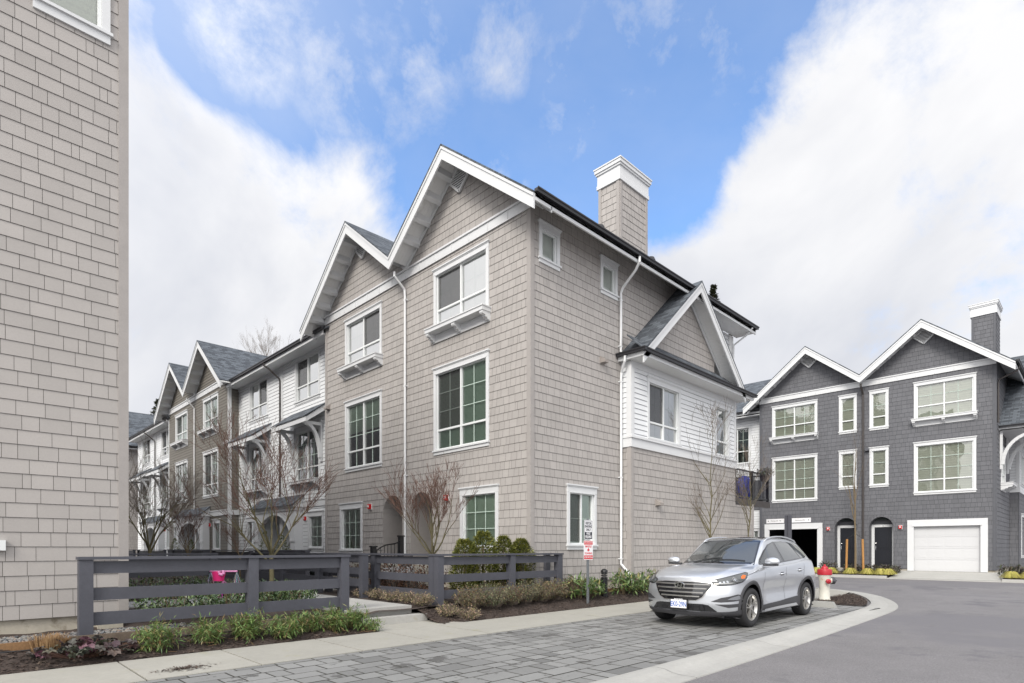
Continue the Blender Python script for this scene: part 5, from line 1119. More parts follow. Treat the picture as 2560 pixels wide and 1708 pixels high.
# background trees beyond the roofs
bare_tree('tall_bare_tree', 'tall pale leafless tree rising behind the white house roof', 'tree', (24, 60, -1.2), 13, .2, 6, 3.6, 71, tilt=.3, maxl=5, kids=(3, 4), leader=10.5, mats=('twig_grey', 'twig_grey'), spread=.45)
bare_tree('tall_bare_tree', 'leafless tree with thin twigs beyond the far left roof', 'tree', (12.5, 90, 0), 8, .25, 6, 5, 73, tilt=.4, maxl=5, kids=(3, 4), leader=12, mats=('twig_grey', 'twig_grey'), spread=.5)
M['needle'] = mat('evergreen_needles', (.05, .06, .03), .8, var=[(.03, .04, .02), (.06, .07, .03), (.1, .1, .045)])
def big_conifer(label, loc, h, r, seed, n=60):
    rr = random.Random(seed); root = thing('evergreen_tree', label, 'tree', loc); t = MB(); t.tube([(0, 0, 0), (0, 0, h*.97)], [.35, .04], 8); o = t.build('trunk', M['bark']); o.parent = root
    f = MB()
    for i in range(n):
        z = h*(.3+.69*(i/n)); k = (1-z/h); rad = r*(k*1.4+.03); 
        for b in range(7):
            a = rr.random()*6.283; L_ = rad*rr.uniform(.6, 1.1); dr = -.12*rr.uniform(.5, 2)
            for q in range(int(16+L_*16)):
                s = rr.random()**.7; w_ = .5*(1.1-s)*L_*.35+.08; p = Vector((math.cos(a)*L_*s, math.sin(a)*L_*s, z+dr*L_*s+rr.uniform(-.15, .1)))+Vector((-math.sin(a), math.cos(a), 0))*rr.uniform(-w_, w_); lf = rr.uniform(.16, .34)
                d = Vector((math.cos(a)+rr.uniform(-.8, .8), math.sin(a)+rr.uniform(-.8, .8), rr.uniform(-.6, .3))).normalized()*lf; s2 = d.cross(Vector((rr.uniform(-.4, .4), rr.uniform(-.4, .4), 1))).normalized()*lf*.3
                f.face([p, p+d*.5+s2, p+d, p+d*.5-s2])
    o = f.build('crown', M['needle']); o.parent = root
big_conifer('evergreen tip showing above the tan house roof right of the cross gable', (54.9, 27.3, 0), 28.0, 3.2, 5)
big_conifer('dark evergreen beyond the far left white house roof', (18, 76.2, 0), 18.8, 4.2, 9)
for i, (x, y, h) in enumerate(((-22, 22, 25), (-27, 31, 27), (-20, 38, 23), (-8, 96, 24), (-14, 108, 27), (-3, 118, 25))): big_conifer(['evergreen behind the left tan house, nearest one', 'taller evergreen behind the left tan house', 'third evergreen behind the left tan house', 'evergreen past the end of the row, nearest one', 'taller evergreen past the end of the row', 'farthest evergreen past the end of the row'][i], (x, y, 0), h, 5, 20+i, 30)
# leaf clump maker
def leaf(t, p, d, L_, w_, rr, fold=.25):
    s = d.cross(Vector((rr.uniform(-.6, .6), rr.uniform(-.6, .6), 1)))
    if s.length < .01: s = Vector((1, 0, 0))
    s = s.normalized()*w_*.5; nn = s.cross(d).normalized()*w_*fold
    n = len(t.v); t.v += [tuple(p), tuple(p+d*L_*.45+s+nn), tuple(p+d*L_), tuple(p+d*L_*.45-s+nn), tuple(p+d*L_*.5)]
    t.f += [(n, n+1, n+4), (n+1, n+2, n+4), (n+2, n+3, n+4), (n+3, n, n+4)]; t.m += [0]*4
def plant(name, label, cat, loc, mb_l, mleaf, mb_s=None, mstem='bark', group=None):
    root = thing(name, label, cat, loc, group); o = mb_l.build('foliage', M[mleaf]); o.parent = root
    if mb_s and mb_s.f: o = mb_s.build('stems', M[mstem]); o.parent = root
    return root
V3 = Vector
def rnd_dir(rr, up=0): 
    while True:
        v = V3((rr.uniform(-1, 1), rr.uniform(-1, 1), rr.uniform(-1, 1)))
        if .1 < v.length < 1: v.normalize(); v.z += up; return v.normalized()
M['nandina'] = mat('bright_narrow_leaf', (.12, .18, .04), .5, var=[(.04, .09, .025), (.10, .18, .04), (.14, .22, .05), (.06, .12, .03), (.19, .21, .07), (.22, .13, .06)])
def nandina(seed, h=.42, r=.26, n=34):
    rr = random.Random(seed); t, s = MB(), MB()
    for i in range(n):
        a = rr.random()*6.283; q = r*rr.random()**.6; top = V3((math.cos(a)*q*1.2, math.sin(a)*q*1.2, h*rr.uniform(.45, 1)*(1-.35*(q/r)**2))); b = V3((math.cos(a)*q*.35, math.sin(a)*q*.35, 0)); s.tube([b, b*.4+top*.6, top], [.004, .003, .002], 4, cap=False)
        for k in range(9):
            st = rr.uniform(.35, 1); p = b*(1-st)+top*st; fd = rnd_dir(rr, .3); fl = rr.uniform(.06, .13)
            for m_ in range(5):
                u = m_/4; pp = p+fd*fl*u; dd = (fd*.5+rnd_dir(rr, -.25)*.9).normalized(); leaf(t, pp, dd, rr.uniform(.06, .12), rr.uniform(.010, .017), rr)
    return t, s
nl = ['bright green narrow leaved shrub, leftmost beside the purple coral bells', 'bright green narrow leaved shrub under the left half of the fence', 'bushy green narrow leaved shrub left of the fence middle post', 'green and rust tipped narrow leaved shrub before the fence middle post', 'rust tinged narrow leaved shrub right of the fence middle post', 'bright green narrow leaved shrub near the fence right post', 'yellow green narrow leaved shrub beside the concrete steps', 'small yellow green narrow leaved shrub at the step edge']
for i, (x, y, k) in enumerate(((2.0, 8.5, .95), (2.62, 8.55, .95), (3.15, 8.6, 1.1), (3.6, 8.48, .95), (3.98, 8.6, 1.0), (4.4, 8.55, 1.05), (4.8, 8.58, .95), (5.0, 8.38, .6))):
    t, s = nandina(100+i, (.42, .36, .42, .34, .36, .38, .32, .22)[i], .22*k, (24, 22, 34, 22, 22, 28, 24, 10)[i]); plant('leafy_shrub', nl[i], 'shrub', (x, y, fz(x, y)), t, 'nandina', s, group='bright green shrubs in front of the left fence')
M['cedar'] = mat('cedar_hedge', (.1, .12, .02), .7, var=[(.05, .07, .015), (.12, .14, .025), (.2, .21, .035), (.26, .25, .06)])
def cedar(seed, h, r):
    rr = random.Random(seed); t, s = MB(), MB(); s.tube([V3((0, 0, -.05)), V3((0, 0, h*.8))], [.04, .015], 6)
    lobes = [(rr.random()*6.283, rr.uniform(.15, .95), rr.uniform(.75, 1.12)) for _ in range(26)]
    for i in range(5200):
        u = rr.random(); z = h*u; prof = r*min(1, (1.02-u)*3.2)**.6*(.82+.18*min(1, u*4)); a = rr.random()*6.283
        for la, lz, ls in lobes:
            if abs((a-la+3.14159) % 6.283-3.14159) < .45 and abs(u-lz) < .12: prof *= ls
        q = prof*rr.random()**.28; p = V3((math.cos(a)*q, math.sin(a)*q, z)); d = (V3((math.cos(a), math.sin(a), .5))+rnd_dir(rr)*.6).normalized(); leaf(t, p, d, rr.uniform(.05, .1), rr.uniform(.018, .032), rr, .1)
    return t, s
for i, (x, y, h, r, lb) in enumerate(((8.35, 10.0, 1.28, .33, 'olive green clipped cedar bush, leftmost of the four behind the fence'), (8.86, 9.95, 1.46, .36, 'tallest olive green cedar bush, second from the left'), (9.5, 9.95, 1.36, .31, 'olive green cedar bush, third from the left'), (9.98, 9.85, 1.30, .33, 'olive green cedar bush nearest the tan house corner'))):
    t, s = cedar(200+i, h, r); plant('cedar_bush', lb, 'bush', (x, y, .3), t, 'cedar', s, group='cedar bushes behind the right fence')
M['dry'] = mat('dry_brown_leaf', (.18, .12, .07), .8, var=[(.2, .12, .06), (.13, .085, .05), (.26, .18, .1), (.12, .12, .05), (.17, .18, .09), (.1, .12, .05)]); M['greenish'] = mat('grey_green_leaf', (.12, .14, .07), .7, var=[(.04, .06, .025), (.10, .13, .06), (.18, .20, .11), (.22, .15, .08), (.05, .07, .03)])
def twiggy(seed, h, r, n=90, mixl=10):
    rr = random.Random(seed); t, s = MB(), MB()
    for i in range(n):
        a = rr.random()*6.283; q = r*rr.random()**.5; e = V3((math.cos(a)*q, math.sin(a)*q, h*rr.uniform(.5, 1.05)*(1-.4*(q/r)**2))); b = V3((math.cos(a)*q*.4, math.sin(a)*q*.4, 0)); m_ = b*.5+e*.5+rnd_dir(rr)*.04; s.tube([b, m_, e], [.004, .003, .0015], 3, cap=False)
        for k in range(mixl):
            st = rr.uniform(.3, 1.05); p = b*(1-st)+e*st+rnd_dir(rr)*.035; leaf(t, p, rnd_dir(rr, .2), rr.uniform(.025, .055), rr.uniform(.014, .026), rr)
        for k in range(3): p = b*.3+e*.7+rnd_dir(rr)*.04; s.tube([p, p+rnd_dir(rr, .4)*.12], [.002, .001], 3, cap=False)
    return t, s
tw_l = [('brown twiggy shrub right beside the fence corner post', 'dry', 7.62, 8.95, .48, .36), ('grey green wiry shrub, largest before the right fence', 'greenish', 8.2, 8.95, .54, .46), ('brown twigged shrub before the middle post of the right fence', 'dry', 8.75, 8.95, .50, .38), ('grey green wiry shrub before the cedar bushes', 'greenish', 9.2, 9.0, .52, .42), ('dry brown shrub below the second fence bay', 'dry', 9.75, 9.0, .52, .4), ('dry brown shrub near the right fence end post', 'dry', 10.25, 9.02, .52, .38), ('brown wispy shrub just past the end of the right fence', 'dry', 10.85, 9.1, .5, .32)]
for i, (lb, mm, x, y, h, r) in enumerate(tw_l): t, s = twiggy(300+i, h, r, 130, 14); plant('wiry_shrub', lb, 'shrub', (x, y, bed_z(x, y)), t, mm, s, 'twig_grey', group='wiry shrubs before the right fence')
M['heather'] = mat('pink_heather', (.25, .15, .12), .8, var=[(.3, .18, .14), (.16, .17, .06), (.35, .24, .18), (.12, .15, .05)])
for i, (x, y) in enumerate(((6.66, 9.2), (6.72, 9.75), (6.7, 10.3), (6.72, 10.9), (6.7, 11.5), (6.85, 8.7), (7.15, 8.42))):
    t, s = twiggy(400+i, .24, .24, 60, 10); plant('heather', ['low heather clump at the walkway edge nearest the corner post', 'second heather clump along the walkway edge', 'pink tinged heather clump along the middle of the walkway', 'green heather clump farther along the walkway', 'farthest heather clump along the walkway', 'dry heather tuft left of the fence corner post base', 'dry blond heather tuft spilling toward the sidewalk at the corner post'][i], 'heather', (x, y, .3 if y > 9.1 else bed_z(x, y)), t, 'heather', s, 'twig_grey', group='heather clumps by the walkway')
M['laurel'] = mat('laurel_leaf', (.035, .07, .03), .35, var=[(.025, .055, .02), (.05, .09, .035), (.085, .135, .05), (.14, .19, .07)], spec=.6)
def broad(seed, h, rx, ry, n, ll=(.06, .1), lw=.4):
    rr = random.Random(seed); t, s = MB(), MB()
    for i in range(n):
        a = rr.random()*6.283; q = rr.random()**.4; u = rr.random(); z = h*(.15+.85*u)*(1-.25*q*q); p = V3((math.cos(a)*q*rx, math.sin(a)*q*ry, z)); L_ = rr.uniform(*ll); leaf(t, p, rnd_dir(rr, .35), L_, L_*lw, rr, .15)
    for i in range(int(12+n/60)): a = rr.random()*6.283; q = rr.random()*.8; s.tube([V3((math.cos(a)*q*rx*.5, math.sin(a)*q*ry*.5, 0)), V3((math.cos(a)*q*rx, math.sin(a)*q*ry, h*.85))], [.006, .003], 4, cap=False)
    return t, s
lau = [(2.75, 10.35, .42, .62, .55, 900, 'dark green laurel hedge clump beside the tan wall corner behind the left fence'), (3.7, 10.9, .36, .55, .5, 600, 'low laurel clump in front of the pale path'), (4.35, 11.0, .36, .55, .5, 600, 'laurel clump beside the pink kids bike'), (4.6, 13.6, .45, .8, .5, 700, 'laurel hedge clump beyond the pale path'), (3.3, 14.2, .5, 1.0, .4, 700, 'laurel hedge along the far side of the path'), (6.0, 10.9, .0, .1, .1, 5, ''), (2.6, 16.2, .5, .7, .6, 500, 'far laurel clump beside the sapling'), (4.4, 16.8, .55, .9, .6, 600, 'far laurel clump behind the low grey fence')]
for i, (x, y, h, rx, ry, n, lb) in enumerate(lau):
    if lb: t, s = broad(500+i, h, rx, ry, n); plant('laurel', lb, 'hedge', (x, y, .28), t, 'laurel', s, group='laurel clumps in the courtyard')
for i, (x, y) in enumerate(((4.72, 10.3), (4.78, 11.2), (4.8, 12.0))):
    t, s = broad(520+i, .5, .24, .5, 520); plant('laurel', ['laurel clump behind the right bay of the left fence, nearest', 'laurel clump beside the walkway, middle of three', 'laurel clump beside the walkway, farthest of three'][i], 'hedge', (x, y, .28), t, 'laurel', s, group='laurel clumps in the courtyard')
M['rhodo'] = mat('broadleaf_evergreen', (.06, .12, .03), .35, var=[(.03, .06, .02), (.06, .12, .03), (.1, .17, .05), (.16, .22, .07), (.24, .2, .06)], spec=.6)
for i, (x, y, lb) in enumerate(((11.05, 8.92, 'glossy broadleaf shrub around the foot of the parking sign'), (11.6, 8.98, 'glossy broadleaf shrub between the parking sign and the bollard'), (12.85, 8.9, 'glossy broadleaf shrub right of the bollard'), (13.45, 8.95, 'glossy broadleaf shrub by the white downpipe foot'), (14.2, 8.95, 'glossy broadleaf shrub left of the parked car nose'))):
    t, s = broad(600+i, (.55, .45, .6, .5, .6)[i], .36, .32, 300, (.12, .19), .27); plant('broadleaf_shrub', lb, 'shrub', (x, y, .18), t, 'rhodo', s, group='broadleaf shrubs under the tan side wall')
M['beech'] = mat('dead_beech_leaf', (.09, .045, .03), .7, var=[(.05, .025, .018), (.1, .05, .03), (.17, .08, .04), (.06, .03, .025)])
for i in range(5):
    y = 10.0+i*.72; t, s = broad(700+i, .82, .28, .42, 620, (.04, .07), .6); plant('beech_hedge', ['brown leaved hedge plant nearest the fence corner post', 'second brown leaved hedge plant from the corner post', 'middle brown leaved hedge plant', 'fourth brown leaved hedge plant from the corner post', 'farthest brown leaved hedge plant by the fence end'][i], 'hedge', (7.45, y, .3), t, 'beech', s, 'twig_grey', group='brown hedge plants behind the walkway fence')
# coral bells, clipped grass tuft
M['coral'] = mat('coral_bells_leaf', (.06, .04, .04), .6, var=[(.05, .035, .035), (.09, .05, .05), (.10, .11, .07), (.045, .05, .045), (.08, .07, .06), (.05, .04, .045), (.16, .06, .09)])
rr = random.Random(8); t, s = MB(), MB()
for i in range(105):
    a = rr.random()*6.283; q = rr.random()**.6*.5; c = V3((math.cos(a)*q*1.05, math.sin(a)*q*.7, .05+.2*rr.random()*(1-q))); s.tube([V3((c.x*.3, c.y*.3, 0)), c], [.004, .003], 4, cap=False)
    nn = rnd_dir(rr, 1.2); u = nn.cross(V3((1, .3, .2))).normalized(); v = nn.cross(u); R_ = rr.uniform(.045, .08); k = 12
    cidx = len(t.v); t.v.append(tuple(c))
    for j in range(k): ang = 6.283*j/k; q2 = R_*(1 if j % 2 else .78); p = c+(u*math.cos(ang)+v*math.sin(ang))*q2+nn*(-.012 if j % 2 else .008); t.v.append(tuple(p))
    for j in range(k): t.f.append((cidx, cidx+1+j, cidx+1+(j+1) % k)); t.m.append(0)
plant('coral_bells', 'wilted purple brown coral bells plant at the foot of the fence post', 'plant', (1.25, 8.55, fz(1, 8.5)), t, 'coral', s, 'twig_red')
M['straw'] = mat('straw_grass', (.36, .2, .08), .8, var=[(.17, .095, .045), (.28, .165, .075), (.36, .24, .12)])
t = MB(); rr = random.Random(12)
for i in range(620): a = rr.random()*6.283; q = rr.random()**.5*.17; b = V3((math.cos(a)*q, math.sin(a)*q, 0)); d = V3((b.x*1.6+rr.uniform(-.15, .15), b.y*1.6+rr.uniform(-.15, .15), 1)).normalized(); L_ = rr.uniform(.13, .24); s_ = V3((math.sin(a), -math.cos(a), 0))*.003; e = b+d*L_; t.face([b-s_, b+s_, e+s_*.7, e-s_*.7])
plant('grass_tuft', 'clipped straw coloured grass tuft against the cedar edging', 'grass tuft', (.95, 8.78, fz(.8, 8.75)), t, 'straw')
# dead leaves and pale stems lying on the soil
t = MB(); rr = random.Random(15)
for i in range(26): x, y = rr.uniform(.2, 4.9), rr.uniform(8.25, 8.95); a = rr.random()*6.28; L_ = rr.uniform(.06, .22); p = V3((x, y, fz(x, y)+.025)); t.tube([p, p+V3((math.cos(a)*L_, math.sin(a)*L_, .02))], .0025, 3)
tag(t.build('fallen_twigs', M['straw']), kind='stuff')
t = MB(); t.tube([(x, 8.86+.03*math.sin(x*3), fz(x, 8.86)+.02) for x in [-3+.25*i for i in range(32)]], .009, 6); tag(t.build('drip_hose', M['black'], origin=(0, 8.86, .1)), 'black irrigation hose lying on the soil in front of the edging', 'hose')
# far verge planting
M['gold_grass'] = mat('golden_sedge', (.35, .33, .06), .7, var=[(.26, .26, .05), (.42, .4, .08), (.5, .44, .12), (.3, .22, .08)])
def sedge(seed, h, r, n=500):
    rr = random.Random(seed); t = MB()
    for i in range(n):
        a = rr.random()*6.283; d = V3((math.cos(a), math.sin(a), 0)); s_ = V3((math.sin(a), -math.cos(a), 0))*.008; L_ = r*rr.uniform(.4, 1.1); hh = h*rr.uniform(.6, 1.1); p0 = d*.02; p1 = d*L_*.4+V3((0, 0, hh)); p2 = d*L_+V3((0, 0, hh*.25)); t.face([p0-s_, p0+s_, p1+s_, p1-s_]); t.face([p1-s_, p1+s_, p2+s_*.3, p2-s_*.3])
    return t
gl = ['golden sedge clump, leftmost beside the open garage', 'golden sedge clump by the left orange stake', 'golden sedge clump at the foot of the staked sapling', 'golden sedge clump right of the right orange stake', 'golden sedge clump before the right arched door', 'golden sedge clump beside the closed garage drive', 'golden sedge clump right of the closed garage', 'golden sedge clump near the right picture edge', 'golden sedge clump under the photo corner']
gy_ = [10.25, 9.6, 8.75, 8.0, 7.45, 7.15, 2.75, 2.2, 1.5]
for i, y in enumerate(gy_): h = .3; t = sedge(800+i, h, .42); plant('sedge_clump', gl[i] if i < 8 else 'golden sedge clump farthest right by the road kerb', 'grass clump', (31.75, y, .12), t, 'gold_grass', group='golden sedge clumps along the far kerb')
M['dkshrub'] = mat('dark_purple_shrub', (.05, .04, .04), .6, var=[(.03, .025, .03), (.06, .045, .04), (.05, .07, .03), (.1, .06, .05)])
dl_ = ['dark low shrub left of the arched doors', 'dark low shrub behind the staked sapling', 'dark low shrub between the two charcoal doors', 'dark low shrub under the right arched door', 'dark low shrub by the closed garage frame', 'dark purple shrub right of the closed garage', 'dark purple shrub by the charcoal corner trim', 'dark purple shrub at the right edge under the bay']
for i, (y, x, h) in enumerate(((9.95, 32.5, .55), (8.9, 32.6, .4), (8.2, 32.6, .4), (7.6, 32.6, .42), (7.25, 32.6, .38), (2.85, 32.5, .5), (2.3, 33.0, .5), (1.3, 34, .6))): t, s = broad(850+i, h, .42, .42, 300, (.08, .14), .5); plant('low_shrub', dl_[i], 'shrub', (x, y, .2), t, 'dkshrub', s, group='dark shrubs along the charcoal house')
for i, (x, y) in enumerate(((19.8, 7.6), (20.6, 7.2), (21.2, 7.9))): t, s = broad(880+i, .4, .4, .4, 260, (.07, .12), .4); plant('low_shrub', ['dark low shrub behind the hydrant, left one', 'dark low shrub behind the hydrant, middle one', 'dark low shrub behind the hydrant, right one'][i], 'shrub', (x, y+1.0, .15), t, 'dkshrub', s, group='dark shrubs behind the hydrant')
# small white flowers on the balcony, blue tarp bundle, plants
bal = thing('hanging_basket', 'dried plant basket hanging on the balcony rail', 'basket', (22.9, 9.3, 4.1)); t = MB(); t.lathe([(.0, -.1), (.14, -.1), (.2, .12), (.0, .12)], (22.9, 9.28, 4.1), 14); t.build('pot', M['pipe_brown'], bal); t, s = broad(900, .3, .3, .3, 260, (.06, .12), .4); t.v = [(a+22.9, b+9.28, c+4.2) for a, b, c in t.v]; t.build('foliage', M['dkshrub'], bal)
t = MB(); rr = random.Random(4); rows = []
for i in range(9):
    th = math.pi*i/8; rows.append([(22.3+.42*math.sin(th)*math.cos(6.283*k/18)*rr.uniform(.8, 1.15), 9.85+.3*math.sin(th)*math.sin(6.283*k/18)*rr.uniform(.8, 1.15), 3.72-.5*math.cos(th)*rr.uniform(.92, 1.04)) for k in range(18)])
t.grid(rows, closed=True); M['blue'] = mat('blue_tarp', (.02, .045, .45), .4); tag(t.build('tarp_bundle', M['blue'], origin=(22.3, 9.85, 3.22)), 'bundle wrapped in a blue tarp on the balcony', 'tarp')
t = MB(); t.tube([(20.75, 9.7, 3.2), (20.75, 9.7, 4.95), (20.75, 9.7, 5.0)], [.2, .2, .12], 14); tag(t.build('wicker_roll', mat('wicker', (.12, .05, .03), .8, noise_c=(12, .3)), origin=(20.75, 9.7, 3.2)), 'tall reddish brown wicker column standing on the balcony', 'planter')
# kids bike with streamers
M['pink'] = mat('hot_pink', (.75, .03, .2), .4); M['pink_pale'] = mat('pale_pink', (.75, .3, .55), .5); M['magenta'] = mat('magenta', (.6, .03, .45), .35); M['tinsel'] = mat('tinsel_streamer', (.3, .2, .3), .25, var=[(.5, .02, .1), (.05, .3, .2), (.3, .25, .45), (.5, .45, .5)], metal=.5)
kx, ky, kz = 3.95, 11.55, .31; kb = thing('kids_bike', 'small pink kids bike with basket and tinsel streamers behind the left fence', 'bicycle', (kx, ky, kz)); f = V3((-.75, -.66, 0)).normalized(); sd_ = V3((f.y, -f.x, 0)); K = V3((kx, ky, kz)); wl_ = mat('bike_tyre', (.02, .02, .022), .8)
def wheel_mb(c, axis, R_, r):
    t = MB(); u = axis.cross(V3((0, 0, 1))).normalized(); rows = []
    for i in range(24):
        a = 6.283*i/24; cc = c+(u*math.cos(a)+V3((0, 0, 1))*math.sin(a))*R_; o = (u*math.cos(a)+V3((0, 0, 1))*math.sin(a)); rows.append([cc+(o*math.cos(b)+axis*math.sin(b))*r for b in [6.283*k/8 for k in range(8)]])
    rows.append(rows[0]); t.grid(rows, closed=True); return t
for off, nm in ((.38, 'front_wheel'), (-.35, 'rear_wheel')): wheel_mb(K+f*off+V3((0, 0, .16)), sd_, .14, .022).build(nm, wl_, kb)
t = MB(); hd = K+f*.28+V3((0, 0, .48)); t.tube([K+f*.38+V3((0, 0, .3)), hd, hd+V3((0, 0, .14))], .02, 8); t.tube([hd, K-f*.1+V3((0, 0, .25)), K-f*.35+V3((0, 0, .16))], .018, 8); t.tube([K-f*.1+V3((0, 0, .2)), K-f*.15+V3((0, 0, .5))], .016, 8); t.build('frame', M['pink_pale'], kb)
t = MB(); t.tube([K+f*.38+sd_*.03+V3((0, 0, .16)), K+f*.37+sd_*.03+V3((0, 0, .34))], .014, 6); t.tube([K+f*.38-sd_*.03+V3((0, 0, .16)), K+f*.37-sd_*.03+V3((0, 0, .34))], .014, 6); t.ball(K+f*.4+V3((0, 0, .33)), (.04, .04, .06), 6); t.build('fork', M['magenta'], kb)
hb = K+f*.27+V3((0, 0, .66)); t = MB(); t.tube([hb+sd_*.26, hb+sd_*.1+f*.05, hb-sd_*.1+f*.05, hb-sd_*.26], .014, 8); t.tube([hb, hb-V3((0, 0, .1))], .018, 6); t.build('handlebar', M['pink_pale'], kb)
t = MB(); cc = hb+f*.16-V3((0, 0, .08)); 
rows = [[cc+(sd_*math.cos(a)*q+f*math.sin(a)*q*.75)+V3((0, 0, z)) for a in [6.283*k/16 for k in range(16)]] for q, z in ((.02, -.09), (.09, -.09), (.125, .08), (.115, .08), (.085, -.07))]
t.grid(rows, closed=True); t.build('basket', M['pink'], kb)
t = MB(); rr = random.Random(2)
for k in range(7): a = 6.283*k/7; p = cc+sd_*(-.1)+f*.08+V3((0, 0, .07)); t.ball(p+(sd_*math.cos(a)+V3((0, 0, 1))*math.sin(a))*.04, (.03, .03, .03), 5)
t.build('flower', M['pink_pale'], kb)
t = MB()
for sgn in (-1, 1):
    for k in range(60):
        p = hb+sd_*.25*sgn; q = p+V3((rr.uniform(-.07, .07), rr.uniform(-.07, .07), -rr.uniform(.15, .32))); w_ = V3((rr.uniform(-1, 1), rr.uniform(-1, 1), 0)).normalized()*.004; t.face([p-w_, p+w_, q+w_, q-w_])
t.build('streamers', M['tinsel'], kb)
# ride-on toy behind the walkway fence
tx, ty, tz = 8.55, 12.9, .33; toy = thing('ride_on_toy', 'grey and black ride-on toy car behind the right fence', 'toy', (tx, ty, tz)); M['toy_grey'] = mat('toy_grey', (.3, .31, .33), .4)
t = MB(); t.hexa([(tx-.45, ty-.22, tz+.35), (tx+.4, ty-.22, tz+.35), (tx+.4, ty+.22, tz+.35), (tx-.45, ty+.22, tz+.35), (tx-.35, ty-.18, tz+.55), (tx+.3, ty-.18, tz+.6), (tx+.3, ty+.18, tz+.6), (tx-.35, ty+.18, tz+.55)]); t.build('body', M['toy_grey'], toy)
t = MB(); t.hexa([(tx+.1, ty-.16, tz+.6), (tx+.3, ty-.16, tz+.6), (tx+.3, ty+.16, tz+.6), (tx+.1, ty+.16, tz+.6), (tx+.28, ty-.14, tz+.92), (tx+.36, ty-.14, tz+.92), (tx+.36, ty+.14, tz+.92), (tx+.28, ty+.14, tz+.92)]); t.build('seat', M['pipe_brown'], toy)
t = MB(); t.tube([(tx-.25, ty, tz+.55), (tx-.1, ty, tz+.78)], .015, 6); t.tube([(tx-.1, ty-.12, tz+.78), (tx-.1, ty+.12, tz+.78)], .018, 6); t.box(tx-.05, tx+.0, ty-.14, ty-.09, tz+.56, tz+.6); t.build('steering_bar', M['black'], toy)
for dx in (-.3, .27):
    for dy in (-.24, .2): t = MB(); t.tube([(tx+dx, ty+dy, tz+.17), (tx+dx, ty+dy+.07, tz+.17)], .17, 16); t.build('wheel', wl_, toy)
# ================================================================ the parked silver car
CS = .97; CX, CY, CZ = 9.06, 5.12, ZP+.002
car = thing('parked_car', 'silver crossover car parked on the stone pavers facing the camera', 'car', (CX, CY, CZ)); car.scale = (CS, CS, CS)
def lerp_key(keys, x):
    if x <= keys[0][0]: return keys[0][1]
    for i in range(len(keys)-1):
        a, b = keys[i], keys[i+1]
        if x <= b[0]:
            p0 = keys[max(i-1, 0)]; p3 = keys[min(i+2, len(keys)-1)]; h = b[0]-a[0]; t_ = (x-a[0])/h
            m1 = (b[1]-p0[1])/(b[0]-p0[0]) if b[0] != p0[0] else 0; m2 = (p3[1]-a[1])/(p3[0]-a[0]) if p3[0] != a[0] else 0
            d = (b[1]-a[1])/h
            if d == 0: m1 = m2 = 0
            else:
                m1 = 0 if m1*d < 0 else math.copysign(min(abs(m1), 3*abs(d)), d); m2 = 0 if m2*d < 0 else math.copysign(min(abs(m2), 3*abs(d)), d)
            return (2*t_**3-3*t_**2+1)*a[1]+(t_**3-2*t_**2+t_)*h*m1+(-2*t_**3+3*t_**2)*b[1]+(t_**3-t_**2)*h*m2
    return keys[-1][1]
K_zr = [(0, .905), (.06, .94), (.2, .985), (.5, 1.035), (.9, 1.075), (1.2, 1.10), (1.3, 1.14), (1.65, 1.36), (2.0, 1.53), (2.25, 1.60), (2.7, 1.63), (3.3, 1.62), (3.8, 1.58), (4.05, 1.545), (4.17, 1.45), (4.34, 1.2), (4.42, 1.03), (4.475, .88)]
K_wg = [(0, .60), (.2, .64), (.6, .68), (1.2, .70), (1.35, .74), (1.7, .70), (2.1, .635), (2.7, .615), (3.4, .60), (3.9, .57), (4.12, .56), (4.3, .62), (4.475, .62)]
K_zg = [(0, .875), (.2, .955), (.5, 1.0), (.9, 1.04), (1.2, 1.06), (1.35, 1.11), (1.7, 1.33), (2.1, 1.515), (2.7, 1.555), (3.3, 1.545), (3.8, 1.495), (4.05, 1.455), (4.17, 1.38), (4.34, 1.16), (4.42, 1.0), (4.475, .86)]
K_wb = [(0, .80), (.3, .86), (.8, .885), (1.3, .875), (2.0, .865), (3.0, .87), (3.7, .86), (4.2, .82), (4.475, .76)]     # belt half width
K_zb = [(0, .80), (.2, .86), (.5, .93), (.9, .985), (1.3, 1.02), (2.0, 1.05), (3.0, 1.10), (3.7, 1.15), (4.1, 1.14), (4.3, 1.05), (4.475, .82)]
K_wm = [(0, .84), (.3, .895), (.8, .925), (1.3, .915), (2.2, .905), (3.0, .915), (3.6, .935), (4.1, .91), (4.475, .83)]
K_bot = [(0, .235), (.3, .22), (.8, .215), (2.5, .215), (3.8, .23), (4.3, .28), (4.475, .34)]
def section(x):
    k = lambda q: lerp_key(q, x); zb, wm, wb, zz = k(K_bot), k(K_wm), k(K_wb), k(K_zb)
    mid = max(0, min(1, (x-1.1)/.5))*max(0, min(1, (3.5-x)/.5))      # concave door waist between the wheels
    P_ = [(0, zb-.035), (wm*.55, zb-.022), (wm-.07, zb-.002), (wm-.02, zb+.05), (wm-.025*mid, zb+.17), (wm-.045*mid-.004, .60), (wm-.006-.012*mid, .74), (wm+.004, .84), (wb+.03, zz-.06), (wb, zz-.005), (wb-.035, zz+.018), (k(K_wg)+(wb-.035-k(K_wg))*.5, zz+(k(K_zg)-zz)*.52+.012), (k(K_wg), k(K_zg)), (k(K_wg)-.07, k(K_zg)+(k(K_zr)-k(K_zg))*.55), (k(K_wg)*.55, k(K_zr)-.012), (0, k(K_zr))]
    if x < .14:
        q = 1-math.sqrt(max(0, 1-(1-x/.14)**2)); P_ = [(y*(1-.075*q), .56+(z-.56)*(1-.085*q)) for y, z in P_]
    return P_
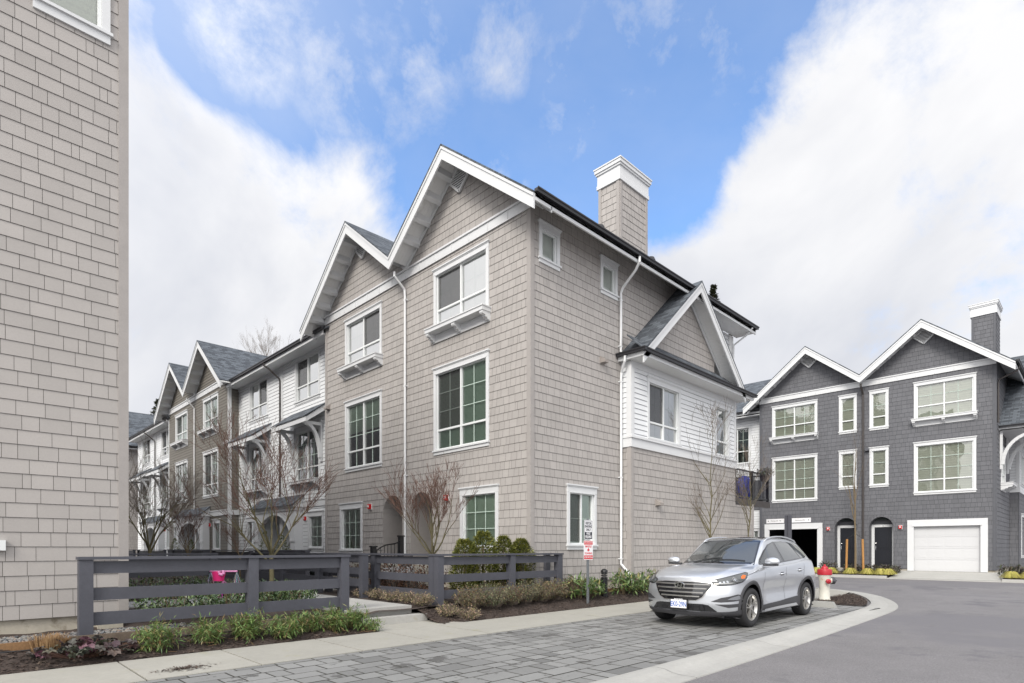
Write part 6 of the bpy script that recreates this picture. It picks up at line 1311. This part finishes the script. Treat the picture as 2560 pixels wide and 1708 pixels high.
def cr_sub(P, k):
    out = []
    for i in range(len(P)-1):
        p0, p1, p2, p3 = P[max(i-1, 0)], P[i], P[i+1], P[min(i+2, len(P)-1)]
        for j in range(k):
            s = j/k; out.append(tuple(.5*((2*p1[c])+(p2[c]-p0[c])*s+(2*p0[c]-5*p1[c]+4*p2[c]-p3[c])*s*s+(-p0[c]+3*p1[c]-3*p2[c]+p3[c])*s**3) for c in (0, 1)))
    out.append(P[-1]); return out
def sstep(a, b, x): t_ = max(0, min(1, (x-a)/(b-a))); return t_*t_*(3-2*t_)
def warp(x, y, z):
    ay = abs(y)/.9
    f = 1-sstep(0, 1.0, x); x2 = x+.34*ay**2.6*f
    lean = max(0, z-.62)*.30+max(0, .42-z)*.28; x2 += lean*(1-sstep(0, .7, x))
    g = sstep(3.7, 4.475, x); x2 -= (.16*ay**3)*g
    x2 -= .05*ay**2*sstep(1.0, 1.3, x)*0
    x2 += (.17*(abs(y)/.75)**2)*sstep(.9, 1.3, x)*(1-sstep(1.6, 2.2, x))*sstep(.98, 1.1, z)   # curved windscreen base
    return V3((x2, y, z))
sts = [0, .03, .07, .12, .18, .25]+[.25+.075*i for i in range(1, 14)]+[1.3+.06*i for i in range(0, 18)]+[2.4+.09*i for i in range(0, 16)]+[3.82, 3.9, 3.98, 4.04, 4.1, 4.17, 4.25, 4.33, 4.4, 4.45, 4.475]
t = MB(); rings = []
for x in sts:
    h = cr_sub(section(x), 4); right = [(-y, z) for y, z in h]; left = [(y, z) for y, z in h[::-1]][1:-1]
    rings.append([warp(x, y, z) for y, z in right+left])
t.grid(rings, closed=True); nr = len(rings[0]); hn = len(cr_sub(section(0), 4))
for x, flip in ((sts[0], 0), (sts[-1], 1)):
    h = cr_sub(section(x), 4); rows = []
    for (y, z) in h[1:-1]: rows.append([warp(x, y*(j/12*2-1), z) for j in range(13)])
    t.grid(rows)
    for row, tip in ((rows[0], warp(x, *h[0])), (rows[-1], warp(x, *h[-1]))):
        for j in range(12): t.face([tip, row[j], row[j+1]])
M['paint'] = mat('silver_paint', (.60, .62, .655), .40, metal=.75, coat=1.0, noise_c=(900, .05)); M['clad'] = mat('dark_cladding', (.045, .045, .05), .55); M['carglass'] = mat('car_glass', (.045, .05, .052), .04, spec=.9, coat=1.0)
M['gloss_black'] = mat('gloss_black', (.008, .008, .01), .08, coat=1); M['rubber'] = mat('tyre_rubber', (.018, .018, .02), .75, bump=(60, .3)); M['alloy'] = mat('alloy', (.52, .51, .49), .3, metal=.9)
body = t.build('body', M['paint']); autosmooth(body, 62)
bvh = BVHTree.FromPolygons([v.co.copy() for v in body.data.vertices], [tuple(p.vertices) for p in body.data.polygons])
def hit(o, d):
    r = bvh.ray_cast(V3(o), V3(d)); return (r[0], r[1]) if r[0] is not None else (None, None)
# wheel arch cutters (removed after applying)
FW, RW, WR = .895, 3.565, .347
for cx_ in (FW, RW):
    for s in (-1, 1):
        c = MB(); c.tube([(cx_+.0013, s*.6013, WR+.0113), (cx_+.0013, s*1.1, WR+.0113)], .402, 47); co = c.build('cut', M['clad']); bm = bmesh.new(); bm.from_mesh(co.data); bmesh.ops.recalc_face_normals(bm, faces=bm.faces); bm.to_mesh(co.data); bm.free()
        md_ = body.modifiers.new('b', 'BOOLEAN'); md_.operation = 'DIFFERENCE'; md_.object = co; md_.solver = 'EXACT'
        bpy.context.view_layer.update(); me = bpy.data.meshes.new_from_object(body.evaluated_get(bpy.context.evaluated_depsgraph_get())); body.modifiers.clear(); old = body.data; body.data = me; bpy.data.objects.remove(co)
if not body.data.materials: body.data.materials.append(M['paint'])
body.data.name = 'body'
body.data.materials.clear(); body.data.materials.append(M['paint']); body.data.materials.append(M['gloss_black'])
for p in body.data.polygons:
    c = p.center; p.use_smooth = True; p.material_index = 0
    for cx_ in (FW, RW):
        rr_ = math.hypot(c.x-cx_, c.z-WR-.01)
        if rr_ < .405 and abs(c.y) < .93 and (abs(rr_-.402) < .01 or abs(abs(c.y)-.6) < .01): p.material_index = 1
bm = bmesh.new(); bm.from_mesh(body.data)
for e in bm.edges: e.smooth = len(e.link_faces) == 2 and e.calc_face_angle(0) < R(38)
bm.to_mesh(body.data); bm.free()
body.parent = car
# projected panels
def proj_fn(kind, side=1):
    if kind == 'side': return lambda a, b: ((a, side*3, b), (0, -side, 0))
    if kind == 'front': return lambda a, b: ((-3, a, b), (1, 0, 0))
    if kind == 'top': return lambda a, b: ((a, b, 4), (0, 0, -1))
    if kind == 'rear': return lambda a, b: ((8, a, b), (-1, 0, 0))
    if kind == 'diag':      # a = s along (1,side*1)/sqrt2
        q = .70711; return lambda a, b: (((a*q)-3*q, side*(a*q+3*q), b), (q, -side*q, 0))
def panel(name, poly, kind, m, off=.004, side=1, cell=.035, parent=None, thick=.0, dy=0):
    """clip the polygon by a fine grid, drop every vertex on the body, push it out by off"""
    f = proj_fn(kind, side); a0 = min(p[0] for p in poly); a1 = max(p[0] for p in poly); b0 = min(p[1] for p in poly); b1 = max(p[1] for p in poly); t = MB(); cache = {}
    def P(a, b):
        k = (round(a, 5), round(b, 5))
        if k not in cache:
            o, d = f(a, b); h, n = hit(o, d)
            if h is None: cache[k] = None
            else:
                if n.dot(V3(d)) > 0: n = -n
                cache[k] = h+n*off*.5-V3(d)*off*.5
        return cache[k]
    i = 0; na = max(1, int(math.ceil((a1-a0)/cell))); nb = max(1, int(math.ceil((b1-b0)/cell))); da, db = (a1-a0)/na, (b1-b0)/nb
    poly = ccw(poly); vid = {}
    for i in range(na):
        for j in range(nb):
            c = [(a0+da*i, b0+db*j), (a0+da*(i+1), b0+db*j), (a0+da*(i+1), b0+db*(j+1)), (a0+da*i, b0+db*(j+1))]
            pg = clip_poly(poly, c)
            if len(pg) < 3: continue
            clean = []
            for p in pg:
                if not clean or math.hypot(p[0]-clean[-1][0], p[1]-clean[-1][1]) > 1e-5: clean.append(p)
            if len(clean) > 2 and math.hypot(clean[0][0]-clean[-1][0], clean[0][1]-clean[-1][1]) < 1e-5: clean.pop()
            ps = [P(*p) for p in clean]
            if len(ps) < 3 or any(q is None for q in ps): continue
            ids = []
            for p, q in zip(clean, ps):
                k = (round(p[0], 5), round(p[1], 5))
                if k not in vid: vid[k] = len(t.v); t.v.append(tuple(q))
                ids.append(vid[k])
            t.f.append(tuple(ids)); t.m.append(0)
    if not t.f: return None
    o = t.build(name, M[m] if isinstance(m, str) else m, None, smooth=True); o.parent = parent or car; return o
def ring_panel(name, cx_, cz_, r0, r1, a0, a1, kind, m, off, side, parent=None, n=48, k=4, ex=1):
    f = proj_fn(kind, side); t = MB(); rows = []
    for i in range(n+1):
        a = R(a0+(a1-a0)*i/n); row = []
        for j in range(k+1):
            r = r0+(r1-r0)*j/k; o, d = f(cx_+r*math.cos(a)*ex, cz_+r*math.sin(a)); h, nn = hit(o, d)
            e = off*(1 if 0 < j < k else .2)
            row.append(h-V3(d)*e if h is not None else V3(o)+V3(d)*(3-.9))
        rows.append(row)
    t.grid(rows); o = t.build(name, M[m], None, smooth=True); o.parent = parent or car; return o
DLO = [(1.50, 1.085), (1.62, 1.19), (1.86, 1.345), (2.12, 1.462), (2.45, 1.522), (2.9, 1.535), (3.3, 1.512), (3.66, 1.468), (3.92, 1.385), (4.06, 1.30), (4.03, 1.25), (3.7, 1.19), (3.2, 1.155), (2.4, 1.11)]
for s in (-1, 1):
    panel('window_surround', DLO, 'side', 'gloss_black', .003, s, .05)
    gl_ = [[(1.56, 1.105), (1.66, 1.19), (1.88, 1.33), (2.14, 1.442), (2.40, 1.497), (2.50, 1.135)], [(2.60, 1.14), (2.50, 1.505), (2.9, 1.515), (3.24, 1.495), (3.42, 1.19)], [(3.48, 1.195), (3.30, 1.49), (3.64, 1.45), (3.88, 1.37), (4.0, 1.29), (3.98, 1.26), (3.7, 1.21)]]
    for g in gl_: panel('side_window', g, 'side', 'carglass', .006, s, .05)
    # arch cladding and sill
    for cx_ in (FW, RW): ring_panel('arch_cladding', cx_, WR+.01, .400, .468, -22, 202, 'side', 'clad', .016, s)
    panel('sill_cladding', [(1.30, .215), (3.18, .235), (3.14, .44), (2.2, .385), (1.36, .36)], 'side', 'clad', .012, s, .08)
    panel('sill_strip', [(1.42, .235), (3.05, .25), (2.95, .305), (2.6, .30), (1.42, .285)], 'side', 'paint', .022, s, .08)
    # seams
    for a, b in (((1.42, .37), (1.40, .75)), ((1.40, .75), (1.48, 1.07)), ((2.47, .39), (2.45, .8)), ((2.45, .8), (2.50, 1.1)), ((3.08, .45), (3.28, .78)), ((3.28, .78), (3.42, 1.0)), ((3.42, 1.0), (3.44, 1.15)), ((.50, .88), (1.22, 1.0))):
        dx, dz = b[0]-a[0], b[1]-a[1]; l = math.hypot(dx, dz); nx, nz = -dz/l*.004, dx/l*.004
        panel('door_seam', [(a[0]-nx, a[1]-nz), (b[0]-nx, b[1]-nz), (b[0]+nx, b[1]+nz), (a[0]+nx, a[1]+nz)], 'side', 'clad', .002, s, .08)
    for hx_, hz_ in ((2.26, .905), (3.16, .955)):
        h, n_ = hit((hx_, s*3, hz_), (0, -s, 0)); q = MB(); y = h.y; q.tube([(hx_-.10, y+s*.005, hz_-.004), (hx_-.07, y+s*.035, hz_), (hx_+.07, y+s*.035, hz_+.008), (hx_+.11, y+s*.005, hz_+.008)], [.012, .016, .016, .012], 8); o = q.build('door_handle', M['paint'], None, smooth=True); o.parent = car
        panel('handle_recess', [(hx_-.08, hz_-.035), (hx_+.08, hz_-.03), (hx_+.09, hz_+.03), (hx_-.07, hz_+.028)], 'side', 'clad', .001, s)
    # mirror
    q = MB(); mx_, mz_, my_ = 1.54, 1.135, s*1.0; rows = []
    for i in range(9):
        th = math.pi*i/8; rows.append([(mx_+.085*math.sin(th)*math.cos(a)*(1.0 if math.cos(a) < 0 else .6), my_+.135*math.cos(th)*1.0*1, mz_+.005+.085*math.sin(th)**.7*math.sin(a)*(1 if math.sin(a) > 0 else .6)) for a in [6.283*k/16 for k in range(16)]])
    q.grid(rows, closed=True); o = q.build('mirror', M['paint'], None, smooth=True); o.parent = car
    q = MB(); q.hexa([(mx_-.03, s*.84, mz_-.075), (mx_+.06, s*.84, mz_-.075), (mx_+.05, s*1.09, mz_-.065), (mx_-.05, s*1.09, mz_-.065), (mx_-.03, s*.84, mz_-.035), (mx_+.06, s*.84, mz_-.035), (mx_+.05, s*1.1, mz_-.035), (mx_-.06, s*1.1, mz_-.035)]); w_ = q.build('mirror_base', M['clad'], None); w_.parent = o
    # roof rail
    q = MB(); q.tube([(2.10, s*.625, 1.53), (2.2, s*.622, 1.57), (2.4, s*.615, 1.605), (2.7, s*.61, 1.625), (3.0, s*.605, 1.627), (3.3, s*.60, 1.612), (3.55, s*.592, 1.582), (3.75, s*.585, 1.545), (3.85, s*.58, 1.51)], [.010, .016, .016, .016, .016, .016, .016, .016, .010], 8); o = q.build('roof_rail', M['paint'], None, smooth=True); o.parent = car
    # headlight
    HL = [(.48, .785), (.55, .755), (.80, .775), (.99, .815), (1.10, .875), (1.155, .955), (1.12, .962), (.95, .925), (.7, .875), (.6, .855), (.49, .83)]
    panel('headlight_chrome', [(.465, .775), (.58, .742), (.81, .762), (1.01, .803), (1.12, .868), (1.17, .962), (1.12, .974), (.94, .937), (.7, .888), (.6, .868), (.475, .842)], 'diag', 'gloss_black', .010, s, .02)
    hl = panel('headlight', HL, 'diag', 'carglass', .015, s, .02)
    for (a, b, r_, mm) in ((.86, .845, .040, 'alloy'), (.86, .845, .033, 'gloss_black'), (.86, .845, .022, 'lens'), (.60, .797, .019, 'lens'), (.66, .803, .019, 'lens'), (.72, .811, .019, 'lens')):
        if mm == 'lens' and 'lens' not in M: M['lens'] = mat('lamp_lens', (.45, .47, .5), .15, metal=.8)
        pp = [(a+r_*math.cos(6.283*k/14), b+r_*math.sin(6.283*k/14)) for k in range(14)]; panel('lamp_lens', pp, 'diag', mm, .018 if mm == 'alloy' else (.020 if mm == 'gloss_black' else .022), s, .05, hl)
    if 'amber' not in M: M['amber'] = mat('amber_lens', (.6, .13, .02), .2)
    panel('light_strip', [(.50, .772), (.80, .792), (.80, .80), (.50, .780)], 'diag', 'alloy', .018, s, .05, hl)
    panel('turn_signal', [(1.0, .86), (1.07, .868), (1.10, .92), (1.05, .925), (1.0, .895)], 'diag', 'amber', .018, s, .05, hl)
    # fog lamp recess
    panel('fog_recess', [(.44, .475), (.60, .545), (.90, .60), (.98, .59), (1.03, .50), (.85, .485), (.6, .465)], 'diag', 'clad', .004, s, .03)
    panel('fog_lamp', [(.70, .515), (.78, .553), (.93, .582), (.98, .525), (.88, .505)], 'diag', 'lens', .009, s, .05)
    panel('bumper_lip_recess', [(.50, .43), (.90, .44), (1.02, .468), (.97, .388), (.72, .375)], 'diag', 'clad', .004, s, .03)
    panel('lower_valance', [(.30, .20), (1.02, .20), (.985, .335), (.86, .315), (.62, .30), (.50, .30), (.30, .30)], 'diag', 'clad', .010, s, .04)
# windscreen, roof glass
ws_ = [(1.29, -.655), (1.27, -.3), (1.265, 0), (1.27, .3), (1.29, .655)]
def sheet(name, rows, m, off=.005, d=(0, 0, -1)):
    t = MB(); out = []
    for r in rows:
        row = []
        for (x, y) in r:
            h, n_ = hit((x, y, 4), d); row.append(h+n_*off if n_.z > 0 else h-n_*off)
        out.append(row)
    t.grid(out); o = t.build(name, M[m], None, smooth=True); o.parent = car; return o
def ysp(x, w, n=24): return [(x, w*(2*j/n-1)) for j in range(n+1)]
def bow(x, y, w, k): return x+k*(abs(y)/w)**2
rows = []
for i in range(17):
    u = i/16; w = .72+(.575-.72)*u; x = 1.225+(2.05-1.225)*u
    rows.append([(bow(x, y, w, .185*(1-u)+.02*u), y) for _, y in ysp(x, w)])
sheet('windscreen_surround', rows, 'gloss_black', .003)
rows = []
for i in range(17):
    u = i/16; w = .685+(.55-.685)*u; x = 1.285+(2.00-1.285)*u
    rows.append([(bow(x, y, w, .17*(1-u)+.02*u), y) for _, y in ysp(x, w)])
wsn = sheet('windscreen', rows, 'carglass', .006)
rows = []
for i in range(15): x = 2.07+(3.25-2.07)*i/14; rows.append([(x, y) for _, y in ysp(x, .555)])
sheet('glass_roof', rows, 'gloss_black', .004)
for s, a, b in ((1, (1.33, .45), (1.40, -.12)), (-1, (1.33, -.02), (1.43, -.55))):
    q = MB(); P_ = [hit((a[0]+(b[0]-a[0])*k/6, a[1]+(b[1]-a[1])*k/6, 4), (0, 0, -1))[0]+V3((-.01, 0, .015)) for k in range(7)]; q.tube(P_, .008, 5); o = q.build('wiper', M['black'], None); o.parent = car
# bonnet seams
for s in (-1, 1):
    pass
# grille
GR = [(-.30, .492), (.30, .492), (.40, .545), (.545, .745), (.52, .785), (.30, .80), (-.30, .80), (-.52, .785), (-.545, .745), (-.40, .545)]
gr0 = panel('grille_frame', [(y*1.035, .65+(z-.65)*1.06) for y, z in GR], 'front', 'alloy', .012, 1, .02)
gr = panel('grille', GR, 'front', 'gloss_black', .018, 1, .02)
for z, hw in ((.765, .52), (.695, .475), (.625, .425), (.558, .37)):
    q = MB(); rows = []
    for j in range(25):
        y = hw*(2*j/24-1); h, n_ = hit((-3, y, z), (1, 0, 0)); x = h.x; rows.append([(x-.016, y, z+.014), (x-.030, y, z+.008), (x-.030, y, z-.010), (x-.016, y, z-.014)])
    q.grid(rows); o = q.build('grille_bar', M['alloy'], None, smooth=False); o.parent = car
h, n_ = hit((-3, 0, .745), (1, 0, 0)); ex = h.x-.034

q = MB(); rows = []
for k in range(32): a = 6.283*k/32; rows.append([(ex+dx, (.09+dr)*math.cos(a), .738+(.054+dr)*math.sin(a)) for dx, dr in ((0, -.012), (-.012, -.009), (-.012, .006), (0, .009))])
rows.append(rows[0]); q.grid(rows)
def tilt(pts): return [(ex-.006, -y*1.1, .738+z*1.1) for y, z in pts]
for seg in ([(-.052, -.03), (-.034, -.03), (-.012, .036), (-.030, .036)], [(.034, -.036), (.052, -.036)] and [(.012, -.036), (.030, -.036), (.052, .03), (.034, .03)], [(-.026, -.008), (.016, -.002), (.028, .010), (-.014, .006)]):
    a = tilt(seg); b = [(x-.006, y, z) for x, y, z in a]; q.face(a); q.face(b)
    for i in range(4): q.face([a[i], a[(i+1) % 4], b[(i+1) % 4], b[i]])
o = q.build('emblem', M['chrome'], None, smooth=False); o.parent = car
q = MB(); q.lathe([(.0, 0), (.001, 0), (1, 0)], (0, 0, 0), 4) if False else None
pts = [(ex+.004,   .082*math.cos(6.283*k/24), .738+.047*math.sin(6.283*k/24)) for k in range(24)]; q.face(pts); o2 = q.build('emblem_plate', M['gloss_black'], None); o2.parent = car
# lower intake, plate
panel('lower_intake', [(-.62, .305), (.62, .305), (.50, .415), (.40, .43), (-.40, .43), (-.50, .415)], 'front', 'gloss_black', .006, 1, .035)
panel('lower_lip', [(-.70, .225), (.70, .225), (.66, .295), (-.66, .295)], 'front', 'clad', .016, 1, .035)
px_ = hit((-3, 0, .46), (1, 0, 0))[0].x-.03
q = MB(); q.box(px_-.006, px_+.05, -.168, .168, .325, .505); lp = q.build('plate_frame', M['gloss_black'], None); lp.parent = car
q = MB(); q.box(px_-.012, px_-.0065, -.152, .152, .345, .488); o = q.build('licence_plate', M['sign_white'], None); o.parent = lp
M['plate_blue'] = mat('plate_blue', (.03, .12, .45), .5)
for s, size, z, m_, k in (('EK0-29N', .125, .408, 'plate_blue', .66), ('JIM PATTISON', .024, .4965, 'sign_white', 1.1)):
    o = text_mesh('lettering', s, size, M[m_], lp, bold=.001); o.rotation_euler = (R(90), 0, R(-90)); o.location = (px_-.0135, 0, z); o.scale.x = k
# underside and wheels
q = MB(); q.box(.25, 4.2, -.70, .70, .2, .26) ; o = q.build('underbody', M['gloss_black'], None); o.parent = car
q = MB()
for cx_ in (FW, RW): q.tube([(cx_, -.8, WR), (cx_, .8, WR)], .05, 8)
o = q.build('axle', M['gloss_black'], None); o.parent = car
def wheel(cx_, s):
    root = MB(); yo = s*.915; prof = [(.235, -.02), (.25, -.002), (.29, .004), (.33, -.008), (.344, -.03), (.347, -.06), (.347, -.19), (.34, -.215), (.30, -.225), (.235, -.21)]
    root.lathe([(r, s*d) for r, d in prof], (cx_, yo, WR), 56, axis='y'); ty_ = root.build('tyre', M['rubber'], None, smooth=True); ty_.parent = car
    q = MB(); q.lathe([(.236, s*-.018), (.226, s*-.006), (.218, s*-.012), (.21, s*-.10), (.0, s*-.12)], (cx_, yo, WR), 48, axis='y'); rb = q.build('wheel_rim', M['alloy'], None, smooth=True); rb.parent = ty_
    q = MB()
    q.lathe([(.212, s*-.06), (.0, s*-.065)], (cx_, yo, WR), 32, axis='y'); bk = q.build('brake_disc', M['gloss_black'], None); bk.parent = ty_
    q = MB()
    for k in range(5):
        for da, wd, sk in ((-.15, .010, .10), (.17, .013, -.05)):
            a = 6.283*k/5+.4+da; b = a+sk*1.6
            u0, u1 = V3((math.cos(b), 0, math.sin(b))), V3((math.cos(a), 0, math.sin(a))); v0, v1 = V3((-u0.z, 0, u0.x)), V3((-u1.z, 0, u1.x)); C = V3((cx_, yo, WR)); Yv = V3((0, s, 0))
            p0, p1 = C+u0*.035, C+u1*.222
            q.hexa([p0-v0*wd*.8-Yv*.055, p0+v0*wd*.8-Yv*.055, p1+v1*wd-Yv*.045, p1-v1*wd-Yv*.045, p0-v0*wd*.6-Yv*.028, p0+v0*wd*.6-Yv*.028, p1+v1*wd*.85-Yv*.010, p1-v1*wd*.85-Yv*.010])
    q.lathe([(.055, s*-.06), (.05, s*-.025), (.03, s*-.02), (.0, s*-.02)], (cx_, yo, WR), 20, axis='y'); o = q.build('spokes', M['alloy'], None); o.parent = ty_
for cx_ in (FW, RW):
    for s in (-1, 1): wheel(cx_, s)
